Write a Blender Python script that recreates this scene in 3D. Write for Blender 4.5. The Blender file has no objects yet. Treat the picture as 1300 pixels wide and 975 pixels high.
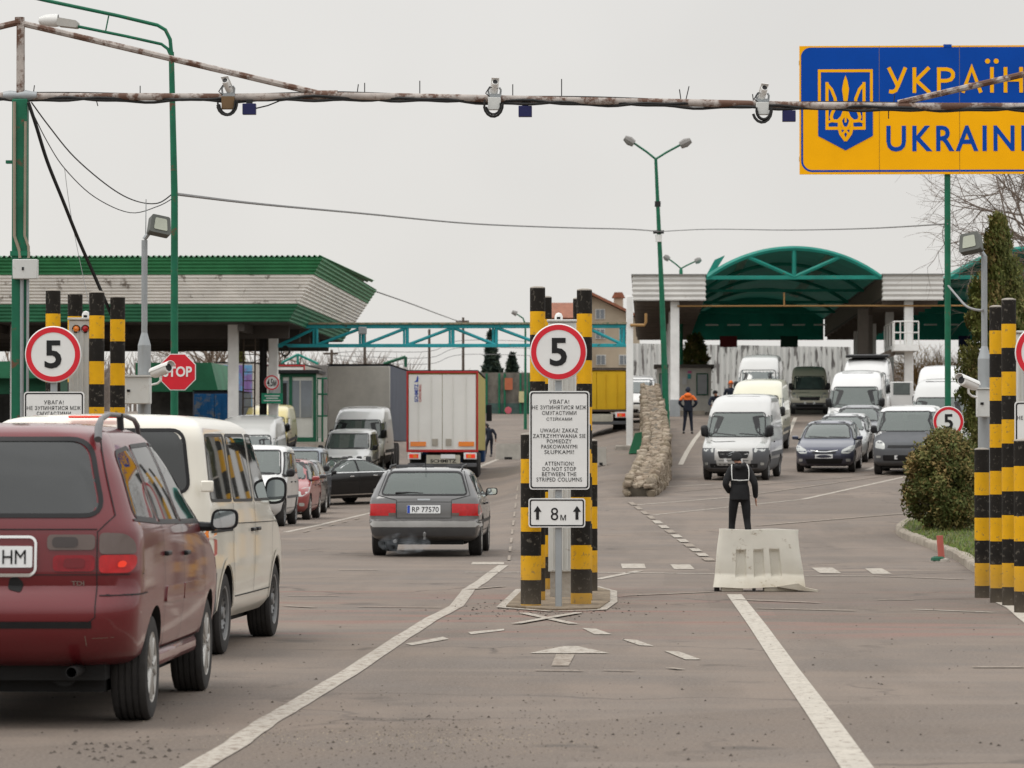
import bpy, bmesh, math, random
from mathutils import Vector, Matrix, Euler
from mathutils.bvhtree import BVHTree
from mathutils.geometry import delaunay_2d_cdt
R = math.radians
sc = bpy.context.scene
C = sc.collection
random.seed(7)
# ------------------------------------------------------------ camera
F = 4800.0; CX = 650.0; CY = 487.5; HOR = 576.0; VPX = 820.0; EYE = 1.615
cam = bpy.data.objects.new('camera', bpy.data.cameras.new('camera')); C.objects.link(cam)
cam.data.sensor_width = 36; cam.data.lens = F / 1300 * 36
cam.location = (0, 0, EYE)
PITCH = math.atan((HOR - CY) / F); YAW = math.atan((VPX - CX) / F)
RM = Matrix.Rotation(YAW, 3, 'Z') @ Matrix.Rotation(math.pi / 2 + PITCH, 3, 'X')
cam.rotation_euler = RM.to_euler()
cam.data.clip_start = 0.5; cam.data.clip_end = 6000
cam.data.dof.use_dof = True; cam.data.dof.focus_distance = 42; cam.data.dof.aperture_fstop = 7.1
sc.camera = cam
# ------------------------------------------------------------ sky and sun
SUN_EL, SUN_AZ = 64, 245      # azimuth clockwise from +Y
w = bpy.data.worlds.new('World'); sc.world = w; w.use_nodes = True
nt = w.node_tree; nt.nodes.clear()
N = nt.nodes.new
out = N('ShaderNodeOutputWorld'); bg = N('ShaderNodeBackground'); sky = N('ShaderNodeTexSky')
sky.sky_type = 'NISHITA'; sky.sun_disc = False; sky.sun_elevation = R(SUN_EL); sky.sun_rotation = R(SUN_AZ)
sky.air_density = 1.0; sky.dust_density = 4; sky.ozone_density = 1
tc = N('ShaderNodeTexCoord'); sx = N('ShaderNodeSeparateXYZ'); nt.links.new(tc.outputs['Generated'], sx.inputs[0])
ramp = N('ShaderNodeValToRGB'); cr = ramp.color_ramp
cr.elements[0].position = 0.0; cr.elements[0].color = (.415, .405, .385, 1)
cr.elements[1].position = 1.0; cr.elements[1].color = (.8, .8, .8, 1)
for p_, c_ in ((.12, (.425, .418, .405, 1)), (.3, (.62, .62, .61, 1)), (.55, (.74, .74, .74, 1))):
    e = cr.elements.new(p_); e.color = c_
nt.links.new(sx.outputs['Z'], ramp.inputs[0])
ns = N('ShaderNodeTexNoise'); ns.inputs['Scale'].default_value = 4.0; ns.inputs['Detail'].default_value = 4
nt.links.new(tc.outputs['Generated'], ns.inputs['Vector'])
mr = N('ShaderNodeMapRange'); mr.inputs[1].default_value = .3; mr.inputs[2].default_value = .7; mr.inputs[3].default_value = 17.4; mr.inputs[4].default_value = 20.9
nt.links.new(ns.outputs[0], mr.inputs[0])
ml = N('ShaderNodeVectorMath'); ml.operation = 'SCALE'
nt.links.new(ramp.outputs[0], ml.inputs[0]); nt.links.new(mr.outputs[0], ml.inputs['Scale'])
hs = N('ShaderNodeHueSaturation'); hs.inputs['Saturation'].default_value = .25
nt.links.new(sky.outputs[0], hs.inputs['Color'])
mx = N('ShaderNodeMix'); mx.data_type = 'RGBA'; mx.inputs[0].default_value = .94
nt.links.new(hs.outputs[0], mx.inputs[6]); nt.links.new(ml.outputs[0], mx.inputs[7])
nt.links.new(mx.outputs[2], bg.inputs[0]); bg.inputs[1].default_value = .1
nt.links.new(bg.outputs[0], out.inputs[0])
sun = bpy.data.objects.new('sun', bpy.data.lights.new('sun', 'SUN')); C.objects.link(sun)
sun.data.energy = 1.25; sun.data.angle = R(28); sun.data.color = (1, .96, .9)
az = R(SUN_AZ); sd = Vector((math.sin(az) * math.cos(R(SUN_EL)), math.cos(az) * math.cos(R(SUN_EL)), math.sin(R(SUN_EL))))
sun.rotation_euler = sd.to_track_quat('Z', 'Y').to_euler()
sc.view_settings.view_transform = 'Standard'; sc.view_settings.look = 'None'
sc.view_settings.exposure = 0.0; sc.view_settings.gamma = 1
sc.render.engine = 'CYCLES'

# ------------------------------------------------------------ terrain height
def lin(tab, t):
    if t <= tab[0][0]: return tab[0][1]
    for (a, va), (b, vb) in zip(tab, tab[1:]):
        if t <= b: return va + (vb - va) * (t - a) / (b - a)
    return tab[-1][1]
def sm(a, b, t):
    t = max(0, min(1, (t - a) / (b - a))); return t * t * (3 - 2 * t)
TF = [(118, 0), (135, .75), (165, 2.1), (200, 2.9), (300, 5.0), (420, 6)]
TL = [(119, 0), (134, .85), (150, 1.1), (195, 1.5), (240, 2.9), (300, 4.8), (420, 6)]
TR = [(66, 0), (112, 1.02), (145, 2.35), (170, 3.3), (193, 3.8), (300, 6.2), (420, 7)]
def sl(tab, y):
    return (lin(tab, y - 4) + lin(tab, y - 2) + lin(tab, y) + lin(tab, y + 2) + lin(tab, y + 4)) / 5
def H(x, y):
    a = sl(TL, y); f_ = sl(TF, y); r = sl(TR, y)
    a = f_ + (a - f_) * sm(-15, -11.5, x)
    return a + (r - a) * sm(-6, -.5, x)
def ray(px, py):
    return RM @ Vector(((px - CX) / F, (CY - py) / F, -1))
def P(px, py, D):
    d = ray(px, py); k = D / d.y
    return Vector((d.x * k, D, EYE + d.z * k))
def G(px, D, dz=0.0):
    x = P(px, HOR, D).x
    return Vector((x, D, H(x, D) + dz))
def gp(px, py):                     # the ground point seen at a pixel
    lo = 12.0; d = ray(px, py)
    t = lo
    while t < 900:
        p = Vector((0, 0, EYE)) + d * (t / d.y)
        if p.z <= H(p.x, p.y): break
        t += .5 if t < 120 else 1
    a, b = t - 1.2, t
    for _ in range(24):
        m = (a + b) / 2; p = Vector((0, 0, EYE)) + d * (m / d.y)
        if p.z <= H(p.x, p.y): b = m
        else: a = m
    return Vector((p.x, p.y, H(p.x, p.y)))

# ------------------------------------------------------------ materials
def lk(nt, a, b): nt.links.new(a, b)
def mat(name, col, rough=.6, metal=0., var=.12, scale=3., bump=0., bscale=40., coat=0., spec=.28, dirt=0., dirtcol=(.16, .14, .12), dz=(.15, .8), rust=0., rustcol=(.13, .06, .035), rscale=6., emit=0.):
    m = bpy.data.materials.new(name); m.use_nodes = True
    nt = m.node_tree; b = nt.nodes['Principled BSDF']
    b.inputs['Roughness'].default_value = rough; b.inputs['Metallic'].default_value = metal
    b.inputs['Coat Weight'].default_value = coat; b.inputs['Coat Roughness'].default_value = .06
    b.inputs['Specular IOR Level'].default_value = spec
    tc = nt.nodes.new('ShaderNodeTexCoord')
    n = nt.nodes.new('ShaderNodeTexNoise'); n.inputs['Scale'].default_value = scale; n.inputs['Detail'].default_value = 6; n.inputs['Roughness'].default_value = .6
    lk(nt, tc.outputs['Object'], n.inputs['Vector'])
    r = nt.nodes.new('ShaderNodeMapRange'); r.inputs[1].default_value = .25; r.inputs[2].default_value = .75
    r.inputs[3].default_value = 1 - var; r.inputs[4].default_value = 1 + var
    lk(nt, n.outputs[0], r.inputs[0])
    v = nt.nodes.new('ShaderNodeVectorMath'); v.operation = 'SCALE'; v.inputs[0].default_value = col[:3]
    lk(nt, r.outputs[0], v.inputs['Scale']); last = v.outputs[0]
    if rust:
        n2 = nt.nodes.new('ShaderNodeTexNoise'); n2.inputs['Scale'].default_value = rscale; n2.inputs['Detail'].default_value = 8; n2.inputs['Roughness'].default_value = .7
        lk(nt, tc.outputs['Object'], n2.inputs['Vector'])
        r2 = nt.nodes.new('ShaderNodeMapRange'); r2.inputs[1].default_value = .62 - rust * .3; r2.inputs[2].default_value = .7 - rust * .3
        lk(nt, n2.outputs[0], r2.inputs[0])
        x = nt.nodes.new('ShaderNodeMix'); x.data_type = 'RGBA'; x.inputs[7].default_value = (*rustcol, 1)
        lk(nt, r2.outputs[0], x.inputs[0]); lk(nt, last, x.inputs[6]); last = x.outputs[2]
    if dirt:
        s = nt.nodes.new('ShaderNodeSeparateXYZ'); lk(nt, tc.outputs['Object'], s.inputs[0])
        n3 = nt.nodes.new('ShaderNodeTexNoise'); n3.inputs['Scale'].default_value = 2.5; n3.inputs['Detail'].default_value = 8
        lk(nt, tc.outputs['Object'], n3.inputs['Vector'])
        r3 = nt.nodes.new('ShaderNodeMapRange'); r3.inputs[1].default_value = dz[1]; r3.inputs[2].default_value = dz[0]; r3.inputs[3].default_value = 0.06; r3.inputs[4].default_value = dirt * 1.6
        lk(nt, s.outputs['Z'], r3.inputs[0])
        mm = nt.nodes.new('ShaderNodeMath'); mm.operation = 'MULTIPLY'; lk(nt, r3.outputs[0], mm.inputs[0]); lk(nt, n3.outputs[0], mm.inputs[1])
        x = nt.nodes.new('ShaderNodeMix'); x.data_type = 'RGBA'; x.inputs[7].default_value = (*dirtcol, 1)
        lk(nt, mm.outputs[0], x.inputs[0]); lk(nt, last, x.inputs[6]); last = x.outputs[2]
        ra = nt.nodes.new('ShaderNodeMath'); ra.operation = 'MULTIPLY_ADD'; ra.inputs[1].default_value = .7; ra.inputs[2].default_value = rough; ra.use_clamp = True
        lk(nt, mm.outputs[0], ra.inputs[0]); lk(nt, ra.outputs[0], b.inputs['Roughness'])
        cm = nt.nodes.new('ShaderNodeMath'); cm.operation = 'MULTIPLY_ADD'; cm.inputs[1].default_value = -1.6 * coat; cm.inputs[2].default_value = coat; cm.use_clamp = True
        lk(nt, mm.outputs[0], cm.inputs[0]); lk(nt, cm.outputs[0], b.inputs['Coat Weight'])
    lk(nt, last, b.inputs['Base Color'])
    if bump:
        nb = nt.nodes.new('ShaderNodeTexNoise'); nb.inputs['Scale'].default_value = bscale; nb.inputs['Detail'].default_value = 5
        lk(nt, tc.outputs['Object'], nb.inputs['Vector'])
        bp = nt.nodes.new('ShaderNodeBump'); bp.inputs['Strength'].default_value = bump; bp.inputs['Distance'].default_value = .02
        lk(nt, nb.outputs[0], bp.inputs['Height']); lk(nt, bp.outputs[0], b.inputs['Normal'])
    if emit:
        b.inputs['Emission Strength'].default_value = emit; b.inputs['Emission Color'].default_value = (*col[:3], 1)
    return m
def glassmat(name, tint, base, opaq=.35, rough=.03):
    m = bpy.data.materials.new(name); m.use_nodes = True; nt = m.node_tree; nt.nodes.clear()
    o = nt.nodes.new('ShaderNodeOutputMaterial'); t = nt.nodes.new('ShaderNodeBsdfTransparent'); t.inputs[0].default_value = (*tint, 1)
    d = nt.nodes.new('ShaderNodeBsdfDiffuse'); d.inputs[0].default_value = (*base, 1)
    m1 = nt.nodes.new('ShaderNodeMixShader'); m1.inputs[0].default_value = opaq
    g = nt.nodes.new('ShaderNodeBsdfGlossy'); g.inputs['Roughness'].default_value = rough
    fr = nt.nodes.new('ShaderNodeFresnel'); fr.inputs[0].default_value = 1.75
    m2 = nt.nodes.new('ShaderNodeMixShader')
    lk(nt, t.outputs[0], m1.inputs[1]); lk(nt, d.outputs[0], m1.inputs[2]); lk(nt, fr.outputs[0], m2.inputs[0])
    lk(nt, m1.outputs[0], m2.inputs[1]); lk(nt, g.outputs[0], m2.inputs[2]); lk(nt, m2.outputs[0], o.inputs[0])
    return m
M = {}
M['rubber'] = mat('tyre_rubber', (.035, .033, .032), .85, var=.25, scale=12, bump=.2)
M['rim'] = mat('alloy', (.42, .41, .39), .38, .75, var=.15)
M['steel_rim'] = mat('steel_rim', (.2, .2, .2), .5, .4, var=.2)
M['trim'] = mat('black_trim', (.013, .013, .014), .5, var=.2)
M['dark'] = mat('dark_inside', (.018, .018, .018), .8)
M['interior'] = mat('interior_cloth', (.05, .05, .052), .9)
M['greyplastic'] = mat('grey_plastic', (.085, .09, .098), .55, var=.1, dirt=.3)
M['glass'] = glassmat('car_glass', (.50, .60, .55), (.15, .18, .165), .55)
M['glass_dark'] = glassmat('tinted_glass', (.14, .16, .155), (.028, .031, .031), .82)
M['glass_mid'] = glassmat('green_glass', (.5, .62, .56), (.05, .07, .065), .3)
M['chrome'] = mat('chrome', (.75, .75, .74), .15, 1, var=.03)
M['lamp'] = mat('lamp_glass', (.46, .47, .45), .2, .35, coat=.5)
M['redlamp'] = mat('red_lamp', (.42, .008, .01), .2, coat=.35, var=.2, scale=20)
M['redlit'] = mat('lit_red_lamp', (.9, .05, .02), .2, emit=.12)
M['orangelit'] = mat('lit_orange_lamp', (1, .18, .04), .2, emit=.9)
M['smokelamp'] = mat('smoked_lamp', (.115, .085, .075), .15, coat=.4)
M['orange'] = mat('orange_lamp', (.8, .22, .02), .2, coat=1)
M['plate'] = mat('plate_white', (.72, .73, .73), .4, var=.05)
M['plateblue'] = mat('plate_blue', (.02, .06, .35), .4)
M['ink'] = mat('black_ink', (.012, .012, .013), .5, var=.05)
M['mirror'] = mat('mirror_face', (.7, .78, .78), .03, 1, var=.0)
M['pblack'] = mat('pillar_black', (.012, .011, .010), .6, spec=.12, var=.3, scale=8, rust=.17, rustcol=(.10, .09, .075), rscale=22, dirt=.5, dirtcol=(.2, .165, .125), dz=(0, .5))
M['pyellow'] = mat('pillar_yellow', (.72, .38, .006), .5, spec=.15, var=.1, scale=5, rust=.16, rustcol=(.30, .19, .06), rscale=18, dirt=.6, dirtcol=(.2, .165, .125), dz=(0, .6))
M['concrete'] = mat('concrete', (.34, .31, .27), .9, var=.25, scale=4, bump=.5, bscale=30)
M['kerb'] = mat('kerb_concrete', (.27, .235, .19), .9, var=.3, scale=3, bump=.5, bscale=20)
M['signwhite'] = mat('sign_white', (.74, .745, .73), .4, var=.05, scale=4)
M['signred'] = mat('sign_red', (.62, .02, .035), .4, var=.08)
M['galv'] = mat('galvanised_grey', (.33, .35, .36), .5, .4, var=.12)
M['cabinet'] = mat('cabinet_paint', (.58, .59, .57), .5, var=.08, rust=.05, rustcol=(.35, .32, .28))
M['greenpole'] = mat('green_pole_paint', (.008, .125, .065), .5, var=.25, scale=4, rust=.1)
M['tealpaint'] = mat('teal_paint', (.012, .215, .17), .5, var=.25, scale=1.5, rust=.07)
M['turquoise'] = mat('turquoise_paint', (.02, .30, .34), .5, var=.2, scale=2, rust=.12, rustcol=(.05, .10, .09))
M['rustpipe'] = mat('rusty_pipe', (.40, .36, .33), .7, .1, var=.3, scale=5, rust=.48, rustcol=(.12, .065, .045), rscale=3.5)
M['cable'] = mat('black_cable', (.02, .02, .02), .6)
M['greycable'] = mat('grey_cable', (.2, .2, .2), .6)
M['camwhite'] = mat('camera_white', (.78, .78, .76), .4, var=.05)
M['wood_pole'] = mat('wood_pole', (.09, .07, .055), .9)
M['white_metal'] = mat('white_panel', (.72, .71, .68), .55, var=.1, scale=2, rust=.06, rustcol=(.4, .36, .3))

# ------------------------------------------------------------ mesh builder
class MB:
    def __init__(s): s.v = []; s.f = []; s.m = []; s.sm = []
    def add(s, vs, fs, mi=0, smooth=False):
        o = len(s.v); s.v += [Vector(v) for v in vs]
        for f in fs: s.f.append([i + o for i in f]); s.m.append(mi); s.sm.append(smooth)
        return s
    def box(s, c, d, rot=None, mi=0):
        c = Vector(c); dx, dy, dz = [k / 2 for k in d]
        vs = [Vector((x, y, z)) for x in (-dx, dx) for y in (-dy, dy) for z in (-dz, dz)]
        if rot is not None:
            rm = rot if isinstance(rot, Matrix) else Euler(rot).to_matrix()
            vs = [rm @ v for v in vs]
        vs = [v + c for v in vs]
        return s.add(vs, [(0, 1, 3, 2), (4, 6, 7, 5), (0, 4, 5, 1), (2, 3, 7, 6), (0, 2, 6, 4), (1, 5, 7, 3)], mi)
    def b2(s, lo, hi, mi=0):
        lo, hi = Vector(lo), Vector(hi); return s.box((lo + hi) / 2, hi - lo, None, mi)
    def cyl(s, a, b, r0, r1=None, n=16, mi=0, cap=True, smooth=True):
        a, b = Vector(a), Vector(b); r1 = r0 if r1 is None else r1
        z = (b - a).normalized(); x = z.orthogonal().normalized(); y = z.cross(x)
        vs = []
        for p, r in ((a, r0), (b, r1)):
            for i in range(n):
                t = 2 * math.pi * i / n; vs.append(p + (x * math.cos(t) + y * math.sin(t)) * r)
        s.add(vs, [(i, (i + 1) % n, n + (i + 1) % n, n + i) for i in range(n)], mi, smooth)
        if cap: s.add(vs[:n], [tuple(range(n))[::-1]], mi); s.add(vs[n:], [tuple(range(n))], mi)
        return s
    def tube(s, pts, r, n=8, mi=0, cap=True):
        pts = [Vector(p) for p in pts]; m = len(pts)
        rs = r if isinstance(r, (list, tuple)) else [r] * m
        t0 = (pts[1] - pts[0]).normalized(); x = t0.orthogonal().normalized(); vs = []
        for i, p in enumerate(pts):
            t = (pts[min(i + 1, m - 1)] - pts[max(i - 1, 0)]).normalized()
            x = (x - t * x.dot(t)).normalized(); y = t.cross(x)
            for k in range(n):
                a = 2 * math.pi * k / n; vs.append(p + (x * math.cos(a) + y * math.sin(a)) * rs[i])
        fs = [(i * n + k, i * n + (k + 1) % n, (i + 1) * n + (k + 1) % n, (i + 1) * n + k) for i in range(m - 1) for k in range(n)]
        s.add(vs, fs, mi, True)
        if cap: s.add(vs[:n], [tuple(range(n))[::-1]], mi); s.add(vs[-n:], [tuple(range(n))], mi)
        return s
    def lathe(s, prof, n=32, axis='z', c=(0, 0, 0), mi=0, smooth=True):
        c = Vector(c); vs = []
        for r, h in prof:
            for i in range(n):
                a = 2 * math.pi * i / n; u, v = r * math.cos(a), r * math.sin(a)
                vs.append(c + (Vector((u, v, h)) if axis == 'z' else Vector((h, u, v)) if axis == 'x' else Vector((u, h, v))))
        fs = [(j * n + i, j * n + (i + 1) % n, (j + 1) * n + (i + 1) % n, (j + 1) * n + i) for j in range(len(prof) - 1) for i in range(n)]
        return s.add(vs, fs, mi, smooth)
    def prism(s, poly, a, b, plane='xz', mi=0, cap=True):   # polygon in a plane, extruded a..b on the third axis
        def mk(p, h): return Vector((p[0], h, p[1])) if plane == 'xz' else Vector((h, p[0], p[1])) if plane == 'yz' else Vector((p[0], p[1], h))
        n = len(poly); vs = [mk(p, a) for p in poly] + [mk(p, b) for p in poly]
        s.add(vs, [(i, (i + 1) % n, n + (i + 1) % n, n + i) for i in range(n)], mi)
        if cap: s.add(vs[:n], [tuple(range(n))[::-1]], mi); s.add(vs[n:], [tuple(range(n))], mi)
        return s
    def xf(s, mtx, start=0):
        s.v = s.v[:start] + [mtx @ v for v in s.v[start:]]; return s
    def mesh(s, name, mats, off=(0, 0, 0), ang=35):
        me = bpy.data.meshes.new(name); off = Vector(off)
        me.from_pydata([v - off for v in s.v], [], s.f)
        for mt in mats: me.materials.append(mt)
        me.polygons.foreach_set('material_index', s.m); me.polygons.foreach_set('use_smooth', s.sm)
        bm = bmesh.new(); bm.from_mesh(me); bmesh.ops.recalc_face_normals(bm, faces=bm.faces); bm.to_mesh(me); bm.free()
        try: me.set_sharp_from_angle(angle=R(ang))
        except Exception: pass
        me.update(); return me
def addmods(o, bev=0, seg=2, sub=0):
    if bev:
        b = o.modifiers.new('bevel', 'BEVEL'); b.width = bev; b.segments = seg; b.limit_method = 'ANGLE'; b.angle_limit = R(40)
        for p in o.data.polygons: p.use_smooth = True
        try: o.data.set_sharp_from_angle(angle=R(35))
        except Exception: pass
        b.harden_normals = False
    return o
def part(name, mb, m, parent=None, off=None, bev=0, label=None, ang=35, seg=2):
    ms = m if isinstance(m, (list, tuple)) else [m]
    if off is None:
        off = Vector((0, 0, 0)); q = parent
        while q is not None:
            if q.get('world'): off += q.location
            q = q.parent
    me = mb if isinstance(mb, bpy.types.Mesh) else mb.mesh(name, ms, off, ang)
    o = bpy.data.objects.new(name, me); C.objects.link(o)
    if parent is not None: o.parent = parent
    if label: o['label'] = label
    if bev: addmods(o, bev, seg)
    return o
def thing(name, label, cat, loc=(0, 0, 0), group=None, rz=0, world=True):
    o = bpy.data.objects.new(name, None); C.objects.link(o); o.location = loc; o.rotation_euler = (0, 0, rz)
    o['label'] = label; o['category'] = cat
    if group: o['group'] = group
    if world: o['world'] = 1
    o.empty_display_size = .2
    return o
def single(name, label, cat, mb, m, loc=(0, 0, 0), group=None, bev=0, kind=None, ang=35):
    o = part(name, mb, m, None, off=Vector(loc), bev=bev, ang=ang); o.location = loc
    if kind: o['kind'] = kind
    if label: o['label'] = label
    if cat: o['category'] = cat
    if group: o['group'] = group
    return o
def structure(name, mb, m, ang=35):
    o = part(name, mb, m, None, off=Vector((0, 0, 0)), ang=ang); o['kind'] = 'structure'; return o
def copy_tree(o, parent=None):
    c = o.copy(); C.objects.link(c)
    c.parent = parent
    for ch in [k for k in bpy.data.objects if k.parent == o]: copy_tree(ch, c)
    return c
def rr(x0, z0, x1, z1, r, n=5):
    pts = []
    for cx, cz, a0 in ((x1 - r, z1 - r, 0), (x0 + r, z1 - r, 90), (x0 + r, z0 + r, 180), (x1 - r, z0 + r, 270)):
        for i in range(n + 1):
            a = R(a0 + 90 * i / n); pts.append((cx + r * math.cos(a), cz + r * math.sin(a)))
    return pts
def rnd(poly, r, n=4):                       # round the corners of a polygon
    outp = []; m = len(poly)
    for i in range(m):
        p0, p, p1 = Vector(poly[i - 1]), Vector(poly[i]), Vector(poly[(i + 1) % m])
        a, b = p0 - p, p1 - p; k = min(r, a.length * .45, b.length * .45)
        s_, e_ = p + a.normalized() * k, p + b.normalized() * k
        for j in range(n + 1):
            t = j / n; q = s_ * (1 - t) ** 2 + p * 2 * t * (1 - t) + e_ * t * t; outp.append((q.x, q.y))
    return outp
def text_mb(s, w, h, cx, cz, y, th=.004, bold=.0, mi=0, spacing=1.0):
    """text fitted in a w x h box centred at (cx, cz) in the xz plane, facing -y"""
    cu = bpy.data.curves.new('t', 'FONT'); cu.body = s; cu.extrude = .01; cu.offset = bold; cu.space_character = spacing; cu.resolution_u = 3
    o = bpy.data.objects.new('t', cu); C.objects.link(o)
    dg = bpy.context.evaluated_depsgraph_get(); me = bpy.data.meshes.new_from_object(o.evaluated_get(dg))
    bpy.data.objects.remove(o); 
    xs = [v.co.x for v in me.vertices]; ys = [v.co.y for v in me.vertices]
    mb = MB()
    if xs:
        x0, x1, y0, y1 = min(xs), max(xs), min(ys), max(ys); kx = w / (x1 - x0); ky = h / (y1 - y0) if h else kx
        mb.add([Vector((cx + (v.co.x - (x0 + x1) / 2) * kx, y - (v.co.z) * th / .01, cz + (v.co.y - (y0 + y1) / 2) * ky)) for v in me.vertices],
               [tuple(p.vertices) for p in me.polygons], mi)
    bpy.data.meshes.remove(me)
    return mb
def merge(*mbs):
    r = MB()
    for m_ in mbs:
        o = len(r.v); r.v += m_.v; r.f += [[i + o for i in f] for f in m_.f]; r.m += m_.m; r.sm += m_.sm
    return r
# ------------------------------------------------------------ ground sheet
def asphalt():
    m = bpy.data.materials.new('asphalt'); m.use_nodes = True; nt = m.node_tree; b = nt.nodes['Principled BSDF']
    tc = nt.nodes.new('ShaderNodeTexCoord'); O = tc.outputs['Object']
    def noise(sc_, det=5, rough=.6, vec=O):
        n = nt.nodes.new('ShaderNodeTexNoise'); n.inputs['Scale'].default_value = sc_; n.inputs['Detail'].default_value = det; n.inputs['Roughness'].default_value = rough
        lk(nt, vec, n.inputs['Vector']); return n.outputs[0]
    def mr(i, a, b_, c=0, d=1):
        n = nt.nodes.new('ShaderNodeMapRange'); n.inputs[1].default_value = a; n.inputs[2].default_value = b_; n.inputs[3].default_value = c; n.inputs[4].default_value = d
        lk(nt, i, n.inputs[0]); return n.outputs[0]
    def mixc(f, a, b_):
        n = nt.nodes.new('ShaderNodeMix'); n.data_type = 'RGBA'; lk(nt, f, n.inputs[0])
        for s_, i in ((a, 6), (b_, 7)):
            if isinstance(s_, tuple): n.inputs[i].default_value = (*s_, 1)
            else: lk(nt, s_, n.inputs[i])
        return n.outputs[2]
    def mth(op, a, b_):
        n = nt.nodes.new('ShaderNodeMath'); n.operation = op
        for s_, i in ((a, 0), (b_, 1)):
            if isinstance(s_, (int, float)): n.inputs[i].default_value = s_
            else: lk(nt, s_, n.inputs[i])
        return n.outputs[0]
    mp = nt.nodes.new('ShaderNodeMapping'); mp.inputs['Scale'].default_value = (1, .12, 1); lk(nt, O, mp.inputs[0])
    mp2 = nt.nodes.new('ShaderNodeMapping'); mp2.inputs['Scale'].default_value = (.35, 1.6, 1); lk(nt, O, mp2.inputs[0])
    c = mixc(mr(noise(.3, 9, .72), .40, .60), (.106, .087, .074), (.178, .140, .113))
    c = mixc(mth('MULTIPLY', mr(noise(.9, 5, .6, mp.outputs[0]), .48, .66), .75), c, (.088, .071, .059))     # worn tracks
    c = mixc(mth('MULTIPLY', mr(noise(.55, 7, .65, mp2.outputs[0]), .5, .62), .45), c, (.20, .158, .125))     # dusty swathes
    # reddish worn crossing band and stains
    sep = nt.nodes.new('ShaderNodeSeparateXYZ'); lk(nt, O, sep.inputs[0])
    yb = mth('MULTIPLY', mr(sep.outputs['Y'], 32.5, 34), mr(sep.outputs['Y'], 47.5, 44))
    rn = mth('MULTIPLY', mr(noise(.8, 5, .7, mp2.outputs[0]), .5, .6), yb)
    c = mixc(mth('MULTIPLY', rn, .85), c, (.19, .095, .075))
    # repair patches (sharp edges), darker
    vo = nt.nodes.new('ShaderNodeTexVoronoi'); vo.inputs['Scale'].default_value = .13; vo.distance = 'CHEBYCHEV'; vo.inputs['Randomness'].default_value = .8; lk(nt, O, vo.inputs['Vector'])
    sc3 = nt.nodes.new('ShaderNodeSeparateXYZ'); lk(nt, vo.outputs['Color'], sc3.inputs[0])
    c = mixc(mth('MULTIPLY', mth('GREATER_THAN', sc3.outputs[0], .72), .42), c, (.088, .068, .054))
    # aggregate speckle
    sp = noise(42, 5, .85); c = mixc(mr(sp, .45, .60, 0, .6), c, (.25, .205, .165)); sp2 = noise(38, 3, .8)
    c = mixc(mr(sp2, .6, .68, 0, .55), c, (.05, .045, .043))
    # oil stains along the queue lanes
    st = mth('MULTIPLY', mr(noise(.75, 4, .55), .64, .72), mr(sep.outputs['Y'], 90, 30, 0, .6)); c = mixc(st, c, (.055, .048, .043))
    # cracks
    dv = nt.nodes.new('ShaderNodeTexVoronoi'); dv.feature = 'DISTANCE_TO_EDGE'; dv.inputs['Scale'].default_value = .33
    wv = nt.nodes.new('ShaderNodeMix'); wv.data_type = 'VECTOR'; wv.inputs[0].default_value = .12; lk(nt, O, wv.inputs[4])
    nn = nt.nodes.new('ShaderNodeTexNoise'); nn.inputs['Scale'].default_value = 1.2; nn.inputs['Detail'].default_value = 7; lk(nt, O, nn.inputs['Vector'])
    lk(nt, nn.outputs['Color'], wv.inputs[5])
    sv = nt.nodes.new('ShaderNodeVectorMath'); sv.operation = 'MULTIPLY_ADD'; sv.inputs[1].default_value = (1.6, 1.6, 0); lk(nt, nn.outputs['Color'], sv.inputs[0]); lk(nt, O, sv.inputs[2])
    lk(nt, sv.outputs[0], dv.inputs['Vector'])
    cr_ = mth('MULTIPLY', mr(dv.outputs['Distance'], .022, .006), mr(noise(.15, 3), .5, .58))
    c = mixc(mth('MULTIPLY', cr_, .5), c, (.035, .03, .028))
    lk(nt, c, b.inputs['Base Color'])
    lk(nt, mr(noise(.6, 5), .3, .7, .72, .92), b.inputs['Roughness']); b.inputs['Specular IOR Level'].default_value = .35
    bp = nt.nodes.new('ShaderNodeBump'); bp.inputs['Strength'].default_value = .55; bp.inputs['Distance'].default_value = .01
    lk(nt, mth('ADD', sp, mth('MULTIPLY', cr_, -.8)), bp.inputs['Height']); lk(nt, bp.outputs[0], b.inputs['Normal'])
    return m
M['asphalt'] = asphalt()
def frange(a, b, s):
    o = []; x = a
    while x < b - 1e-6: o.append(x); x += s
    return o + [b]
xs = [-3000, -1200, -500, -250, -120, -90] + frange(-60, 60, 1) + [90, 120, 250, 500, 1200, 3000]
ys = [-200, -60, -20, 0] + frange(5, 320, 1) + [345, 370, 400, 430, 500, 700, 1200, 2500, 5000]
mb = MB(); nx = len(xs)
mb.add([Vector((x, y, H(x, y))) for y in ys for x in xs], [(j * nx + i, j * nx + i + 1, (j + 1) * nx + i + 1, (j + 1) * nx + i) for j in range(len(ys) - 1) for i in range(nx - 1)], 0, True)
ground = structure('ground', mb, M['asphalt'], 80)

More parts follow.
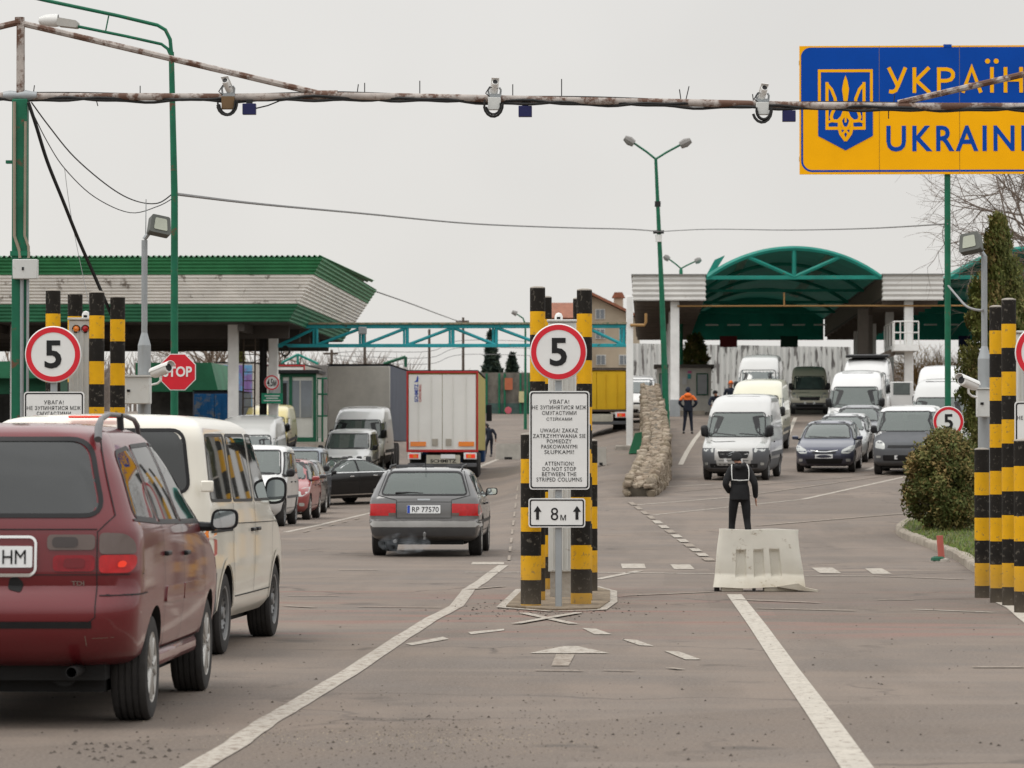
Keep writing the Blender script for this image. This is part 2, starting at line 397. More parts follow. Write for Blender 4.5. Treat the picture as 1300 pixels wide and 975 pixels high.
# ------------------------------------------------------------ painted markings
def paintmat(name, wear, col=(.38, .345, .295)):
    m = mat(name, col, .7, var=.15, scale=6, rust=wear, rustcol=(.17, .13, .098), rscale=14)
    return m
M['paint'] = paintmat('road_paint', .37); M['paint_worn'] = paintmat('worn_road_paint', .5, (.29, .25, .205)); M['paint_fresh'] = paintmat('fresh_road_paint', .26, (.42, .385, .33))
def drape(poly_w, z=.006, res=.8):
    """drape a world xy polygon over the ground"""
    pts = []; n = len(poly_w)
    for i in range(n):
        a, b = Vector(poly_w[i]), Vector(poly_w[(i + 1) % n]); k = max(1, int((b - a).length / res))
        for j in range(k): pts.append(a + (b - a) * (j / k))
    r = delaunay_2d_cdt(pts, [(i, (i + 1) % len(pts)) for i in range(len(pts))], [], 1, 1e-5)
    return MB().add([Vector((p.x, p.y, H(p.x, p.y) + z)) for p in r[0]], [tuple(f) for f in r[2]])
def pxpoly(pp): return [tuple(gp(*p).xy) for p in pp]
def line_w(a, b, wd):                       # world strip
    a, b = Vector(a), Vector(b); d = (b - a).normalized(); n_ = Vector((-d.y, d.x)) * wd / 2
    return [tuple(a + n_), tuple(b + n_), tuple(b - n_), tuple(a - n_)]
def pline(a, b, wd): return line_w(gp(*a).xy, gp(*b).xy, wd)
marks = []
def mark(poly, m='paint', z=.006):
    o = structure('road_marking', drape(poly, z), M[m]); return o
def path_strip(pts, wd):
    pts = [Vector(p) for p in pts]; L_, R_ = [], []
    for i, p in enumerate(pts):
        d = (pts[min(i + 1, len(pts) - 1)] - pts[max(i - 1, 0)]).normalized(); n_ = Vector((-d.y, d.x)) * wd / 2
        L_.append(tuple(p + n_)); R_.append(tuple(p - n_))
    return L_ + R_[::-1]
random.seed(3)
lp = [gp(*q).xy for q in ((232, 985), (300, 945), (337, 918), (376, 895), (438, 858), (498, 818), (545, 788), (579, 770), (595, 749), (612, 738), (639, 718))]
dense = []
for a, b in zip(lp, lp[1:]):
    for k in range(4): dense.append(a.lerp(b, k / 4) + Vector((random.uniform(-.006, .006), 0)))
dense.append(lp[-1]); mark(path_strip(dense, .15), 'paint')
rp_ = [gp(*q).xy for q in ((1098, 990), (1040, 905), (1000, 850), (962, 795), (932, 755))]
mark(path_strip(rp_, .17), 'paint_fresh')
for a, b, wd, m_ in (((590, 727), (668, 727), .16, 'paint'), ((757, 727), (915, 729), .13, 'paint_fresh'), ((1020, 731), (1110, 732), .12, 'paint'), ((1110, 732), (1225, 736), .1, 'paint_worn'),
                     ((757, 736), (812, 725), .12, 'paint'), ((595, 749), (640, 745), .1, 'paint_worn'),
                     ((455, 771), (560, 772), .09, 'paint_worn'), ((365, 757), (430, 757), .08, 'paint_worn'), ((362, 770), (400, 772), .1, 'paint_worn'), ((430, 724), (480, 724), .12, 'paint_worn'),
                     ((790, 757), (905, 752), .1, 'paint_worn'), ((935, 762), (1040, 766), .12, 'paint_worn'), ((960, 773), (1085, 776), .1, 'paint_worn'),
                     ((1160, 774), (1262, 778), .1, 'paint'), ((1115, 762), (1160, 762), .1, 'paint_worn'), ((1235, 848), (1310, 848), .1, 'paint_worn'),
                     ((680, 852), (740, 853), .07, 'paint_worn'), ((765, 852), (805, 853), .06, 'paint_worn'), ((850, 849), (865, 851), .07, 'paint_worn'),
                     ((800, 642), (935, 631), .12, 'paint'), ((935, 631), (1130, 603), .1, 'paint_worn'), ((1130, 603), (1190, 588), .1, 'paint_worn'),
                     ((830, 654), (1020, 634), .1, 'paint'), ((1020, 634), (1150, 605), .14, 'paint'), ((855, 625), (1150, 598), .09, 'paint_worn'), ((830, 619), (905, 615), .16, 'paint'),
                     ((960, 668), (1150, 652), .16, 'paint_worn'), ((1100, 597), (1150, 578), .16, 'paint'),
                     ((362, 676), (400, 668), .14, 'paint'), ((400, 668), (468, 652), .14, 'paint'), ((468, 652), (492, 644), .12, 'paint'), ((1000, 553), (1010, 530), .16, 'paint_fresh')):
    mark(pline(a, b, wd), m_, .006 if m_ != 'paint_worn' else .010)
for pp in ([(788, 716), (818, 716), (820, 722), (790, 722)], [(851, 717), (876, 717), (882, 723), (856, 723)], [(1030, 721), (1057, 721), (1068, 728), (1041, 728)], [(1098, 722), (1120, 722), (1132, 729), (1108, 729)],
           [(600, 714), (640, 714), (640, 717), (598, 717)], [(739, 798), (757, 799), (777, 806), (755, 806)], [(789, 812), (808, 813), (830, 821), (812, 820)], [(843, 827), (862, 828), (890, 838), (870, 838)],
           [(594, 803), (640, 799), (640, 801), (598, 806)], [(515, 818), (562, 809), (570, 812), (523, 820)]):
    mark(pxpoly(pp), 'paint')
for i in range(13):                                   # dashed guide line running to the barrier
    t0, t1 = i / 13, (i + .62) / 13
    a = gp(800 + 105 * t0, 638 + 77 * t0).xy; b = gp(800 + 105 * t1, 638 + 77 * t1).xy
    mark(line_w(a, b, .16 if i > 3 else .12), 'paint' if i > 2 and i % 3 else 'paint_worn', .014)
for i in range(9):
    t0, t1 = i / 9, (i + .55) / 9
    mark(line_w(gp(646 + 12 * t0, 712 - 100 * t0).xy, gp(646 + 12 * t1, 712 - 100 * t1).xy, .045), 'paint_worn', .014)
for i in range(5):
    t0, t1 = i / 5, (i + .4) / 5
    mark(line_w(gp(386 + 80 * t0, 676 - 20 * t0).xy, gp(386 + 80 * t1, 676 - 20 * t1).xy, .07), 'paint_worn', .014)
mark(pxpoly([(672, 830), (715, 821), (733, 821), (774, 830)]), 'paint')
mark(pxpoly([(706, 831), (730, 831), (722, 846), (700, 846)]), 'paint_worn')
mark(pline((664, 779), (728, 793), .1), 'paint', .010); mark(pline((655, 793), (735, 779), .1), 'paint', .014)
mark(path_strip([gp(*q).xy for q in ((864, 590), (872, 574), (882, 558), (893, 545))], .16), 'paint_fresh')
mark(path_strip([gp(*q).xy for q in ((1268, 764), (1285, 772), (1300, 785), (1320, 800))], .12), 'paint_fresh')
mark(path_strip([gp(*q).xy for q in ((603, 596), (640, 580), (668, 566))], .2), 'paint')
# ------------------------------------------------------------ loose stones on the near road: far too many to count
random.seed(11); mb = MB()
def stone(mb, c, s):
    a = random.uniform(0, 6.3); k = 5; vs = []
    for i in range(k): vs.append(Vector(c) + Vector((math.cos(a + 6.283 * i / k) * s * random.uniform(.6, 1.2), math.sin(a + 6.283 * i / k) * s * random.uniform(.6, 1.2), 0)))
    vs.append(Vector(c) + Vector((0, 0, s * random.uniform(.5, .9)))); n = len(mb.v)
    mb.add(vs, [(i, (i + 1) % k, k) for i in range(k)])
for i in range(900):
    px = random.gauss(560, 170); py = random.gauss(935, 30)
    if py < 800 or not -20 < px < 1300: continue
    p = gp(px, py); stone(mb, p + Vector((0, 0, .001)), random.choice([.004, .005, .006, .008]))
for i in range(420):
    px = random.uniform(-20, 1310); py = random.uniform(770, 985); p = gp(px, py); stone(mb, p + Vector((0, 0, .001)), random.choice([.005, .006, .008, .01, .014]))
for i in range(60):
    px = random.gauss(150, 45); py = random.gauss(953, 9); p = gp(px, py); stone(mb, p + Vector((0, 0, .001)), random.uniform(.006, .02))
for i in range(260):
    px = random.gauss(700, 60); py = random.gauss(772, 6); p = gp(px, py); stone(mb, p + Vector((0, 0, .001)), random.uniform(.006, .02))
M['stone'] = mat('dark_grit', (.075, .062, .052), .9, var=.5, scale=2)
M['palestone'] = mat('pale_grit', (.30, .25, .19), .9, var=.3, scale=2); nd = len(mb.f)
for i in range(900):
    px = random.gauss(530, 130); py = random.gauss(938, 9)
    if 0 < px < 1000: p = gp(px, py); stone(mb, p + Vector((0, 0, .001)), random.uniform(.003, .007))
mb.m = [0] * nd + [1] * (len(mb.f) - nd)
single('grit', 'dark grit and small stones scattered over the near road', 'grit', mb, [M['stone'], M['palestone']], kind='stuff')
# ------------------------------------------------------------ large structures
class PL:                                     # a vertical plane across the road at depth D: pixels <-> metres
    def __init__(s, D): s.D = D
    def x(s, px): return P(px, HOR, s.D).x
    def z(s, py, px=650): return P(px, py, s.D).z
    def p(s, px, py, dy=0): q = P(px, py, s.D); return Vector((q.x, s.D + dy, q.z))
M['band_green'] = mat('green_sheet', (.03, .20, .075), .5, var=.25, scale=1.2, dirt=0)
M['band_green2'] = mat('dark_green_sheet', (.03, .17, .085), .55, var=.3, scale=1)
M['band_white'] = mat('weathered_white_sheet', (.80, .78, .73), .6, var=.14, scale=1.2, rust=.12, rustcol=(.25, .22, .19), rscale=2.5)
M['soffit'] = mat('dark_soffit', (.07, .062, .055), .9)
M['column'] = mat('white_column', (.78, .78, .76), .7, var=.15, scale=1.5)
M['vault'] = mat('vault_sheet', (.02, .27, .21), .6, var=.3, scale=.6)
M['canopywhite'] = mat('canopy_white_sheet', (.6, .59, .56), .55, var=.12, scale=.8, rust=.04, rustcol=(.35, .3, .25))
M['rooftop'] = mat('roof_grey', (.2, .2, .19), .8)
M['pipe_yellow'] = mat('gas_pipe_yellow', (.33, .19, .07), .5)

def fascia(xl, xr, yf, yb, zt, zb, flare, t0, t1, wave=.1, amp=.018, left=False):
    """corrugated band between heights fractions t0..t1 of a flared parapet"""
    Ht = zt - zb; n = max(2, int((t1 - t0) * Ht / wave)) * 4; mb = MB(); vs = []; m_ = 4
    for i in range(n + 1):
        t = t0 + (t1 - t0) * i / n; ph = (i % 4) / 4; a = amp * math.sin(2 * math.pi * i / 4)
        o = flare * t + a; z = zb + Ht * t
        xl_ = xl - (o if left else 0)
        vs += [Vector((xl_, yb + o, z)), Vector((xl_, yf - o, z)), Vector((xr + o, yf - o, z)), Vector((xr + o, yb + o, z))]
    fs = []
    for i in range(n):
        for k in ((1, 2), (2, 3)) + (((0, 1),) if left else ()): fs.append((i * 4 + k[0], i * 4 + k[1], (i + 1) * 4 + k[1], (i + 1) * 4 + k[0]))
    mb.add(vs, fs, 0, True); return mb
def translucent(m, col, f_):
    nt = m.node_tree; b = nt.nodes['Principled BSDF']; o = nt.nodes['Material Output']; t_ = nt.nodes.new('ShaderNodeBsdfTranslucent'); t_.inputs[0].default_value = (*col, 1); x = nt.nodes.new('ShaderNodeMixShader'); x.inputs[0].default_value = f_
    lk(nt, b.outputs[0], x.inputs[1]); lk(nt, t_.outputs[0], x.inputs[2]); lk(nt, x.outputs[0], o.inputs[0])
translucent(M['vault'], (.10, .36, .28), .025)
# --- left canopy
p0 = PL(124.6); xr_ = p0.x(366); zb_ = p0.z(408); pt = PL(123.4); zt_ = pt.z(326); xl_ = p0.x(-330)
t = thing('checkpoint_canopy', 'long canopy with green and white corrugated fascia above the left queue', 'canopy', (p0.x(150), 130, H(p0.x(150), 130)))
hz = zt_ - zb_
part('green_band', fascia(xl_, xr_, 124.6, 147, zt_, zb_, 1.25, .73, 1, left=False), M['band_green'], t)
part('white_band', fascia(xl_, xr_, 124.6, 147, zt_, zb_, 1.25, .28, .73), M['band_white'], t)
part('green_band', fascia(xl_, xr_, 124.6, 147, zt_, zb_, 1.25, 0, .28), M['band_green2'], t)
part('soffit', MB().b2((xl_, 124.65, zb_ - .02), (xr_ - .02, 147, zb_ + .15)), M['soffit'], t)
mb = MB(); vs = []; n = int((xr_ + 1.2 - xl_) / .04)
for i in range(n + 1):
    x = xl_ + i * .04; z = zt_ + .03 + .045 * math.sin(i * math.pi / 2.2); vs += [Vector((x, 123.3, z)), Vector((x, 148, z + .3))]
mb.add(vs, [(2 * i, 2 * i + 2, 2 * i + 3, 2 * i + 1) for i in range(n)], 0, True)
part('roof_sheet', mb, M['band_green'], t)
for px, D, wd in ((296, 127, .34), (347, 131, .32), (150, 127, .34), (20, 127, .34)):
    x = PL(D).x(px) if D < 135 else PL(D - 14).x(px); part('column', MB().b2((x - wd / 2, D - wd / 2, H(x, D) - .3), (x + wd / 2, D + wd / 2, zb_)), M['column'], t, bev=.02)
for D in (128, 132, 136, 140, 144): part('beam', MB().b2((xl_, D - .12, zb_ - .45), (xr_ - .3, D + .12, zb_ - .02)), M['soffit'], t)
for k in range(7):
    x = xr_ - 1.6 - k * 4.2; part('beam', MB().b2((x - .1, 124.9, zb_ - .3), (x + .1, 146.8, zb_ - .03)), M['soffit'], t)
x = PL(131).x(334); part('downpipe', MB().cyl((x, 131, H(x, 131)), (x, 131, zb_), .13), M['dark'], t)
x = PL(129).x(315); mb = MB()
for dx in (-.2, .2): mb.cyl((x + dx, 129, H(x, 129)), (x + dx, 129.4, zb_), .03, n=6)
for k in range(16): mb.cyl((x - .2, 129.1, H(x, 129) + .3 + k * .3), (x + .2, 129.1, H(x, 129) + .3 + k * .3), .015, n=6)
part('ladder', mb, M['wood_pole'], t)
# --- turquoise truss
p = PL(131); t = thing('height_truss', 'turquoise steel lattice truss spanning the lanes with rusty top flange', 'truss', (p.x(798), 131, H(p.x(798), 131)))
zt2, zb2 = p.z(413), p.z(439); x0, x1 = p.x(352), p.x(796)
part('chord', MB().b2((x0, 130.93, zt2 - .1), (x1, 131.07, zt2 + .03)), M['turquoise'], t, bev=.01)
part('chord', MB().b2((x0, 130.93, zb2 - .05), (x1, 131.07, zb2 + .07)), M['turquoise'], t, bev=.01)
part('flange', MB().b2((x0, 130.85, zt2 + .035), (x1, 131.15, zt2 + .1)), M['wood_pole'] if 0 else mat('rusty_flange', (.3, .25, .17), .8, rust=.4, rustcol=(.12, .16, .1)), t)
mb = MB(); px = [355, 402, 461, 517, 575, 630, 690, 745, 792]
for i in range(8):
    a, b = px[i], px[i + 1]; up = i % 2 == 0
    if i < 4: mb.cyl(p.p(a, 438), p.p(b, 416), .055, n=8) if True else 0
    else: mb.cyl(p.p(a, 416), p.p(b, 438), .055, n=8)
    mb.cyl(p.p(b, 416), p.p(b, 438), .06, n=8)
    mb.cyl(p.p(b - 4, 416), p.p(b - 4, 438), .04, n=8)
part('bracing', mb, M['turquoise'], t)
x = p.x(799.5); part('post', MB().b2((x - .12, 130.85, H(x, 131)), (x + .12, 131.15, p.z(376))), M['column'], t, bev=.02)
part('post_base', MB().b2((x - .5, 130.5, H(x, 131) - .1), (x + .5, 131.5, H(x, 131) + .12)), M['concrete'], t, bev=.04)
part('pipe', MB().tube([p.p(800, 413, -.2), p.p(818, 413, -.2), p.p(820, 409, -.2), p.p(820, 398, -.2)], .05), M['pipe_yellow'], t)
q = p.p(461, 420, -.25); part('lamp_box', MB().box(q, (.28, .2, .25)), M['galv'], t, bev=.02)
part('cable_coil', merge(*[MB().tube([p.p(363 + 6 * math.cos(a / 8 * math.pi) * (1 - k * .12), 446 + (5 + k) * math.sin(a / 8 * math.pi), -.1 - k * .05) for a in range(17)], .015, 5) for k in range(3)]), M['cable'], t)
# --- green box at the post's base
p = PL(127); x = p.x(809); t = single('green_bin', 'dark green ribbed metal bin beside the white truss post', 'bin', MB().prism([(p.x(798), H(x, 127)), (p.x(819), H(x, 127)), (p.x(819), p.z(548)), (p.x(806), p.z(550))], 126.6, 128.2), M['band_green2'], (x, 127, H(x, 127)), bev=.02)

# --- right canopy with the vaults
D0, D1 = 170, 226; p = PL(D0); zt3, zb3 = p.z(350), p.z(382)
t = thing('customs_canopy', 'customs canopy with teal barrel vaults between white corrugated boxes', 'canopy', (p.x(1010), D0, H(p.x(1010), D0)))
M['bs'] = mat('brown_steel', (.14, .115, .095), .8)
def cbox(pxa, pxb):
    xa, xb = p.x(pxa), p.x(pxb); f_ = fascia(xa, xb, D0, D0 + .6, zt3, zb3, 0, 0, 1, wave=.19, amp=.022, left=True); part('side_wall', MB().b2((xa + .04, D0 + .62, zb3 + .1), (xb - .04, D1, zt3 - .02)), M['bs'], t)
    part('white_box', f_, M['canopywhite'], t)
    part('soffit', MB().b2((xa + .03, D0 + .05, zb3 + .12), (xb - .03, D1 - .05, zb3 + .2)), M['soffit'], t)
    part('roof_cap', MB().b2((xa - .05, D0 - .08, zt3), (xb + .05, D1, zt3 + .06)), M['rooftop'], t)
    y = D0 + 2
    while y < D1: part('beam', MB().b2((xa + .1, y, zb3 - .14), (xb - .1, y + .18, zb3 + .1)), M['bs'], t); y += 4
cbox(803, 896); cbox(1121, 1198); cbox(1428, 1520)
M['skylight'] = mat('clear_roof_sheet', (.45, .5, .45), .6); translucent(M['skylight'], (.75, .8, .72), .6)
def vault(pxa, pxb):
    xa, xb = p.x(pxa), p.x(pxb); cx = (xa + xb) / 2; hw = (xb - xa) / 2; rise = p.z(313) - zt3
    rad = (hw * hw + rise * rise) / (2 * rise); cz = zt3 + rise - rad; th = math.asin(hw / rad)
    def arc(k, dr=0): a = -th + 2 * th * k; return cx + math.sin(a) * (rad + dr), cz + math.cos(a) * (rad + dr)
    vs = []; n = 40; rows = [D0 + i * .5 for i in range(int((D1 - D0) / .5) + 1)]
    for j, y in enumerate(rows):
        for i in range(n + 1):
            a_, b_ = arc(i / n, .03 * (j % 2)); vs.append(Vector((a_, y, b_)))
    mb = MB().add(vs, [(j * (n + 1) + i, j * (n + 1) + i + 1, (j + 1) * (n + 1) + i + 1, (j + 1) * (n + 1) + i) for j in range(len(rows) - 1) for i in range(n)])
    part('vault_roof', mb, M['vault'], t)
    sk = [arc(.5 + (i - 2) * .014 + .22, -.02) for i in range(5)]; sk2 = [arc(.5 + (i - 2) * .014 - .26, -.02) for i in range(5)]
    for s_ in (sk, sk2): part('skylight_strip', MB().add([Vector((a, y, b)) for y in (D0 + 2, D1 - 8) for a, b in s_], [(i, i + 1, 5 + i + 1, 5 + i) for i in range(4)]), M['skylight'], t)
    mb = MB(); pts = [arc(i / 24, -.12) for i in range(25)]
    mb.tube([(a, D0 - .05, b) for a, b in pts], .12, 6)
    part('arch_rib', mb, M['tealpaint'], t)
    part('tie_beam', MB().b2((xa, D0 - .12, zt3 - .2), (xb, D0 + .05, zt3 - .02)), M['tealpaint'], t, bev=.02)
    mb = MB()
    for a, b in ((-.54, .12), (0, 0), (.54, -.12)):
        x = cx + hw * a; u = (x - cx) / hw; k = .5 + math.asin(max(-1, min(1, (x - cx) / rad))) / (2 * th); top = arc(k, -.15)
        mb.cyl((cx if a else cx, D0 - .04, zt3 - .1), (top[0], D0 - .04, top[1]), .1, n=6)
    part('strut', mb, M['tealpaint'], t)
    for y in (D0 + 14, D0 + 28, D0 + 42):
        mb = MB().tube([(a, y, b) for a, b in pts], .09, 6); mb.b2((xa, y - .08, zt3 - .15), (xb, y + .08, zt3 - .02)); part('inner_rib', mb, M['vault'], t)
    gp_ = [arc(i / 24) for i in range(25)]; part('end_gable', MB().prism([(xb, zb3 - .1), (xa, zb3 - .1)] + gp_, D1 - .1, D1), M['vault'], t)
    mb = MB()
    for k in range(6): mb.b2((xa + .6 + k * 1.2, D0 + 40, zt3 - .9), (xa + 1.3 + k * 1.2, D0 + 40.3, zt3 - .82))
    part('tube_lamp', mb, M['white_metal'], t)
vault(897, 1120); vault(1206, 1427)
x = p.x(899); part('gutter_flap', MB().prism([(p.x(898), zt3 + .1), (p.x(908), zt3 + .75), (p.x(921), zt3 + .95), (p.x(905), zt3 + .05)], D0 + 1, D0 + 2.5), M['tealpaint'], t)
for px in (857, 1155, 1470):
    for D in (170.6, 184, 198, 212):
        x = p.x(px); part('column', MB().b2((x - .2, D - .2, H(x, D) - .3), (x + .2, D + .2, zb3)), M['column'], t, bev=.02)
        if D == 170.6: part('column_foot', MB().b2((x - .23, D - .23, H(x, D) - .25), (x + .23, D + .23, H(x, D) + .75)), M['galv'], t)
for px, D in ((1128, 186), (1112, 180)):
    x = p.x(px) ; part('column', MB().b2((x - .25, D - .25, H(x, D) - .3), (x + .25, D + .25, zb3)), mat('grey_render', (.22, .19, .17), .9), t)
zy = p.z(388.5); part('gas_pipe', MB().cyl((p.x(860), D0 + .3, zy), (p.x(1240), D0 + .3, zy), .038, n=8).cyl((p.x(996), D0 + .3, zy), (p.x(996), D0 + .3, zy + .6), .04, n=6), M['pipe_yellow'], t)
# walkway with railing beside the column
mb = MB(); q = PL(169.3); xa, xb = q.x(1135), q.x(1166); mb.b2((xa, 169, q.z(446)), (xb, 176, q.z(438)))
part('landing', mb, M['column'], t)
mb = MB()
for i in range(5): x = xa + (xb - xa) * i / 4; mb.cyl((x, 169.05, q.z(438)), (x, 169.05, q.z(409)), .03, n=6)
for y_ in (409, 423): mb.cyl((xa, 169.05, q.z(y_)), (xb, 169.05, q.z(y_)), .03, n=6)
for y in range(170, 177, 2): mb.cyl((xa, y, q.z(438)), (xa, y, q.z(409)), .025, n=6)
mb.cyl((xa, 169.05, q.z(409)), (xa, 176, q.z(409)), .03, n=6)
part('railing', mb, M['white_metal'], t)
part('stair', MB().prism([(q.x(1108), q.z(455)), (q.x(1140), q.z(440)), (q.x(1140), q.z(450)), (q.x(1112), q.z(462))], 171, 176), M['bs'], t)
x = q.x(1131); part('cabin', MB().b2((q.x(1118), 180, H(x, 180)), (q.x(1146), 184, q.z(446))), mat('dark_window_wall', (.06, .06, .06), .4), t)
# hanging lane signs at the canopy's far end
p2 = PL(225)
for pxa, pxb, m_, cl in ((914, 936, mat('dark_red_board', (.16, .015, .02), .5), 'dark red'), (991, 1013, mat('dark_green_board', (.01, .05, .035), .5), 'dark green'), (1217, 1232, mat('navy_board', (.012, .015, .07), .5), 'navy blue')):
    ob = MB().b2((p2.x(pxa), 224.9, p2.z(441)), (p2.x(pxb), 225, p2.z(427)))
    single('hanging_board', f'{cl} lane board hanging under the far end of the vaulted canopy', 'sign', ob, m_, (p2.x((pxa + pxb) / 2), 225, p2.z(441)), 'boards hanging under the far canopy end')
# peeling white sheet fence
M['peeled'] = mat('peeling_white_sheet', (.62, .61, .59), .7, var=.1, scale=1)
nt_ = M['peeled'].node_tree; b_ = nt_.nodes['Principled BSDF']; tc_ = nt_.nodes.new('ShaderNodeTexCoord'); mp_ = nt_.nodes.new('ShaderNodeMapping'); mp_.inputs['Scale'].default_value = (4.5, 1, .8)
nn_ = nt_.nodes.new('ShaderNodeTexNoise'); nn_.inputs['Scale'].default_value = .9; nn_.inputs['Detail'].default_value = 6; r_ = nt_.nodes.new('ShaderNodeMapRange'); r_.inputs[1].default_value = .54; r_.inputs[2].default_value = .6
lk(nt_, tc_.outputs['Object'], mp_.inputs[0]); lk(nt_, mp_.outputs[0], nn_.inputs['Vector']); lk(nt_, nn_.outputs[0], r_.inputs[0]); x_ = nt_.nodes.new('ShaderNodeMix'); x_.data_type = 'RGBA'
x_.inputs[6].default_value = (.6, .6, .58, 1); x_.inputs[7].default_value = (.16, .15, .145, 1); lk(nt_, r_.outputs[0], x_.inputs[0]); lk(nt_, x_.outputs[2], b_.inputs['Base Color'])
def sheet_wall(name, label, pxa, pxb, D, ya, yb, m_, wave=.35):
    q = PL(D); xa, xb = q.x(pxa), q.x(pxb); n = int((xb - xa) / wave * 4); vs = []
    for i in range(n + 1):
        x = xa + (xb - xa) * i / n; d = .05 * math.sin(i * math.pi / 2); zt = q.z(ya) + (q.z(yb) - q.z(ya)) * i / n
        vs += [Vector((x, D + d, H(x, D) - .3)), Vector((x, D + d, zt)), Vector((x, D + d + .06, H(x, D) - .3)), Vector((x, D + d + .06, zt))]
    mb = MB().add(vs, [f for i in range(n) for f in ((4 * i, 4 * i + 4, 4 * i + 5, 4 * i + 1), (4 * i + 3, 4 * i + 7, 4 * i + 6, 4 * i + 2), (4 * i + 1, 4 * i + 5, 4 * i + 7, 4 * i + 3))])
    return single(name, label, 'fence', mb, m_, ((xa + xb) / 2, D, H((xa + xb) / 2, D)))
sheet_wall('sheet_fence', 'tall white sheet metal fence with peeling dark streaks behind the canopy', 798, 1080, 236, 436, 441, M['peeled'])

# --- stone retaining wall: a solid core with irregular stones set in it
random.seed(5)
def hwall(u): return lin([(0, .28), (.12, .5), (.45, 1.02), (1, 1.72)], u)
path = [Vector((PL(92).x(812), 92)), Vector((PL(98).x(826), 98)), Vector((PL(108).x(834), 108)), Vector((PL(125).x(831), 125)), Vector((PL(152).x(825), 152))]
def ppath(u):
    k = u * (len(path) - 1); i = min(int(k), len(path) - 2); p0, p1, p2, p3 = path[max(i - 1, 0)], path[i], path[i + 1], path[min(i + 2, len(path) - 1)]; f_ = k - i
    return .5 * ((2 * p1) + (p2 - p0) * f_ + (2 * p0 - 5 * p1 + 4 * p2 - p3) * f_ * f_ + (3 * p1 - p0 - 3 * p2 + p3) * f_ ** 3)
mb = MB(); cs = []; hw = .30; NU = 260
for i in range(NU + 1):
    u = i / NU; c = ppath(u); d = (ppath(min(1, u + .004)) - ppath(max(0, u - .004))).normalized(); nn = Vector((d.y, -d.x)); z0 = H(c.x, c.y); hh = hwall(u)
    for a_, b_ in ((-hw, -.1), (-hw * .93, hh * .5), (-hw * .9, hh - .05), (0, hh), (hw * .9, hh - .05), (hw * .93, hh * .5), (hw, -.1)):
        q_ = c + nn * (a_ + random.uniform(-.03, .03)); cs.append(Vector((q_.x, q_.y, z0 + b_ + random.uniform(-.03, .03))))
mb.add(cs, [(i * 7 + k, (i + 1) * 7 + k, (i + 1) * 7 + k + 1, i * 7 + k + 1) for i in range(NU) for k in range(6)] + [tuple(range(7))], 3)
ico = bmesh.new(); bmesh.ops.create_icosphere(ico, subdivisions=2, radius=1); iv = [p_.co.copy() for p_ in ico.verts]; if_ = [tuple(p_.index for p_ in f.verts) for f in ico.faces]; ico.free()
def block(cc, sx_, sy_, sz_, mi):
    e_ = random.uniform(.4, .62); r3 = Euler((random.uniform(-.25, .25), random.uniform(-.25, .25), random.uniform(-.5, .5))).to_matrix(); ph = [random.uniform(0, 6) for _ in range(3)]; pw = lambda t_: math.copysign(abs(t_) ** e_, t_)
    mb.add([cc + r3 @ (Vector((pw(v_.x) * sx_, pw(v_.y) * sy_, pw(v_.z) * sz_)) * (1 + .1 * math.sin(v_.x * 4 + ph[0]) + .1 * math.sin(v_.y * 4 + ph[1]))) for v_ in iv], if_, mi, True)
u = 0
while u < 1:
    c = ppath(u); L_ = 60.; d = (ppath(min(1, u + .004)) - ppath(max(0, u - .004))).normalized(); nn = Vector((d.y, -d.x)); z0 = H(c.x, c.y); hh = hwall(u)
    for sd in (-1, 1):
        z = 0
        while z < hh - .02:
            s_ = random.uniform(.07, .13); cc = c + nn * sd * hw * random.uniform(.88, .98); cc += d * random.uniform(-.15, .15); block(Vector((cc.x, cc.y, z0 + z + s_ * .7)), s_ * .8, s_ * random.uniform(1, 1.7), s_ * .75, random.randrange(3)); z += s_ * 1.5
    for k in range(2):
        cc = c + nn * random.uniform(-.28, .28) + d * random.uniform(-.2, .2); s_ = random.uniform(.07, .13); block(Vector((cc.x, cc.y, z0 + hh - .03)), s_, s_ * 1.3, s_ * .5, random.choice((0, 0, 2)))
    u += .25 / L_
M['stone1'] = mat('sandstone', (.25, .20, .15), .95, var=.35, scale=3, bump=.6); M['stone2'] = mat('sandstone_grey', (.22, .18, .13), .95, var=.35, scale=3, bump=.6); M['stone3'] = mat('sandstone_pale', (.31, .26, .20), .95, var=.35, scale=3, bump=.6)
single('stone_wall', 'rough sandstone retaining wall curving up between the two lanes', 'wall', mb, [M['stone1'], M['stone2'], M['stone3'], mat('wall_mortar', (.10, .085, .065), .95, var=.4)], (path[2].x, path[2].y, H(*path[2])))

# --- house behind
M['plaster'] = mat('beige_plaster', (.44, .37, .28), .9, var=.12, scale=.6); M['tile'] = mat('red_roof_tile', (.25, .10, .06), .85, var=.35, scale=2.5, bump=.4, bscale=8)
M['winglass'] = mat('house_window', (.16, .18, .2), .15, spec=.8); M['winframe'] = mat('window_frame_white', (.6, .6, .58), .6)
D = 330; q = PL(D); t = thing('gabled_house', 'beige plastered house with red tiled gable roof behind the truss', 'house', (q.x(760), D, H(q.x(760), D)))
g0 = H(q.x(760), D) - 1
part('wall', MB().prism([(q.x(706), g0), (q.x(812), g0), (q.x(812), q.z(406)), (q.x(752), q.z(376)), (q.x(706), q.z(402))], D, D + 10), M['plaster'], t)
mb = MB()
for s0, s1 in (((752, 371.5), (818, 404)), ((752, 371.5), (700, 400))):
    a, b = Vector((q.x(s0[0]), q.z(s0[1]))), Vector((q.x(s1[0]), q.z(s1[1]))); mb.prism([tuple(a), tuple(b), (b.x, b.y - .25), (a.x, a.y - .25)], D - .8, D + 10.5)
part('roof', mb, M['tile'], t)
ch = part('chimney', MB().b2((q.x(779), D + 2, q.z(392)), (q.x(791), D + 3, q.z(377))), M['plaster'], t)
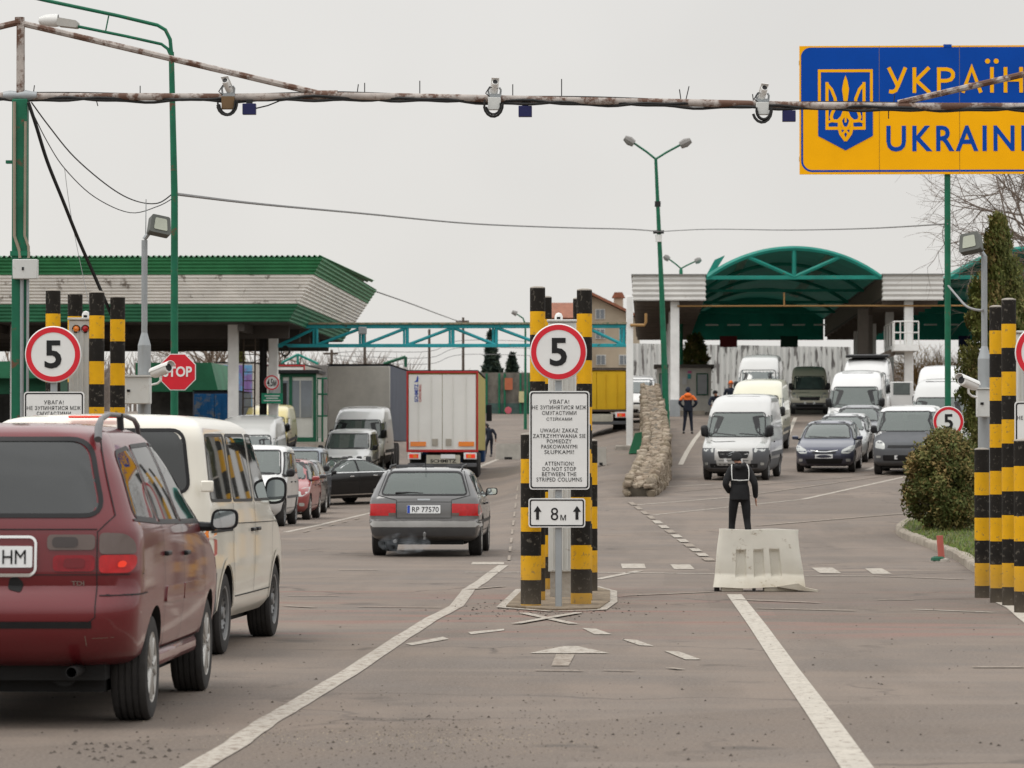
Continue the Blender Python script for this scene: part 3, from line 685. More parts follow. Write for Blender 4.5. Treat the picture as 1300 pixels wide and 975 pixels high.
part('chimney_cap', MB().prism([(q.x(776.5), q.z(377)), (q.x(793.5), q.z(377)), (q.x(790), q.z(370)), (q.x(780), q.z(370))], D + 1.8, D + 3.2), M['tile'], ch, off=t.location)
for px, py in ((762, 399), (762, 424), (763, 457), (792, 424), (792, 457), (730, 424), (730, 457)):
    w_ = 6.2; fr_ = part('window', MB().b2((q.x(px - w_), D - .08, q.z(py + 6.5)), (q.x(px + w_), D + .02, q.z(py - 6.5))), M['winframe'], t)
    part('pane', MB().b2((q.x(px - w_ + 1.2), D - .11, q.z(py + 5.5)), (q.x(px - .5), D - .085, q.z(py - 5.5))).b2((q.x(px + .5), D - .11, q.z(py + 5.5)), (q.x(px + w_ - 1.2), D - .085, q.z(py - 5.5))), M['winglass'], fr_, off=t.location)
t2 = thing('tiled_wing', 'low house wing with red tiled roof seen between the striped pillars', 'house', (q.x(702), D - 2, H(q.x(702), D)))
part('wall', MB().b2((q.x(686), D - 6, g0), (q.x(730), D - .5, q.z(406))), M['plaster'], t2)
mb = MB().prism([(D - 6.8, q.z(407)), (D - 1, q.z(385)), (D - .6, q.z(386.5)), (D - 6.6, q.z(409))], q.x(684), q.x(732), 'yz'); part('roof', mb, M['tile'], t2)

# --- kiosk with green frames on the left
M['kioskwhite'] = mat('kiosk_panel', (.5, .5, .46), .6, var=.08); M['kioskgreen'] = mat('kiosk_green', (.01, .085, .045), .5)
D = 165; q = PL(D); x0, x1 = q.x(355), q.x(401); zk0, zk1 = q.z(561), q.z(474)
t = thing('control_kiosk', 'white control kiosk with dark green frame and large windows left of the grey lorry', 'kiosk', ((x0 + x1) / 2, D, H((x0 + x1) / 2, D)))
zg = H(x1, D) - .2
part('plinth', MB().b2((x0 - .3, D - .4, zg), (q.x(430), D + 3.4, zk0)), M['concrete'], t)
part('wall', MB().b2((x0, D, zk0), (x1, D + 3, zk1)), M['kioskwhite'], t)
mb = MB(); f_ = .07
for a in (x0, q.x(367), q.x(397.5)): mb.b2((a, D - .05, zk0), (a + .14, D - .005, zk1))
mb.b2((x0, D - .055, zk0), (x1, D - .006, zk0 + .2)); mb.b2((x0, D - .055, zk1 - .15), (x1, D - .006, zk1))
part('frame', mb, M['kioskgreen'], t)
part('roof', MB().b2((x0 - .15, D - .25, zk1), (x1 + .15, D + 3.2, zk1 + .16)), M['trim'], t, bev=.02)
for a, b in ((357.5, 366), (369, 380), (382, 396)): part('window', MB().b2((q.x(a), D - .03, q.z(530)), (q.x(b), D - .002, q.z(483))), M['winglass'], t)
part('ticket_opening', MB().b2((q.x(359), D - .035, q.z(530)), (q.x(364), D - .031, q.z(486))), M['dark'], t)
mb = MB(); xs_ = [401, 408, 416, 422, 428]
for a in xs_: mb.cyl((q.x(a), D + .5, zg), (q.x(a), D + .5, q.z(480)), .05, n=6)
for y_ in (480, 500, 528): mb.cyl((q.x(401), D + .5, q.z(y_)), (q.x(428), D + .5, q.z(y_)), .04, n=6)
part('fence_frame', mb, M['greenpole'], t)
part('fence_panel', MB().b2((q.x(402), D + .48, q.z(556)), (q.x(428), D + .52, q.z(528))), M['kioskwhite'], t)
# --- booth near the orange jacketed person
D = 188; q = PL(D); x0, x1 = q.x(834), q.x(903)
t = thing('inspection_booth', 'grey inspection booth with green framed windows behind the white column', 'booth', (q.x(868), D, H(q.x(868), D)))
M['boothgrey'] = mat('booth_grey', (.48, .46, .42), .7, var=.1); zg = H(q.x(868), D) - .1
part('wall', MB().b2((x0, D, zg), (x1, D + 3, q.z(467))), M['boothgrey'], t)
part('roof', MB().b2((x0 - .15, D - .3, q.z(467)), (x1 + .15, D + 3.2, q.z(463))), M['soffit'], t)
for a, b in ((837, 851), (884, 899)):
    w_ = part('window', MB().b2((q.x(a), D - .04, q.z(502)), (q.x(b), D - .004, q.z(474))), M['kioskgreen'], t)
    part('pane', MB().b2((q.x(a + 1.5), D - .06, q.z(500.5)), (q.x(b - 1.5), D - .042, q.z(475.5))), M['winglass'], w_, off=t.location)
for k, (a, b, c_) in enumerate(((866, 872, (.5, .5, .5)), (873, 877, (.05, .3, .3)), (873, 878, (.5, .12, .25)))):
    part('poster', MB().b2((q.x(a), D - .03 - k * .002, q.z(488 - k * 7)), (q.x(b), D - .01, q.z(479 - k * 4))), mat('poster_paper', c_, .7), t)
part('base_panel', MB().b2((x0 - .02, D - .03, zg), (x1 + .02, D - .003, q.z(506))), mat('booth_base', (.55, .52, .47), .8), t)
# --- pavement strip in front of booth
mb = MB().b2((q.x(826), 176, H(q.x(840), 180) - .5), (q.x(890), 190, H(q.x(868), 178) + .14)); structure('pavement', mb, M['kerb'])

# --- green buildings and odds under/behind the left canopy
def boxthing(name, label, cat, pxa, pxb, ya, yb, D, dep, m_, group=None, base=True, bev=.03):
    q = PL(D); xa, xb = q.x(pxa), q.x(pxb); z0 = q.z(yb); 
    g = H((xa + xb) / 2, D)
    if base: z0 = min(z0, g)
    return single(name, label, cat, MB().b2((xa, D, z0), (xb, D + dep, q.z(ya))), m_, ((xa + xb) / 2, D, min(g, z0)), group, bev)
D = 152; q = PL(D)
t = thing('green_shed', 'green corrugated shed with sloping roof behind the stop sign', 'shed', (q.x(230), D, H(q.x(230), D)))
part('roof', MB().prism([(q.x(172), q.z(460)), (q.x(268), q.z(460)), (q.x(277), q.z(497)), (q.x(172), q.z(497))], D, D + 6), M['band_green2'], t)
part('wall', MB().b2((q.x(174), D + .6, H(q.x(230), D) - .2), (q.x(244), D + 5.5, q.z(497))), mat('cluttered_grey', (.09, .085, .08), .9, var=.6, scale=2), t)
t = thing('green_store', 'low dark green corrugated store at the far left edge', 'store', (q.x(-10), D + 3, H(q.x(0), D + 3)))
part('wall', MB().b2((q.x(-120), D + 3, H(q.x(0), D) - .2), (q.x(56), D + 9, q.z(478))), mat('green_wall_sheet', (.012, .09, .045), .6, var=.3), t)
part('roof', MB().b2((q.x(-122), D + 2.6, q.z(478)), (q.x(58), D + 9.4, q.z(456))), M['band_green2'], t)
boxthing('dark_hut', 'dark grey hut at the left edge behind the green post', 'hut', -60, 60, 500, 560, 140, 4, mat('hut_grey', (.06, .06, .058), .8, var=.4))
t = boxthing('grey_building', 'grey flat building block right of the left canopy column', 'building', 384, 414, 463, 540, 210, 8, mat('grey_block', (.17, .16, .15), .9))
boxthing('dark_container', 'black square opening box on the grey building front', 'container', 394, 408, 479, 492, 208, 1.5, M['dark'], base=False)
# roof frames
q = PL(205); mb = MB()
for a, b in (((357, 461), (378, 450)), ((378, 450), (404, 462)), ((378, 450), (378, 464))): mb.cyl(q.p(*a), q.p(*b), .07, n=6)
single('roof_frame', 'thin teal triangular roof frame above the grey building', 'frame', mb, M['tealpaint'], q.p(378, 464))
mb = MB()
for a, b in (((487, 462), (515, 453)), ((515, 453), (515, 466))): mb.cyl(q.p(*a), q.p(*b), .09, n=6)
single('roof_frame', 'thin dark teal sloping bracket above the grey tarpaulin lorry', 'frame', mb, M['kioskgreen'], q.p(515, 466))
# --- far gate and fence
D = 300; q = PL(D); t = thing('border_fence', 'grey mesh border fence with teal lower boards across the far lane end', 'fence', (q.x(645), D, H(q.x(645), D)))
zg = H(q.x(645), D)
part('mesh_panel', MB().b2((q.x(560), D, zg), (q.x(735), D + .1, q.z(473))), mat('fence_mesh', (.16, .145, .125), .9, var=.5, scale=1.5), t)
part('board', MB().b2((q.x(560), D - .15, zg), (q.x(735), D - .02, q.z(512))), mat('teal_grey_board', (.06, .10, .09), .8, var=.3), t)
for px in (618, 634, 641, 661, 672, 700): part('fence_post', MB().cyl((q.x(px), D - .25, zg), (q.x(px), D - .25, q.z(474)), .09, n=8), M['greenpole'], t)
single('orange_board', 'faded orange notice board on the far border fence', 'sign', MB().b2((q.x(641), D - .5, q.z(495)), (q.x(651), D - .4, q.z(480))), mat('faded_orange', (.4, .12, .06), .7), (q.x(646), D - .4, q.z(495)))
single('yellow_board', 'pale yellow notice board on the far green lamp post', 'sign', MB().b2((q.x(659), D - .5, q.z(511)), (q.x(669), D - .4, q.z(497))), mat('pale_yellow', (.5, .46, .25), .7), (q.x(664), D - .4, q.z(511)))
single('round_sign', 'small round pink and red sign low on the far fence', 'sign', MB().lathe([(.001, -.03), (.26, -.03), (.28, 0), (.001, .0)], 20, 'y', (q.x(645.5), D - .6, q.z(521))), mat('pinkred', (.5, .1, .13), .6), (q.x(645.5), D - .6, q.z(525)))
# ------------------------------------------------------------ striped pillars
seg = .254
def pillar(px, base_py, top_py, wpx, label, grp, D=None):
    if D is None: D = 4800 * EYE / (base_py - HOR)
    q = PL(D); x = q.x(px); z0 = H(x, D); z1 = q.z(top_py); r = wpx / 2 * D / F
    mb = MB(); z = z1; k = 0
    while z > z0 + .02:
        zn = max(z - seg, z0 - .02)
        mb.lathe([(r, zn), (r, z)], 28, 'z', (x, D, 0), k % 2); z = zn; k += 1
    mb.lathe([(r, z1), (r * .96, z1 + .012), (r * .5, z1 + .022), (.001, z1 + .024)], 28, 'z', (x, D, 0), 2)
    return single('striped_pillar', label, 'pillar', mb, [M['pblack'], M['pyellow'], M['concrete']], (x, D, z0), grp)
gm, gl, gr = 'black and yellow pillars of the middle island', 'black and yellow pillars of the left island', 'black and yellow pillars of the right island'
pillar(674, 771, 552, 26, 'short thick striped pillar at the front left of the middle island', gm)
pillar(737.5, 769, 540, 26, 'short thick striped pillar at the front right of the middle island behind the text panel', gm)
pillar(682.5, 0, 366, 19.5, 'tallest striped pillar left of the middle speed limit disc', gm, 41.2)
pillar(742, 0, 369, 19.5, 'tall striped pillar right of the middle speed limit disc', gm, 41.2)
pillar(692, 0, 378, 17, 'tall striped pillar mostly hidden behind the front left tall one of the middle island', gm, 44.5)
pillar(736, 0, 380, 17, 'tall striped pillar mostly hidden behind the front right tall one of the middle island', gm, 44.5)
pillar(750, 0, 560, 17, 'short striped pillar peeking out at the back right of the middle island', gm, 44)
pillar(67, 0, 368.5, 19, 'striped pillar directly above the left speed limit disc', gl, 41.8)
pillar(95, 0, 373, 19, 'striped pillar behind the white cabinet with two lamps', gl, 43.5)
pillar(122.5, 0, 371, 19.5, 'striped pillar just right of the white cabinet with two lamps', gl, 41.8)
pillar(149, 0, 377, 19, 'striped pillar of the left island next to the grey floodlight mast', gl, 43.5)
pillar(1246.5, 758, 571, 19, 'shortest striped pillar beside the round green bush', gr)
pillar(1265, 764, 391, 17, 'tall striped pillar of the right island nearest the grey floodlight mast', gr)
pillar(1281, 768, 382, 18.5, 'tallest striped pillar of the right island left of the white cabinet', gr)
pillar(1297.5, 777, 560, 21, 'short striped pillar at the right picture edge behind the text panel', gr)
# ------------------------------------------------------------ islands
M['island'] = mat('island_dirt', (.21, .165, .115), .95, var=.5, scale=2.5, bump=.8, bscale=12, rust=.3, rustcol=(.12, .09, .06), rscale=5)
def island(cxp, pts, name_label):
    poly = pxpoly(pts); c = sum((Vector(v) for v in poly), Vector((0, 0))) / len(poly)
    inner = [tuple(c + (Vector(v) - c) * .93) for v in poly]
    o = structure('traffic_island', MB().prism(inner[::-1], -.05, .022, 'xy'), M['island']); 
    ring = path_strip([Vector(v) for v in poly] + [Vector(poly[0])], .12); mark([v for v in ring], 'paint_fresh', .0065) if False else None
    for a, b in zip(poly, poly[1:] + poly[:1]): mark(line_w(a, b, .10), 'paint', .008 + random.uniform(0, .003))
random.seed(2)
island(705, [(636, 772), (660, 749), (755, 745), (778, 751), (778, 765), (764, 775), (700, 777)], '')
# ------------------------------------------------------------ sign assemblies
def disc_sign(t, q, cx, cy, r, num, D, w_=.62):
    mb = MB().lathe([(.001, .0), (r * 1.0, .0), (r * 1.03, -.012), (r * 1.0, -.022), (.001, -.022)], 56, 'y', (q.x(cx), D, q.z(cy)))
    pl = part('speed_plate', mb, M['signwhite'], t)
    part('red_ring', MB().lathe([(r * .80, -.0225), (r * .80, -.026), (r * .985, -.026), (r * .985, -.0225)], 56, 'y', (q.x(cx), D, q.z(cy))), M['signred'], pl, off=t.location)
    part('numeral', text_mb(num, r * w_, r * 1.02, q.x(cx), q.z(cy), D - .024, .003, bold=.022), M['ink'], pl, off=t.location)
def panel(t, q, x0, y0, x1, y1, D, lines, name='text_panel', r=.035):
    xa, xb, za, zb = q.x(x0), q.x(x1), q.z(y1), q.z(y0)
    pl = part(name, MB().prism(rr(xa, za, xb, zb, r), D - .02, D), M['signwhite'], t)
    o_ = rr(xa + .012, za + .012, xb - .012, zb - .012, r - .006); i_ = rr(xa + .026, za + .026, xb - .026, zb - .026, r - .014); n = len(o_)
    vs = [Vector((p_[0], D - .0225, p_[1])) for p_ in o_ + i_] ; part('border', MB().add(vs, [(i, (i + 1) % n, n + (i + 1) % n, n + i) for i in range(n)]), M['ink'], pl, off=t.location)
    if lines:
        mbs = [text_mb(s_, w_ * (q.x(1) - q.x(0)), h_ * (q.x(1) - q.x(0)), q.x(cx), q.z(cy), D - .021, .002, bold=.0, spacing=1.1) for s_, cx, cy, w_, h_ in lines]
        part('lettering', merge(*mbs), M['ink'], pl, off=t.location)
    return pl
LINES = [('УВАГА!', 0, 13.5, 25, 5), ('НЕ ЗУПИНЯТИСЯ МІЖ', 0, 20.7, 68, 5), ('СМУГАСТИМИ', 0, 27.8, 43, 5), ('СТІЙКАМИ', 0, 35, 32, 5), ('UWAGA! ZAKAZ', 0, 50, 47, 5), ('ZATRZYMYWANIA SIE', 0, 57, 66, 5),
         ('POMIEDZY', 0, 63.7, 31, 5), ('PASKOWANYMI', 0, 70.5, 45, 5), ('SŁUPKAMI!', 0, 77.3, 37, 5), ('ATTENTION!', 0, 92, 36, 5), ('DO NOT STOP', 0, 98.8, 42, 5), ('BETWEEN THE', 0, 105.5, 43, 5), ('STRIPED COLUMNS', 0, 112.2, 57, 5)]
def arrow(q, cx, cy, s, D):
    pts = [(0, 15), (8, 3), (3, 3), (3, -13), (-3, -13), (-3, 3), (-8, 3)]; k = (q.x(1) - q.x(0)) * s
    return MB().prism([(q.x(cx) + a * k, q.z(cy) + b * k) for a, b in pts][::-1], D - .024, D - .021)
def sign_post(cx, D, label, disc_y, pan=None, lane=None, top=None, base=.0):
    q = PL(D); x = q.x(cx); t = thing('sign_post', label, 'sign', (x, D + .05, H(x, D)), 'speed limit posts of the three islands')
    part('post', MB().b2((x - .035, D + .02, H(x, D)), (x + .035, D + .07, q.z(top or disc_y - 20))), M['galv'], t, bev=.006)
    disc_sign(t, q, cx, disc_y, 35.2 * D / F, '5', D)
    if pan: panel(t, q, cx - 37, pan, cx + 39.5, pan + 125, D, [(s_, cx + 1, pan + dy, w_, h_) for s_, _, dy, w_, h_ in LINES])
    if lane:
        pl = panel(t, q, cx - 38, lane, cx + 34, lane + 37, D, [('8', cx - 5, lane + 20, 9.5, 16), ('м', cx + 6, lane + 24.5, 7, 7)], 'lane_panel', .03)
        part('arrow', merge(arrow(q, cx - 26.5, lane + 19, .62, D), arrow(q, cx + 23.5, lane + 19, .62, D)), M['ink'], pl, off=t.location)
    return t
sign_post(709, 39.45, 'speed limit post on the middle island with text panel and eight metre panel', 447, 496.5, 632.5)
sign_post(67.5, 41.0, 'speed limit post on the left island rising behind the maroon car', 449.5, 497, 634)
sign_post(1325, 39.4, 'speed limit post cut off by the right picture edge', 448, 510, 645)
# ------------------------------------------------------------ white cabinets
def cabinet(pxa, pxb, top, D, label, lamps=False, dome=None, base_gap=.25):
    q = PL(D); xa, xb = q.x(pxa), q.x(pxb); z0 = H(xa, D); z1 = q.z(top); dep = .35
    t = thing('equipment_cabinet', label, 'cabinet', ((xa + xb) / 2, D + dep / 2, z0), 'white equipment cabinets on the islands')
    part('plinth', MB().b2((xa + .02, D + .02, z0 - .02), (xb - .02, D + dep - .02, z0 + .3)), M['concrete'], t)
    part('body', MB().b2((xa, D, z0 + .3), (xb, D + dep, z1)), M['cabinet'], t, bev=.01)
    part('lid', MB().b2((xa - .015, D - .02, z1 + .002), (xb + .015, D + dep + .02, z1 + .03)), M['cabinet'], t, bev=.008)
    mb = MB(); k = xa + .04
    while k < xb - .03: mb.b2((k, D - .012, z0 + .32), (k + .018, D - .001, z1 - .1)); k += .055
    part('ribs', mb, M['cabinet'], t)
    if lamps:
        for px, m_ in ((96.5, 'orange'), (108, 'redlamp')):
            l_ = part('signal_lamp', MB().lathe([(.001, -.03), (.028, -.022), (.037, 0), (.04, .02)], 20, 'y', (q.x(px), D - .01, q.z(417))), M[m_], t)
            part('lamp_rim', MB().lathe([(.037, .0), (.046, -.004), (.046, .012)], 20, 'y', (q.x(px), D - .01, q.z(417))), M['trim'], l_, off=t.location)
    if dome:
        d_ = part('dome', MB().lathe([(.045, z1 + .03), (.045, z1 + .07), (.03, z1 + .1), (.001, z1 + .11)], 20, 'z', (q.x(dome), D + .1, 0)), M['camwhite'], t)
        part('dome_slot', MB().b2((q.x(dome) - .02, D + .05, z1 + .035), (q.x(dome) + .02, D + .06, z1 + .06)), M['dark'], d_, off=t.location)
cabinet(696, 731, 409, 42.1, 'tall white cabinet standing between the striped pillars of the middle island', dome=709)
cabinet(87, 114, 406, 42.0, 'tall white cabinet with orange and red lamps left of a striped pillar', True, 107)
cabinet(1292, 1325, 424, 41.5, 'tall white cabinet cut by the right picture edge', dome=1309)
# ------------------------------------------------------------ gantry
DG = 42.0; q = PL(DG); t = thing('camera_gantry', 'rusty white and brown pipe gantry carrying cameras across the whole road', 'gantry', (q.x(25), DG, 0))
x = q.x(25); 
part('post', MB().b2((x - .085, DG - .07, 0), (x + .085, DG + .07, q.z(124))), M['greenpole'], t, bev=.01)
part('upper_post', MB().b2((x - .042, DG - .04, q.z(122)), (x + .042, DG + .04, q.z(25))), M['rustpipe'], t, bev=.008)
random.seed(9)
bpts = [(-90, 121), (0, 122), (100, 122.5), (300, 123.5), (430, 121.5), (560, 124), (700, 127), (850, 130), (1000, 133.5), (1150, 135), (1300, 135.5), (1560, 136)]
bw = [q.p(a, b) for a, b in bpts]; part('beam', MB().tube(bw, .043, 12), M['rustpipe'], t)
def wavy(a, b, sag, n, y0=0, jit=.01, down=.05):
    pts = []
    for i in range(n + 1):
        u = i / n; c = a.lerp(b, u); pts.append(c + Vector((0, y0, -down - sag * abs(math.sin(u * math.pi * n / 6)) + random.uniform(-jit, jit))))
    return pts
for k in range(len(bw) - 1):
    pass
def along(px):                                   # beam height at px
    for (a, ya), (b, yb) in zip(bpts, bpts[1:]):
        if px <= b: return ya + (yb - ya) * (px - a) / (b - a)
mb = MB(); 
for off_, lo in ((3.6, 0), (4.4, 3)):
    mb.tube([q.p(px, along(px) + off_ + 2.0 * math.sin(px / 37 + lo) + .9 * math.sin(px / 11 + lo), -.04 + .05 * math.sin(px / 23)) for px in range(-80, 1540, 12)], .016, 6)
part('cable_bundle', mb, M['cable'], t)
mb = MB().tube([q.p(px, along(px) - 3.6 - 1.2 * math.sin(px / 53), -.01) for px in range(-80, 1540, 12)], .009, 5); part('top_cable', mb, M['cable'], t)
part('tie', MB().cyl(q.p(25, 29), q.p(415, 121), .035, n=8), M['rustpipe'], t)
part('tie', MB().cyl(q.p(25, 28), q.p(-90, 55), .035, n=8), M['rustpipe'], t)
part('tie', MB().cyl(q.p(1140, 131), q.p(1545, 38), .035, n=8), M['rustpipe'], t)
part('collar', MB().cyl(q.p(25, 30), q.p(25, 22), .055, n=12).cyl(q.p(415, 121) + Vector((-.15, 0, 0)), q.p(415, 121) + Vector((.12, 0, 0)), .056, n=12), M['rustpipe'], t)
part('far_post', MB().b2((q.x(1545) - .085, DG - .07, 0), (q.x(1545) + .085, DG + .07, q.z(30))), M['greenpole'], t, bev=.01)
part('joint_wrap', MB().lathe([(.047, -.2), (.06, -.12), (.05, -.04), (.064, .05), (.05, .12), (.046, .18)], 12, 'x', tuple(q.p(27, 121.5))), M['galv'], t)
for px, l, a in ((42, 9, .1), (178, 9, 0), (453, 10, .1), (463, 12, 0), (651, 14, 0), (713, 22, 0), (533, 16, 0), (865, 12, -.1), (870, 16, .15), (121, -8, -.2), (957, 8, -.1), (1128, -12, 0), (1134, 10, .1)):
    z = along(px); part('wire_stub', MB().cyl(q.p(px, z), q.p(px + l * a * 2, z - l - (5 if l > 0 else -4)), .006, n=5), M['cable'], t)
part('conduit', MB().tube([q.p(20, 130, -.09), q.p(20, 300, -.09), q.p(26, 318, -.09), q.p(27, 328, -.09)], .018, 8).tube([q.p(34, 155, -.09), q.p(33, 300, -.09), q.p(38, 314, -.09), q.p(38, 328, -.09)], .015, 8), mat('beige_conduit', (.28, .24, .18), .7), t)
part('conduit', MB().tube([q.p(29.5, 354, -.09), q.p(29.5, 560, -.09)], .022, 8).tube([q.p(37, 354, -.09), q.p(36.5, 560, -.09)], .016, 8), M['galv'], t)
jb = part('junction_box', MB().b2((q.x(19), DG - .2, q.z(354)), (q.x(50), DG - .08, q.z(329))), M['cabinet'], t, bev=.008)
part('box_lock', MB().b2((q.x(31), DG - .208, q.z(343)), (q.x(33.5), DG - .2, q.z(339))), M['ink'], jb, off=t.location)
part('bracket', MB().b2((q.x(7), DG - .04, q.z(206)), (q.x(18), DG + .04, q.z(202))), M['greenpole'], t)
part('collar', MB().b2((q.x(14), DG - .1, q.z(324)), (q.x(36), DG + .1, q.z(318))), M['greenpole'], t)
M['brownbox'] = mat('brown_box', (.16, .1, .05), .7); M['bluebox'] = mat('navy_box', (.012, .014, .075), .35)
for i, (px, lab, bx) in enumerate(((290, 'camera with a brown box at the left of the gantry beam', 'brownbox'), (628, 'camera over the middle lane at the centre of the gantry beam', 'cabinet'), (968, 'camera nearest the blue and yellow country sign', 'cabinet'))):
    y = along(px); t = thing('gantry_camera', 'white housed ' + lab, 'camera', q.p(px, y), 'cameras on the gantry beam')
    c = q.p(px, y - 12, -.06)
    dr = Matrix.Rotation(R(-38), 3, 'X') @ Matrix.Rotation(R((-12, 6, 10)[i]), 3, 'Z')
    hs_ = MB().lathe([(.001, -.17), (.04, -.17), (.055, -.165), (.058, -.1), (.056, .12), (.045, .16), (.001, .165)], 20, 'y')
    hs_.v = [c + dr @ (v * .66) for v in hs_.v]; h_ = part('housing', hs_, M['camwhite'], t)
    vz = MB().b2((-.066, -.22, .045), (.066, .16, .062)); vz.v = [c + dr @ (v * .66) for v in vz.v]; part('sunshade', vz, M['camwhite'], h_, off=t.location, bev=.01)
    ln = MB().lathe([(.001, -.176), (.043, -.176), (.043, -.16)], 20, 'y'); ln.v = [c + dr @ (v * .66) for v in ln.v]; part('lens', ln, M['ink'], h_, off=t.location)
    part('bracket', MB().tube([q.p(px - 7, y - 2, -.02), q.p(px - 8, y - 11, -.03), q.p(px - 6, y - 14, -.04)], .012, 6).tube([q.p(px + 7, y - 2, -.02), q.p(px + 8, y - 11, -.03), q.p(px + 6, y - 14, -.04)], .012, 6).b2((q.x(px - 8), DG - .05, q.z(y - 2)), (q.x(px + 8), DG + .04, q.z(y - 6))), M['galv'], t)
    part('junction_box', MB().b2((q.x(px - 8), DG - .12, q.z(y + 15)), (q.x(px + 8), DG - .045, q.z(y - 1))), M[bx], t, bev=.006)
    mb = MB()
    for k in range(5):
        s_ = random.choice((-1, 1)); rr_ = 11 + random.uniform(-2, 3); ph = random.uniform(-.3, .5)
        mb.tube([q.p(px + math.cos(a * math.pi / 8 + ph) * rr_ * .9 + s_, y + 9 + math.sin(a * math.pi / 8 + ph) * rr_ * 1.15, -.13 - .01 * k) for a in range(9)], .011, 6)
    mb.tube([q.p(px - 6, y - 2, -.1), q.p(px - 11, y - 6, -.1), q.p(px - 6, y - 14, -.1), q.p(px + 4, y - 12, -.1)], .007, 6)
    part('cable_loop', mb, M['cable'], t)
for px, py, lab in ((316.5, 131, 'hanging just right of the brown boxed camera'), (667, 135, 'hanging right of the centre camera'), (1002, 142, 'hanging at the left edge of the country sign')):
    t = thing('floodlight_box', 'small navy blue box ' + lab, 'lamp', q.p(px, py), 'navy boxes under the gantry beam')
    part('case', MB().b2((q.x(px - 8.5), DG - .08, q.z(py + 14)), (q.x(px + 8.5), DG + .0, q.z(py))), M['bluebox'], t, bev=.005)
    part('hanger', MB().b2((q.x(px - 4), DG - .05, q.z(py)), (q.x(px + 4), DG - .02, q.z(py - 5))), M['cable'], t)
single('drop_cable', 'thin wire drooping from the brown boxed camera to its blue box and beam', 'cable', MB().tube([q.p(323, 138), q.p(340, 134), q.p(355, 128), q.p(372, 126)], .008, 5), M['cable'], q.p(323, 138))
# --- cables
def cable(label, pts, r=.012, m_='cable', n=6, grp='overhead cables'):
    P3 = [P(*a) for a in pts]; outp = []
    for i in range(len(P3) - 1):                        # catmull-rom
        p0, p1, p2, p3 = P3[max(i - 1, 0)], P3[i], P3[i + 1], P3[min(i + 2, len(P3) - 1)]
        for k in range(n):
            u = k / n; outp.append(.5 * ((2 * p1) + (p2 - p0) * u + (2 * p0 - 5 * p1 + 4 * p2 - p3) * u * u + (3 * p1 - p0 - 3 * p2 + p3) * u ** 3))
    outp.append(P3[-1]); single('cable', label, 'cable', MB().tube(outp, r, 6), M[m_], P3[0], grp)
cable('thick black twisted cable slanting down from the left gantry post', [(36, 130, 41.9), (46, 160, 42), (60, 205, 42.2), (80, 255, 42.5), (100, 305, 43), (122, 355, 43.4), (150, 420, 43.6)], .022)
cable('thin cable sagging from the left gantry post to the green lamp post, upper one', [(40, 130, 42), (62, 160, 42.5), (95, 200, 44), (140, 238, 46), (172, 255, 47), (200, 258, 48), (219, 246, 48)], .008)
cable('thin cable sagging from the left gantry post to the green lamp post, lower one', [(40, 140, 42), (60, 180, 42.5), (83, 215, 44), (120, 250, 46), (165, 270, 47), (200, 262, 48), (219, 252, 48)], .006)
cable('long grey cable crossing the sky from green lamp post to the twin lamp', [(221, 246, 48), (330, 259, 65), (460, 271, 85), (600, 284, 105), (720, 289, 122), (800, 291, 134), (837, 294, 140)], .022, 'greycable')
cable('grey cable crossing the sky from the twin lamp to the right sign pole', [(837, 294, 140), (900, 291, 130), (1000, 292, 110), (1100, 290, 92), (1190, 285, 78), (1203, 284, 76)], .016, 'greycable')
cable('faint thin wire dropping from the canopy corner to the far utility pole', [(474, 369, 150), (520, 385, 180), (560, 400, 220), (588, 410, 258)], .03, 'greycable')
cable('pale thin string hanging beside the thick black cable', [(82, 214, 44), (88, 260, 44), (98, 315, 44), (115, 395, 43.5)], .0035, 'greycable')
cable('loose grey cable hanging between green pole and grey mast on the right', [(1204, 363, 60), (1215, 376, 55), (1226, 388, 50), (1238, 393, 46), (1248, 394, 44.3)], .016, 'greycable')
# ------------------------------------------------------------ tall green lamp post, left
D = 48; q = PL(D); x = q.x(221.5); t = thing('street_lamp', 'tall green street lamp whose two curved arms reach left over the gantry', 'street lamp', (x, D, 0))
part('pole', MB().tube([(x, D, 0), q.p(221.5, 250), q.p(217.5, 66)], [.055, .045, .035], 14), M['greenpole'], t)
part('arm', MB().tube([q.p(217.5, 66), q.p(216, 50), q.p(210, 38), q.p(200, 32), q.p(150, 20), q.p(60, 1), q.p(-40, -22)], .024, 10), M['greenpole'], t)
part('arm', MB().tube([q.p(216.5, 70), q.p(213, 62), q.p(205, 56), q.p(160, 46), q.p(96, 33)], .02, 10).cyl(q.p(138, 20), q.p(134, 40), .01, n=6), M['greenpole'], t)
hd = MB().prism(rnd([(q.x(98), q.z(34)), (q.x(98.5), q.z(25)), (q.x(73), q.z(20.5)), (q.x(72), q.z(31))], .03), D - .11, D + .11)
lh = part('lamp_head', hd, mat('lamp_grey', (.42, .41, .38), .6), t); part('lamp_glass', MB().lathe([(.001, -.22), (.045, -.2), (.075, -.12), (.085, 0), (.08, .04)], 16, 'x', q.p(70, 26)), mat('lamp_white', (.7, .7, .68), .3), lh, off=t.location)
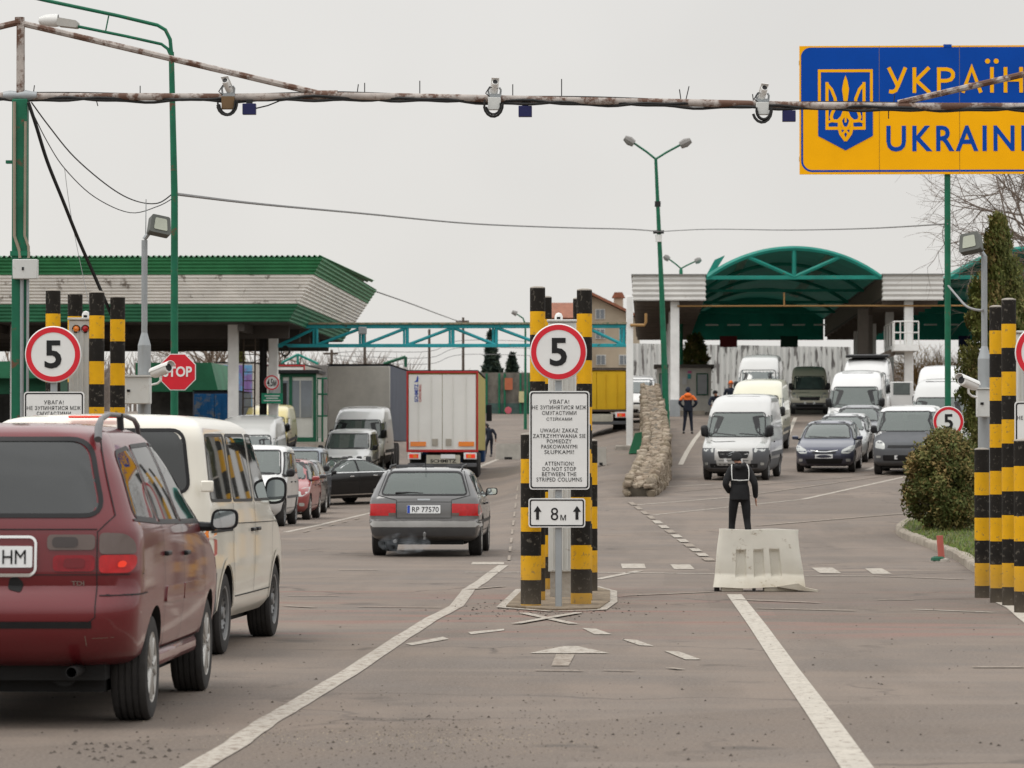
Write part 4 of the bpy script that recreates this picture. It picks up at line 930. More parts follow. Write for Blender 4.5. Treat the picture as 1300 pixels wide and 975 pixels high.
# ------------------------------------------------------------ grey floodlight masts
def mast(px, D, ytop, yshoulder, headdx, label, boxspan, cam_px, cam_py, cam_ang):
    q = PL(D); x = q.x(px); t = thing('floodlight_mast', label, 'mast', (x, D, 0), 'grey floodlight masts')
    part('lower_pole', MB().cyl((x, D, 0), (x, D, q.z(yshoulder + 10)), .078, n=12).cyl((x, D, q.z(yshoulder + 10)), (x, D, q.z(yshoulder - 6)), .078, .036, n=12), M['galv'], t)
    part('upper_pole', MB().cyl((x, D, q.z(yshoulder - 4)), (x, D, q.z(ytop)), .036, n=12), M['galv'], t)
    part('arm', MB().tube([q.p(px, ytop), q.p(px + headdx * .3, ytop - 8), q.p(px + headdx * .7, ytop - 10)], .028, 8), M['galv'], t)
    hx, hy = px + headdx, ytop - 17
    c = q.p(hx, hy, -.05); rm = Matrix.Rotation(R(-22), 3, 'X') @ Matrix.Rotation(R(28 if headdx > 0 else -28), 3, 'Z')
    mbh = MB().prism(rnd([(-.135, -.115), (.135, -.115), (.115, .115), (-.115, .115)], .03), -.05, .06); mbh.v = [c + rm @ v for v in mbh.v]
    h_ = part('floodlight', mbh, mat('flood_grey', (.10, .105, .095), .5), t)
    g_ = MB().prism(rnd([(-.085, -.075), (.085, -.075), (.07, .075), (-.07, .075)], .02), -.058, -.051); g_.v = [c + rm @ v for v in g_.v]; part('lens', g_, mat('flood_glass', (.36, .38, .30), .15, coat=1), h_, off=t.location)
    bk = MB().box((0, .1, .03), (.16, .1, .12)); bk.v = [c + rm @ v for v in bk.v]; part('driver_box', bk, mat('flood_back', (.3, .29, .26), .6), h_, off=t.location)
    if boxspan:
        a, b, y0, y1 = boxspan; bx = part('control_box', MB().b2((q.x(a), D - .3, q.z(y1)), (q.x(b), D - .1, q.z(y0))), M['cabinet'], t, bev=.01)
        part('box_lid', MB().b2((q.x(a) - .015, D - .32, q.z(y0)), (q.x(b) + .015, D - .08, q.z(y0) + .02)), M['cabinet'], bx, off=t.location); part('box_lock', MB().b2((q.x(a + 4), D - .31, q.z((y0 + y1) / 2 + 2)), (q.x(a + 8), D - .3, q.z((y0 + y1) / 2 - 1))), M['ink'], bx, off=t.location)
    return t
t = mast(183, 44.5, 304, 428, 20, 'grey floodlight mast left of the tall green lamp post', (161.5, 194, 478.5, 513), 0, 0, 0)
q = PL(44.5); part('aerial', MB().cyl(q.p(185, 304), q.p(185.5, 253), .006, n=5), M['galv'], t)
mast(1250, 44.5, 326, 446, -18, 'grey floodlight mast in front of the tall conifer', (1238, 1258, 495, 530), 0, 0, 0)
def bullet(px, py, D, ang, label, s=1.0):
    q = PL(D); c = q.p(px, py); t = thing('bullet_camera', label, 'camera', c, 'white bullet cameras beside the masts')
    rm = Euler((R(-14), R(ang[1]), R(ang[0]))).to_matrix()
    def X(mb): mb.v = [c + rm @ (v * s) for v in mb.v]; return mb
    h_ = part('housing', X(MB().lathe([(.001, -.13), (.05, -.13), (.062, -.12), (.062, .1), (.055, .14), (.001, .15)], 20, 'y')), M['camwhite'], t)
    part('sunshade', X(MB().prism([(math.cos(R(a)) * .07, math.sin(R(a)) * .07) for a in range(10, 171, 16)] + [(math.cos(R(a)) * .064, math.sin(R(a)) * .064) for a in range(170, 9, -16)], -.18, .15)), M['camwhite'], h_, off=t.location)
    part('lens', X(MB().lathe([(.001, -.1315), (.045, -.1315), (.045, -.13)], 20, 'y')), M['ink'], h_, off=t.location)
    part('arm', X(MB().tube([(0, .02, -.06), (0, .04, -.11), (.0, .1, -.13), (0, .2, -.12)], .014, 8)), M['camwhite'], t)
bullet(205, 470, 43.3, (48, 0), 'white bullet camera in front of the stop sign'); bullet(1229, 486, 43.8, (-42, 0), 'white bullet camera left of the tall grey mast on the right')
# ------------------------------------------------------------ stop sign
D = 46.8; q = PL(D); t = thing('stop_sign', 'red octagonal stop sign half hidden by a white camera', 'sign', q.p(222.5, 472))
oc = lambda r: [(q.x(225.5) + r * math.cos(R(22.5 + 45 * k)), q.z(472) + r * math.sin(R(22.5 + 45 * k))) for k in range(8)]
k = D / F; bd = part('plate', MB().prism(oc(25.2 * k), D - .02, D), M['signwhite'], t); part('red_face', MB().prism(oc(24 * k), D - .024, D - .0205), M['signred'], bd, off=t.location)
part('lettering', text_mb('STOP', 37 * k, 13.5 * k, q.x(225.5), q.z(471.5), D - .026, .003, bold=.03), M['signwhite'], bd, off=t.location)
part('clamp', MB().cyl((q.x(221.5), D + .0, q.z(466)), (q.x(221.5), 48, q.z(466)), .015), M['galv'], t)
# ------------------------------------------------------------ country sign
D = 76; q = PL(D); k = D / F; x = q.x(1204)
M['uablue'] = mat('country_blue', (.0, .062, .38), .5, spec=.12, var=.08, scale=1.5); M['uayellow'] = mat('country_yellow', (.98, .46, .0), .5, spec=.12, var=.06, scale=1.5)
t = thing('country_sign', 'large blue and yellow country sign with trident shield on a green pole', 'sign', (x, D, H(x, D)))
part('pole', MB().cyl((x, D + .1, H(x, D)), (x, D + .1, q.z(70)), .062, n=14), M['greenpole'], t)
part('frame', MB().b2((q.x(1015), D + .03, q.z(206)), (q.x(1393), D + .06, q.z(200))).b2((q.x(1015), D + .03, q.z(84)), (q.x(1393), D + .06, q.z(78))), M['galv'], t)
xa, xb, za, zb = q.x(1015.5), q.x(1393), q.z(222.5), q.z(60); zm = q.z(138)
bd = part('board', MB().b2((xa, D - .02, za), (xb, D + .02, zb)), M['uayellow'], t)
top = [p_ for p_ in rr(q.x(1017.5), zm - 1, q.x(1391), q.z(62), 12 * k, 8) if p_[1] > zm]
part('blue_field', MB().prism([(q.x(1391), zm)] + top + [(q.x(1017.5), zm)], D - .024, D - .0205), M['uablue'], bd, off=t.location)
path_ = [p_ for p_ in rr(q.x(1018.8), q.z(218.3), q.x(1389.8), zm + 1, 13 * k, 8) if p_[1] < zm]; path_ = [(q.x(1018.8), zm)] + path_ + [(q.x(1389.8), zm)]
def ribbon2(pts, wd, D_, closed=False, mi=0, th=.003):
    pts = [Vector(p_) for p_ in pts]; n = len(pts); L_, R_ = [], []
    for i, p_ in enumerate(pts):
        if closed: a, b = pts[i - 1], pts[(i + 1) % n]
        else: a, b = pts[max(i - 1, 0)], pts[min(i + 1, n - 1)]
        d1 = (p_ - a).normalized() if (p_ - a).length > 1e-9 else (b - p_).normalized(); d2 = (b - p_).normalized() if (b - p_).length > 1e-9 else d1
        d = (d1 + d2).normalized(); n_ = Vector((-d.y, d.x)); c_ = max(.45, n_.dot(Vector((-d1.y, d1.x)))); w_ = wd / 2 / c_
        L_.append(p_ + n_ * w_); R_.append(p_ - n_ * w_)
    vs = [Vector((v.x, D_, v.y)) for v in L_ + R_]; m_ = n if closed else n - 1
    return MB().add(vs, [(i, (i + 1) % n, n + (i + 1) % n, n + i) for i in range(m_)], mi)
def arcpath(x0, x1, zt, zb_, r):
    pts = [(x0, zt)] ; 
    for i in range(9): a = R(180 + 90 * i / 8); pts.append((x0 + r + r * math.cos(a), zb_ + r + r * math.sin(a)))
    for i in range(9): a = R(270 + 90 * i / 8); pts.append((x1 - r + r * math.cos(a), zb_ + r + r * math.sin(a)))
    return pts + [(x1, zt)]
part('blue_border', ribbon2(arcpath(q.x(1018.8), q.x(1389.8), zm, q.z(218.3), 13 * k), 2.6 * k, D - .0225), M['uablue'], bd, off=t.location)
e = lambda zx, zy: (q.x(960 + zx / 3.824), q.z(zy / 3.824))
sh = [e(303, 343), e(569, 343), e(569, 665), e(436, 735), e(303, 665)]
part('shield', MB().prism(sh[::-1], D - .028, D - .0245), M['uablue'], bd, off=t.location)
part('shield_outline', ribbon2([e(309, 528), e(309, 350), e(562, 350), e(562, 528)], 3.6 * k, D - .030), M['uayellow'], bd, off=t.location)
tri = MB(); Dz = D - .0305; tw = 3.9 * k; SI = [0]
def mir(pts): return [e(872 - a, b) for a, b in pts]
def st(pts, w_=tw): 
    SI[0] += 1; tri_ = ribbon2([e(*p_) for p_ in pts], w_, Dz - SI[0] * .0016); tri_2 = ribbon2(mir(pts), w_, Dz - SI[0] * .0016 - .0008); return [tri_, tri_2]
L_ = []
L_ += st([(346, 405), (346, 628), (436, 628)]); L_ += st([(343, 412), (368, 440), (386, 485), (388, 525), (372, 553), (366, 575), (374, 592), (398, 594), (418, 575), (430, 545), (436, 510)])
L_ += st([(407, 592), (405, 625), (412, 655), (436, 688)]); L_ += st([(436, 560), (412, 590), (420, 615), (436, 640), (450, 655), (436, 690)], 3 * k); L_ += st([(372, 592), (346, 600)], 3 * k)
ln_ = [e(436, 372), e(446, 400), e(453, 440), e(447, 485), e(441, 530), e(441, 600), e(431, 600), e(431, 530), e(425, 485), e(419, 440), e(426, 400)]
L_.append(MB().add([Vector((a, Dz - .012, b)) for a, b in ln_], [tuple(range(len(ln_)))]))
part('trident', merge(*L_), M['uayellow'], bd, off=t.location)
LT = [0]
def stroke(pts, dx=0):
    LT[0] += 1; return ribbon2([e(a_ + dx, b_) for a_, b_ in pts], 4.7 * k, D - .026 - LT[0] * .0006)
def dot(zx, zy, r_=3.2):
    c_ = e(zx, zy); LT[0] += 1; return MB().add([Vector((c_[0] + r_ * k * math.cos(i * math.pi / 8), D - .026 - LT[0] * .0006, c_[1] + r_ * k * math.sin(i * math.pi / 8))) for i in range(16)], [tuple(range(16))])
LA = lambda dx: [stroke([(1006, 458), (1050, 337), (1094, 458)], dx), stroke([(1020, 420), (1080, 420)], dx)]
letters = [[stroke([(646, 335), (690, 424)]), stroke([(728, 335), (692, 422), (680, 446), (664, 453), (648, 450)])],
    [stroke([(771, 335), (771, 458)]), stroke([(843, 335), (780, 397), (846, 458)])],
    [stroke([(890, 335), (890, 458)]), stroke([(890, 344), (928, 344), (948, 350), (959, 363), (959, 380), (948, 394), (928, 400), (890, 400)])], LA(0),
    [stroke([(1148, 335), (1148, 458)]), dot(1127, 306), dot(1169, 306)], [stroke([(1214, 335), (1214, 458)]), stroke([(1290, 335), (1290, 458)]), stroke([(1214, 396), (1290, 396)])], LA(318)]
for l_ in letters: part('letter', merge(*l_), M['uayellow'], bd, off=t.location)
part('lettering', text_mb('UKRAINE', (1314 - 1126.5) * k, (194 - 161) * k, q.x(1220.3), q.z(177.5), D - .022, .003, bold=.018, spacing=1.2), M['uablue'], bd, off=t.location)
part('bracket', MB().b2((x - .08, D - .03, q.z(62)), (x + .08, D + .1, q.z(58.5))), M['uablue'], t)
mb = MB()
for px in (1117, 1219, 1320): mb.b2((q.x(px) - .004, D - .0245, za), (q.x(px) + .004, D - .0242, zb))
part('panel_joint', mb, mat('joint_brown', (.25, .16, .02), .6), bd, off=t.location)  # thin dark brown strips along the joints between the board's panels
# small 5 sign by the bush
D = 74; q = PL(D); x = q.x(1204); t = thing('speed_sign', 'small round speed limit sign half sunk behind the round bush', 'sign', (x, D, H(x, D)))
part('post', MB().cyl((x, D + .04, H(x, D)), (x, D + .04, q.z(525)), .03, n=10), M['galv'], t); disc_sign(t, q, 1204, 535.5, 19 * D / F, '5', D)
# height limit sign and green board on the left canopy column
D = 128.5; q = PL(D); t = thing('height_sign', 'round red and white height limit sign above a small green board', 'sign', q.p(345, 500))
disc_sign(t, q, 345, 485.5, 9.6 * D / F, '4.5м', D, 1.25)
bd = part('green_board', MB().b2((q.x(332), D - .03, q.z(512)), (q.x(359), D, q.z(499))), mat('board_green', (.01, .22, .12), .5), t)
mb = MB()
for i, (a, b) in enumerate(((336, 355), (338, 353), (335, 356))): mb.b2((q.x(a), D - .036, q.z(503 + i * 3)), (q.x(b), D - .031, q.z(501.8 + i * 3)))
part('faint_lettering', mb, M['signwhite'], bd, off=t.location); part('bracket', MB().b2((q.x(343), D, q.z(512)), (q.x(347), 131, q.z(480))), M['galv'], t)
# ------------------------------------------------------------ twin lamp posts
def twin(px, pyb, D, topx, topy, lean, arms, label):
    q = PL(D); g = gp(px, pyb) if pyb else None; x = q.x(px); z0 = H(x, D)
    t = thing('twin_street_lamp', label, 'street lamp', (x, D, z0), 'street lamps')
    part('pole', MB().tube([(x, D, z0 - .1), q.p(px - (px - topx) * .45, topy + (pyb - topy) * .5), q.p(topx, topy)], [.13, .1, .06], 12), M['greenpole'], t)
    for a, b in arms:
        part('arm', MB().tube([q.p(topx, topy), q.p(topx + (a - topx) * .3, topy + (b - topy) * .35), q.p(topx + (a - topx) * .8, topy + (b - topy) * .85)], .04, 8), M['greenpole'], t)
        s_ = 1 if a > topx else -1; h0 = q.p(topx + (a - topx) * .7, topy + (b - topy) * .72); h1 = q.p(a, b)
        hh = part('lamp_head', MB().tube([h0, h0.lerp(h1, .5), h1], [.13, .17, .1], 8), mat('lamp_head_grey', (.22, .21, .2), .5) if 'lhg' not in M else M['lhg'], t)
    return t
M['lhg'] = mat('lamp_head_grey', (.22, .21, .2), .5)
t = twin(847, 557, 140, 832.5, 202, 0, ((793, 175), (877, 178)), 'slim leaning green lamp post with twin heads in front of the canopy')
q = PL(140); part('insulator', MB().cyl(q.p(836.2, 298), q.p(836.4, 307), .12, n=8), M['camwhite'], t); part('clamp', MB().box(q.p(836, 294.5), (.4, .2, .12)).box(q.p(835, 259), (.22, .15, .2)), M['cable'], t)
twin(864.5, 345, 200, 864.5, 341, 0, ((843, 325), (890, 329)), 'twin headed lamp rising behind the left white canopy box')
for px, y0, D, hx, hy, lab in ((667, 404, 250, 652, 397, 'distant slim street lamp just left of the striped pillars'),):
    q = PL(D); x = q.x(px); t = thing('street_lamp', lab, 'street lamp', (x, D, H(x, D)))
    part('pole', MB().tube([(x, D, H(x, D)), q.p(px, y0 + 8), q.p(px - 3, y0), q.p(hx + 3, hy + 1)], [.11, .06, .05, .04], 8), M['greenpole'], t)
    part('lamp_head', MB().tube([q.p(hx + 4, hy + 1.5), q.p(hx - 2, hy - 1)], [.18, .12], 8), M['lhg'], t)
for px, yt, D, arm, lab in ((463, 418, 240, 0, 'utility pole left of the truss lamp box'), (545, 418, 250, 0, 'wooden utility pole behind the truss centre'), (588, 403, 258, 1, 'tallest wooden utility pole with a small cross arm'), (421, 444, 230, 1, 'short dark pole behind the grey building')):
    q = PL(D); x = q.x(px); t = thing('utility_pole', lab, 'pole', (x, D, H(x, D)), 'distant utility poles')
    part('pole', MB().cyl((x, D, H(x, D)), q.p(px, yt), .11, .08, n=8), M['wood_pole'], t)
    if arm: part('cross_arm', MB().box(q.p(px - 1, yt + 5), (.9, .1, .12)), M['wood_pole'], t)
for k in range(3):
    cable(f'faint far wire {("lowest", "middle", "highest")[k]} of three behind the turquoise truss', [(421, 448 + 6 - k * 3, 230), (463, 460 - k * 7, 240), (545, 462 - k * 8, 250), (588, 450 - k * 9, 258), (690, 452 - k * 9, 300)], .02, 'greycable')
# ------------------------------------------------------------ plastic barrier
M['barrier'] = mat('barrier_plastic', (.66, .64, .57), .55, var=.08, scale=4, dirt=.6, dirtcol=(.26, .2, .12), dz=(0, .4), rust=.12, rustcol=(.36, .31, .24), rscale=7)
D = 44.6; q = PL(D); x = q.x(963); t = thing('road_barrier', 'dirty white plastic road barrier with three grooves in front of the walking person', 'barrier', (x, D, 0))
W_ = (1018 - 918) / 2 * D / F; Wb = (1026 - 910) / 2 * D / F; Hb = (750 - 672) * D / F
def bsec(u):   # u across -1..1 -> groove depth factor
    for c_ in (-.42, 0, .38):
        if abs(u - c_) < .125: return 1 - (abs(u - c_) / .14) ** 6
    return 0
vs = []; nu, nv = 110, 44
for side in (-1, 1):
    for j in range(nv + 1):
        v = j / nv; z = .045 + v * (Hb - .045); hw = W_ + (Wb - W_) * max(0, 1 - v / .9); th = .10 + .12 * max(0, 1 - v / .22) if v < .22 else .10 - .02 * v
        for i in range(nu + 1):
            u = -1 + 2 * i / nu; g_ = bsec(u) * (1 if .16 < v < .66 else 0) * .05 * min(1, (v - .16) / .04 if v < .3 else (.66 - v) / .05)
            edge = .03 * (abs(u) ** 14) ; vs.append(Vector((x + u * hw + .006 * math.sin(z * 9), D + side * (th - g_ - edge) + .008 * math.sin(u * 3 + v * 4), z + .006 * math.sin(u * 5))))
fs = []; S = (nu + 1) * (nv + 1)
for s_ in (0, 1):
    for j in range(nv):
        for i in range(nu): a = s_ * S + j * (nu + 1) + i; fs.append((a, a + 1, a + nu + 2, a + nu + 1))
for i in range(nu): fs.append((i, i + 1, S + i + 1, S + i)); a = nv * (nu + 1) + i; fs.append((a, a + 1, S + a + 1, S + a))
for j in range(nv): a = j * (nu + 1); fs.append((a, a + nu + 1, S + a + nu + 1, S + a)); b = a + nu; fs.append((b, b + nu + 1, S + b + nu + 1, S + b))
part('shell', MB().add(vs, fs, 0, True), M['barrier'], t, ang=50)
part('foot', MB().b2((x - Wb * .82, D - .2, 0), (x - Wb * .35, D + .2, .06)).b2((x + Wb * .1, D - .2, 0), (x + Wb * .85, D + .2, .05)), M['barrier'], t, bev=.01)
part('rubber_pad', MB().b2((x - Wb * .97, D - .16, 0), (x - Wb * .86, D + .1, .05)).b2((x + Wb * .22 - .2, D - .215, .0), (x + Wb * .22 - .16, D - .2, .05)), M['rubber'], t)
part('torn_flap', MB().prism([(x + .2, .06), (x + .45, .02), (x + Wb + .14, .0), (x + Wb + .15, .018), (x + Wb, .05), (x + .45, .1)], D - .26, D - .1), M['barrier'], t, bev=.01)
# distant blocks
for (pxa, pxb, ya, yb, D, lab) in ((629, 662, 562, 582, 178, 'wide pale concrete block beyond the lorry'), (756, 770, 563, 586, 120, 'small pale concrete block right of the striped pillars')):
    q = PL(D); x = q.x((pxa + pxb) / 2); hw = (pxb - pxa) / 2 * D / F; hh = (yb - ya) * D / F
    t = thing('concrete_block', lab, 'block', (x, D, H(x, D))); z0 = H(x, D)
    part('body', MB().prism([(x - hw, z0), (x + hw, z0), (x + hw * .93, z0 + hh), (x - hw * .93, z0 + hh)], D - .25, D + .25), mat('pale_concrete', (.42, .4, .36), .9, var=.2), t, bev=.03)
    part('lifting_slot', MB().b2((x - hw * .3, D - .26, z0), (x + hw * .3, D - .24, z0 + hh * .15)), M['dark'], t)
# red stub post
p_ = gp(1193, 713); t = thing('marker_post', 'short faded red marker post leaning beside the grass kerb', 'post', p_)
k = p_.y / F; part('post', MB().tube([p_ + Vector((.03, 0, .0)), p_ + Vector((0, 0, 33 * k))], .05, 12), mat('faded_red', (.42, .11, .085), .6, var=.2), t)
part('foot', MB().lathe([(.001, 0), (.15, 0), (.14, .04), (.06, .06), (.001, .06)], 10, 'z', tuple(p_)), M['concrete'], t); part('broken_collar', MB().lathe([(.07, .0), (.11, .02), (.1, .06), (.07, .08)], 8, 'z', tuple(p_ + Vector((-.03, -.04, 0)))), M['kioskgreen'], t)
# ------------------------------------------------------------ grass island with kerb
random.seed(21)
kp = [(1300, 738), (1262, 733), (1240, 724), (1222, 712), (1200, 702), (1178, 693), (1155, 685), (1143, 677), (1148, 670), (1165, 662), (1195, 655), (1240, 649), (1300, 645)]
kw = [gp(*a).xy for a in kp]
kw = [kw[0] + Vector((3, 0))] + kw + [kw[-1] + Vector((5, 0))]
sm_ = []
for i in range(len(kw) - 1):
    p0, p1, p2, p3 = kw[max(i - 1, 0)], kw[i], kw[i + 1], kw[min(i + 2, len(kw) - 1)]
    for j in range(5):
        u = j / 5; sm_.append(.5 * ((2 * p1) + (p2 - p0) * u + (2 * p0 - 5 * p1 + 4 * p2 - p3) * u * u + (3 * p1 - p0 - 3 * p2 + p3) * u ** 3))
sm_.append(kw[-1])
mb = MB(); n = len(sm_); prof = [(-.09, -.02), (-.085, .1), (-.06, .13), (.06, .13), (.085, .1), (.09, -.02)]; vs = []
for i, p_ in enumerate(sm_):
    d = (sm_[min(i + 1, n - 1)] - sm_[max(i - 1, 0)]).normalized(); n_ = Vector((-d.y, d.x))
    for a, b in prof: q_ = p_ + n_ * (a + random.uniform(-.008, .008)); vs.append(Vector((q_.x, q_.y, H(q_.x, q_.y) + b + (random.uniform(-.02, .012) if b > .05 else 0))))
mb.add(vs, [(i * 6 + k, (i + 1) * 6 + k, (i + 1) * 6 + k + 1, i * 6 + k + 1) for i in range(n - 1) for k in range(5)]); structure('kerb', mb, M['kerb'])
poly = [tuple(v) for v in sm_] ; M['soil'] = mat('grass_soil', (.075, .085, .035), .95, var=.5, scale=3, bump=.8)
o = structure('lawn', drape(poly, .10, .4), M['soil'])
import bisect
def inpoly(x, y, P_):
    c = False; n = len(P_); j = n - 1
    for i in range(n):
        if (P_[i][1] > y) != (P_[j][1] > y) and x < (P_[j][0] - P_[i][0]) * (y - P_[i][1]) / (P_[j][1] - P_[i][1]) + P_[i][0]: c = not c
        j = i
    return c
mb = MB(); cnt = 0
x0, x1 = min(v[0] for v in poly), max(v[0] for v in poly); y0, y1 = min(v[1] for v in poly), max(v[1] for v in poly)
while cnt < 26000:
    x, y = random.uniform(x0, x1 - 3), random.uniform(y0, y1)
    if not inpoly(x, y, poly): continue
    cnt += 1; h = random.uniform(.03, .085); a = random.uniform(0, 3.14); w_ = .007; z = H(x, y) + .1; lx, ly = random.gauss(0, .03), random.gauss(0, .03)
    mb.add([Vector((x - math.cos(a) * w_, y - math.sin(a) * w_, z)), Vector((x + math.cos(a) * w_, y + math.sin(a) * w_, z)), Vector((x + lx, y + ly, z + h))], [(0, 1, 2)], random.choice((0, 0, 1, 2)))
single('grass', 'short green and straw coloured grass on the kerbed corner', 'grass', mb, [mat('grass_green', (.14, .20, .035), .8), mat('grass_dark', (.085, .14, .03), .8), mat('grass_straw', (.22, .2, .08), .9)], kind='stuff')
# ------------------------------------------------------------ vehicles: slice lofted bodies
def cr_rows(rows, step):
    outp = []; n = len(rows); T = .55
    for i in range(n - 1):
        p0, p1, p2, p3 = rows[max(i - 1, 0)], rows[i], rows[i + 1], rows[min(i + 2, n - 1)]
        d = max(abs(p2[1] - p1[1]), abs(p2[2] - p1[2]), abs(p2[0] - p1[0]) * 1.5, abs(p2[3] - p1[3]) * 1.5); k = max(1, min(9, round(d / step)))
        for j in range(k):
            u = j / k; r = []
            for a, b, c, e in zip(p0, p1, p2, p3):
                cr = .5 * (2 * b + (c - a) * u + (2 * a - 5 * b + 4 * c - e) * u * u + (3 * b - a - 3 * c + e) * u ** 3); ln = b + (c - b) * u
                r.append(cr * T + ln * (1 - T))
            outp.append(r)
    outp.append(list(rows[-1])); return outp
def outline(r, q, bf=.10, br=.05, sb=.035):
    z, yf, yr, w, rf, rb = r; L_ = yf - yr; rf = min(rf, w * .9, L_ * .45); rb = min(rb, w * .9, L_ * .45); pts = []
    ke, kc, ks = (4, 4, 12) if q else (6, 7, 26)
    for i in range(ke): pts.append(((w - rb) * i / ke, yr))
    for i in range(kc): a = R(-90 + 90 * i / kc); pts.append((w - rb + rb * math.cos(a), yr + rb + rb * math.sin(a)))
    for i in range(ks): pts.append((w, yr + rb + (L_ - rf - rb) * i / ks))
    for i in range(kc): a = R(90 * i / kc); pts.append((w - rf + rf * math.cos(a), yf - rf + rf * math.sin(a)))
    for i in range(ke + 1): pts.append(((w - rf) * (1 - i / ke), yf))
    o = []
    for x, y in pts:
        s = (y - yr) / L_; e = (x / w) ** 2; y2 = y + br * e * (1 - s) ** 2 - bf * e * s ** 2; o.append((x * (1 - sb * (2 * s - 1) ** 2 * 1.0), y2, z))
    return o + [(-x, y, z) for x, y, z in o[-2:0:-1]]
def loft(rows, q=False, step=.075, **k):
    lv = cr_rows(rows, step); rings = [outline(r, q, **k) for r in lv]; n = len(rings[0]); vs = [v for r in rings for v in r]
    fs = [(j * n + i, j * n + (i + 1) % n, (j + 1) * n + (i + 1) % n, (j + 1) * n + i) for j in range(len(rings) - 1) for i in range(n)]
    return vs, fs + [tuple(range(n))[::-1], tuple(range((len(rings) - 1) * n, len(rings) * n))], n
def rowat(rows, z):
    for a, b in zip(rows, rows[1:]):
        if a[0] <= z <= b[0]:
            u = (z - a[0]) / max(1e-6, b[0] - a[0]); return [p_ + (q_ - p_) * u for p_, q_ in zip(a, b)]
    return list(rows[-1] if z > rows[-1][0] else rows[0])
AX = {'r': (lambda a, b: (Vector((4, a, b)), Vector((-1, 0, 0)))), 'l': (lambda a, b: (Vector((-4, a, b)), Vector((1, 0, 0)))),
      'f': (lambda a, b: (Vector((a, 9, b)), Vector((0, -1, 0)))), 'b': (lambda a, b: (Vector((a, -9, b)), Vector((0, 1, 0)))), 't': (lambda a, b: (Vector((a, b, 6)), Vector((0, 0, -1))))}
class Veh: pass
def project(bvh, ax, a, b, off):
    o, d = AX[ax](a, b); h = bvh.ray_cast(o, d)
    if h[0] is None:
        h = bvh.find_nearest(o + d * (3.1 if ax in 'rl' else 6.7))
        h0 = bvh.find_nearest(Vector((o.x if ax not in 'rl' else math.copysign(.9, o.x), o.y if ax not in 'fb' else math.copysign(2.4, o.y), o.z))); h = h0
    nrm = h[1]
    if nrm.dot(d) > 0: nrm = -nrm
    return h[0] + nrm * off, nrm
def inpoly2(x, y, P_):
    c = False; n = len(P_); j = n - 1
    for i in range(n):
        if (P_[i][1] > y) != (P_[j][1] > y) and x < (P_[j][0] - P_[i][0]) * (y - P_[i][1]) / (P_[j][1] - P_[i][1] + 1e-12) + P_[i][0]: c = not c
        j = i
    return c
def decal(v, ax, poly, off=.004, rim=.012, res=None):
    res = res or (v.q and .12 or .06); pts = []; n = len(poly)
    for i in range(n):
        a, b = Vector(poly[i]), Vector(poly[(i + 1) % n]); k = max(1, int((b - a).length / res))
        for j in range(k): pts.append(a + (b - a) * (j / k))
    m_ = len(pts); xs_ = [p_.x for p_ in pts]; ys_ = [p_.y for p_ in pts]; P_ = [tuple(p_) for p_ in pts]
    allp = list(pts); y = min(ys_) + res * .6
    while y < max(ys_):
        x = min(xs_) + res * .6
        while x < max(xs_):
            if inpoly2(x, y, P_) and min((Vector((x, y)) - p_).length for p_ in pts) > res * .45: allp.append(Vector((x, y)))
            x += res
        y += res
    r = delaunay_2d_cdt(allp, [(i, (i + 1) % m_) for i in range(m_)], [], 1, 1e-5); vv = r[0]; pr = [project(v.bvh, ax, p_.x, p_.y, off) for p_ in vv]
    mb = MB(); fs = [tuple(f) for f in r[2]]; vs = [a for a, _ in pr]
    if rim:
        cnt = {}
        for f in fs:
            for i in range(len(f)): e = (f[i], f[(i + 1) % len(f)]); cnt[tuple(sorted(e))] = cnt.get(tuple(sorted(e)), 0) + 1
        be = [e for e, c_ in cnt.items() if c_ == 1]; mp_ = {}
        for e in be:
            for i in e:
                if i not in mp_: mp_[i] = len(vs); vs.append(pr[i][0] - pr[i][1] * (off + rim))
        fs2 = [(a, b, mp_[b], mp_[a]) for a, b in be]
        mb.add(vs, fs, 0, True); mb.f += [list(f) for f in fs2]; mb.m += [0] * len(fs2); mb.sm += [False] * len(fs2); return mb
    return mb.add(vs, fs, 0, True)
def ribbon(v, ax, pts, wd, closed=False, off=.006, res=None):
    res = res or (v.q and .15 or .06); P_ = [Vector(p_) for p_ in pts]; d_ = []; n = len(P_)
    for i in range(n if closed else n - 1):
        a, b = P_[i], P_[(i + 1) % n]; k = max(1, int((b - a).length / res))
        for j in range(k): d_.append(a + (b - a) * (j / k))
    if not closed: d_.append(P_[-1])
    n = len(d_); vs = []
    for i, p_ in enumerate(d_):
        a, b = (d_[i - 1], d_[(i + 1) % n]) if closed else (d_[max(i - 1, 0)], d_[min(i + 1, n - 1)])
        t_ = (b - a).normalized(); n_ = Vector((-t_.y, t_.x)) * wd / 2
        for s_ in (1, -1): q_ = p_ + n_ * s_; vs.append(project(v.bvh, ax, q_.x, q_.y, off)[0])
    m_ = n if closed else n - 1
    return MB().add(vs, [(2 * i, 2 * ((i + 1) % n), 2 * ((i + 1) % n) + 1, 2 * i + 1) for i in range(m_)], 0, True)
def mirp(poly): return [(-a, b) for a, b in poly]
def sympoly(half): return half + [(-a, b) for a, b in half[::-1]]
WH = {}
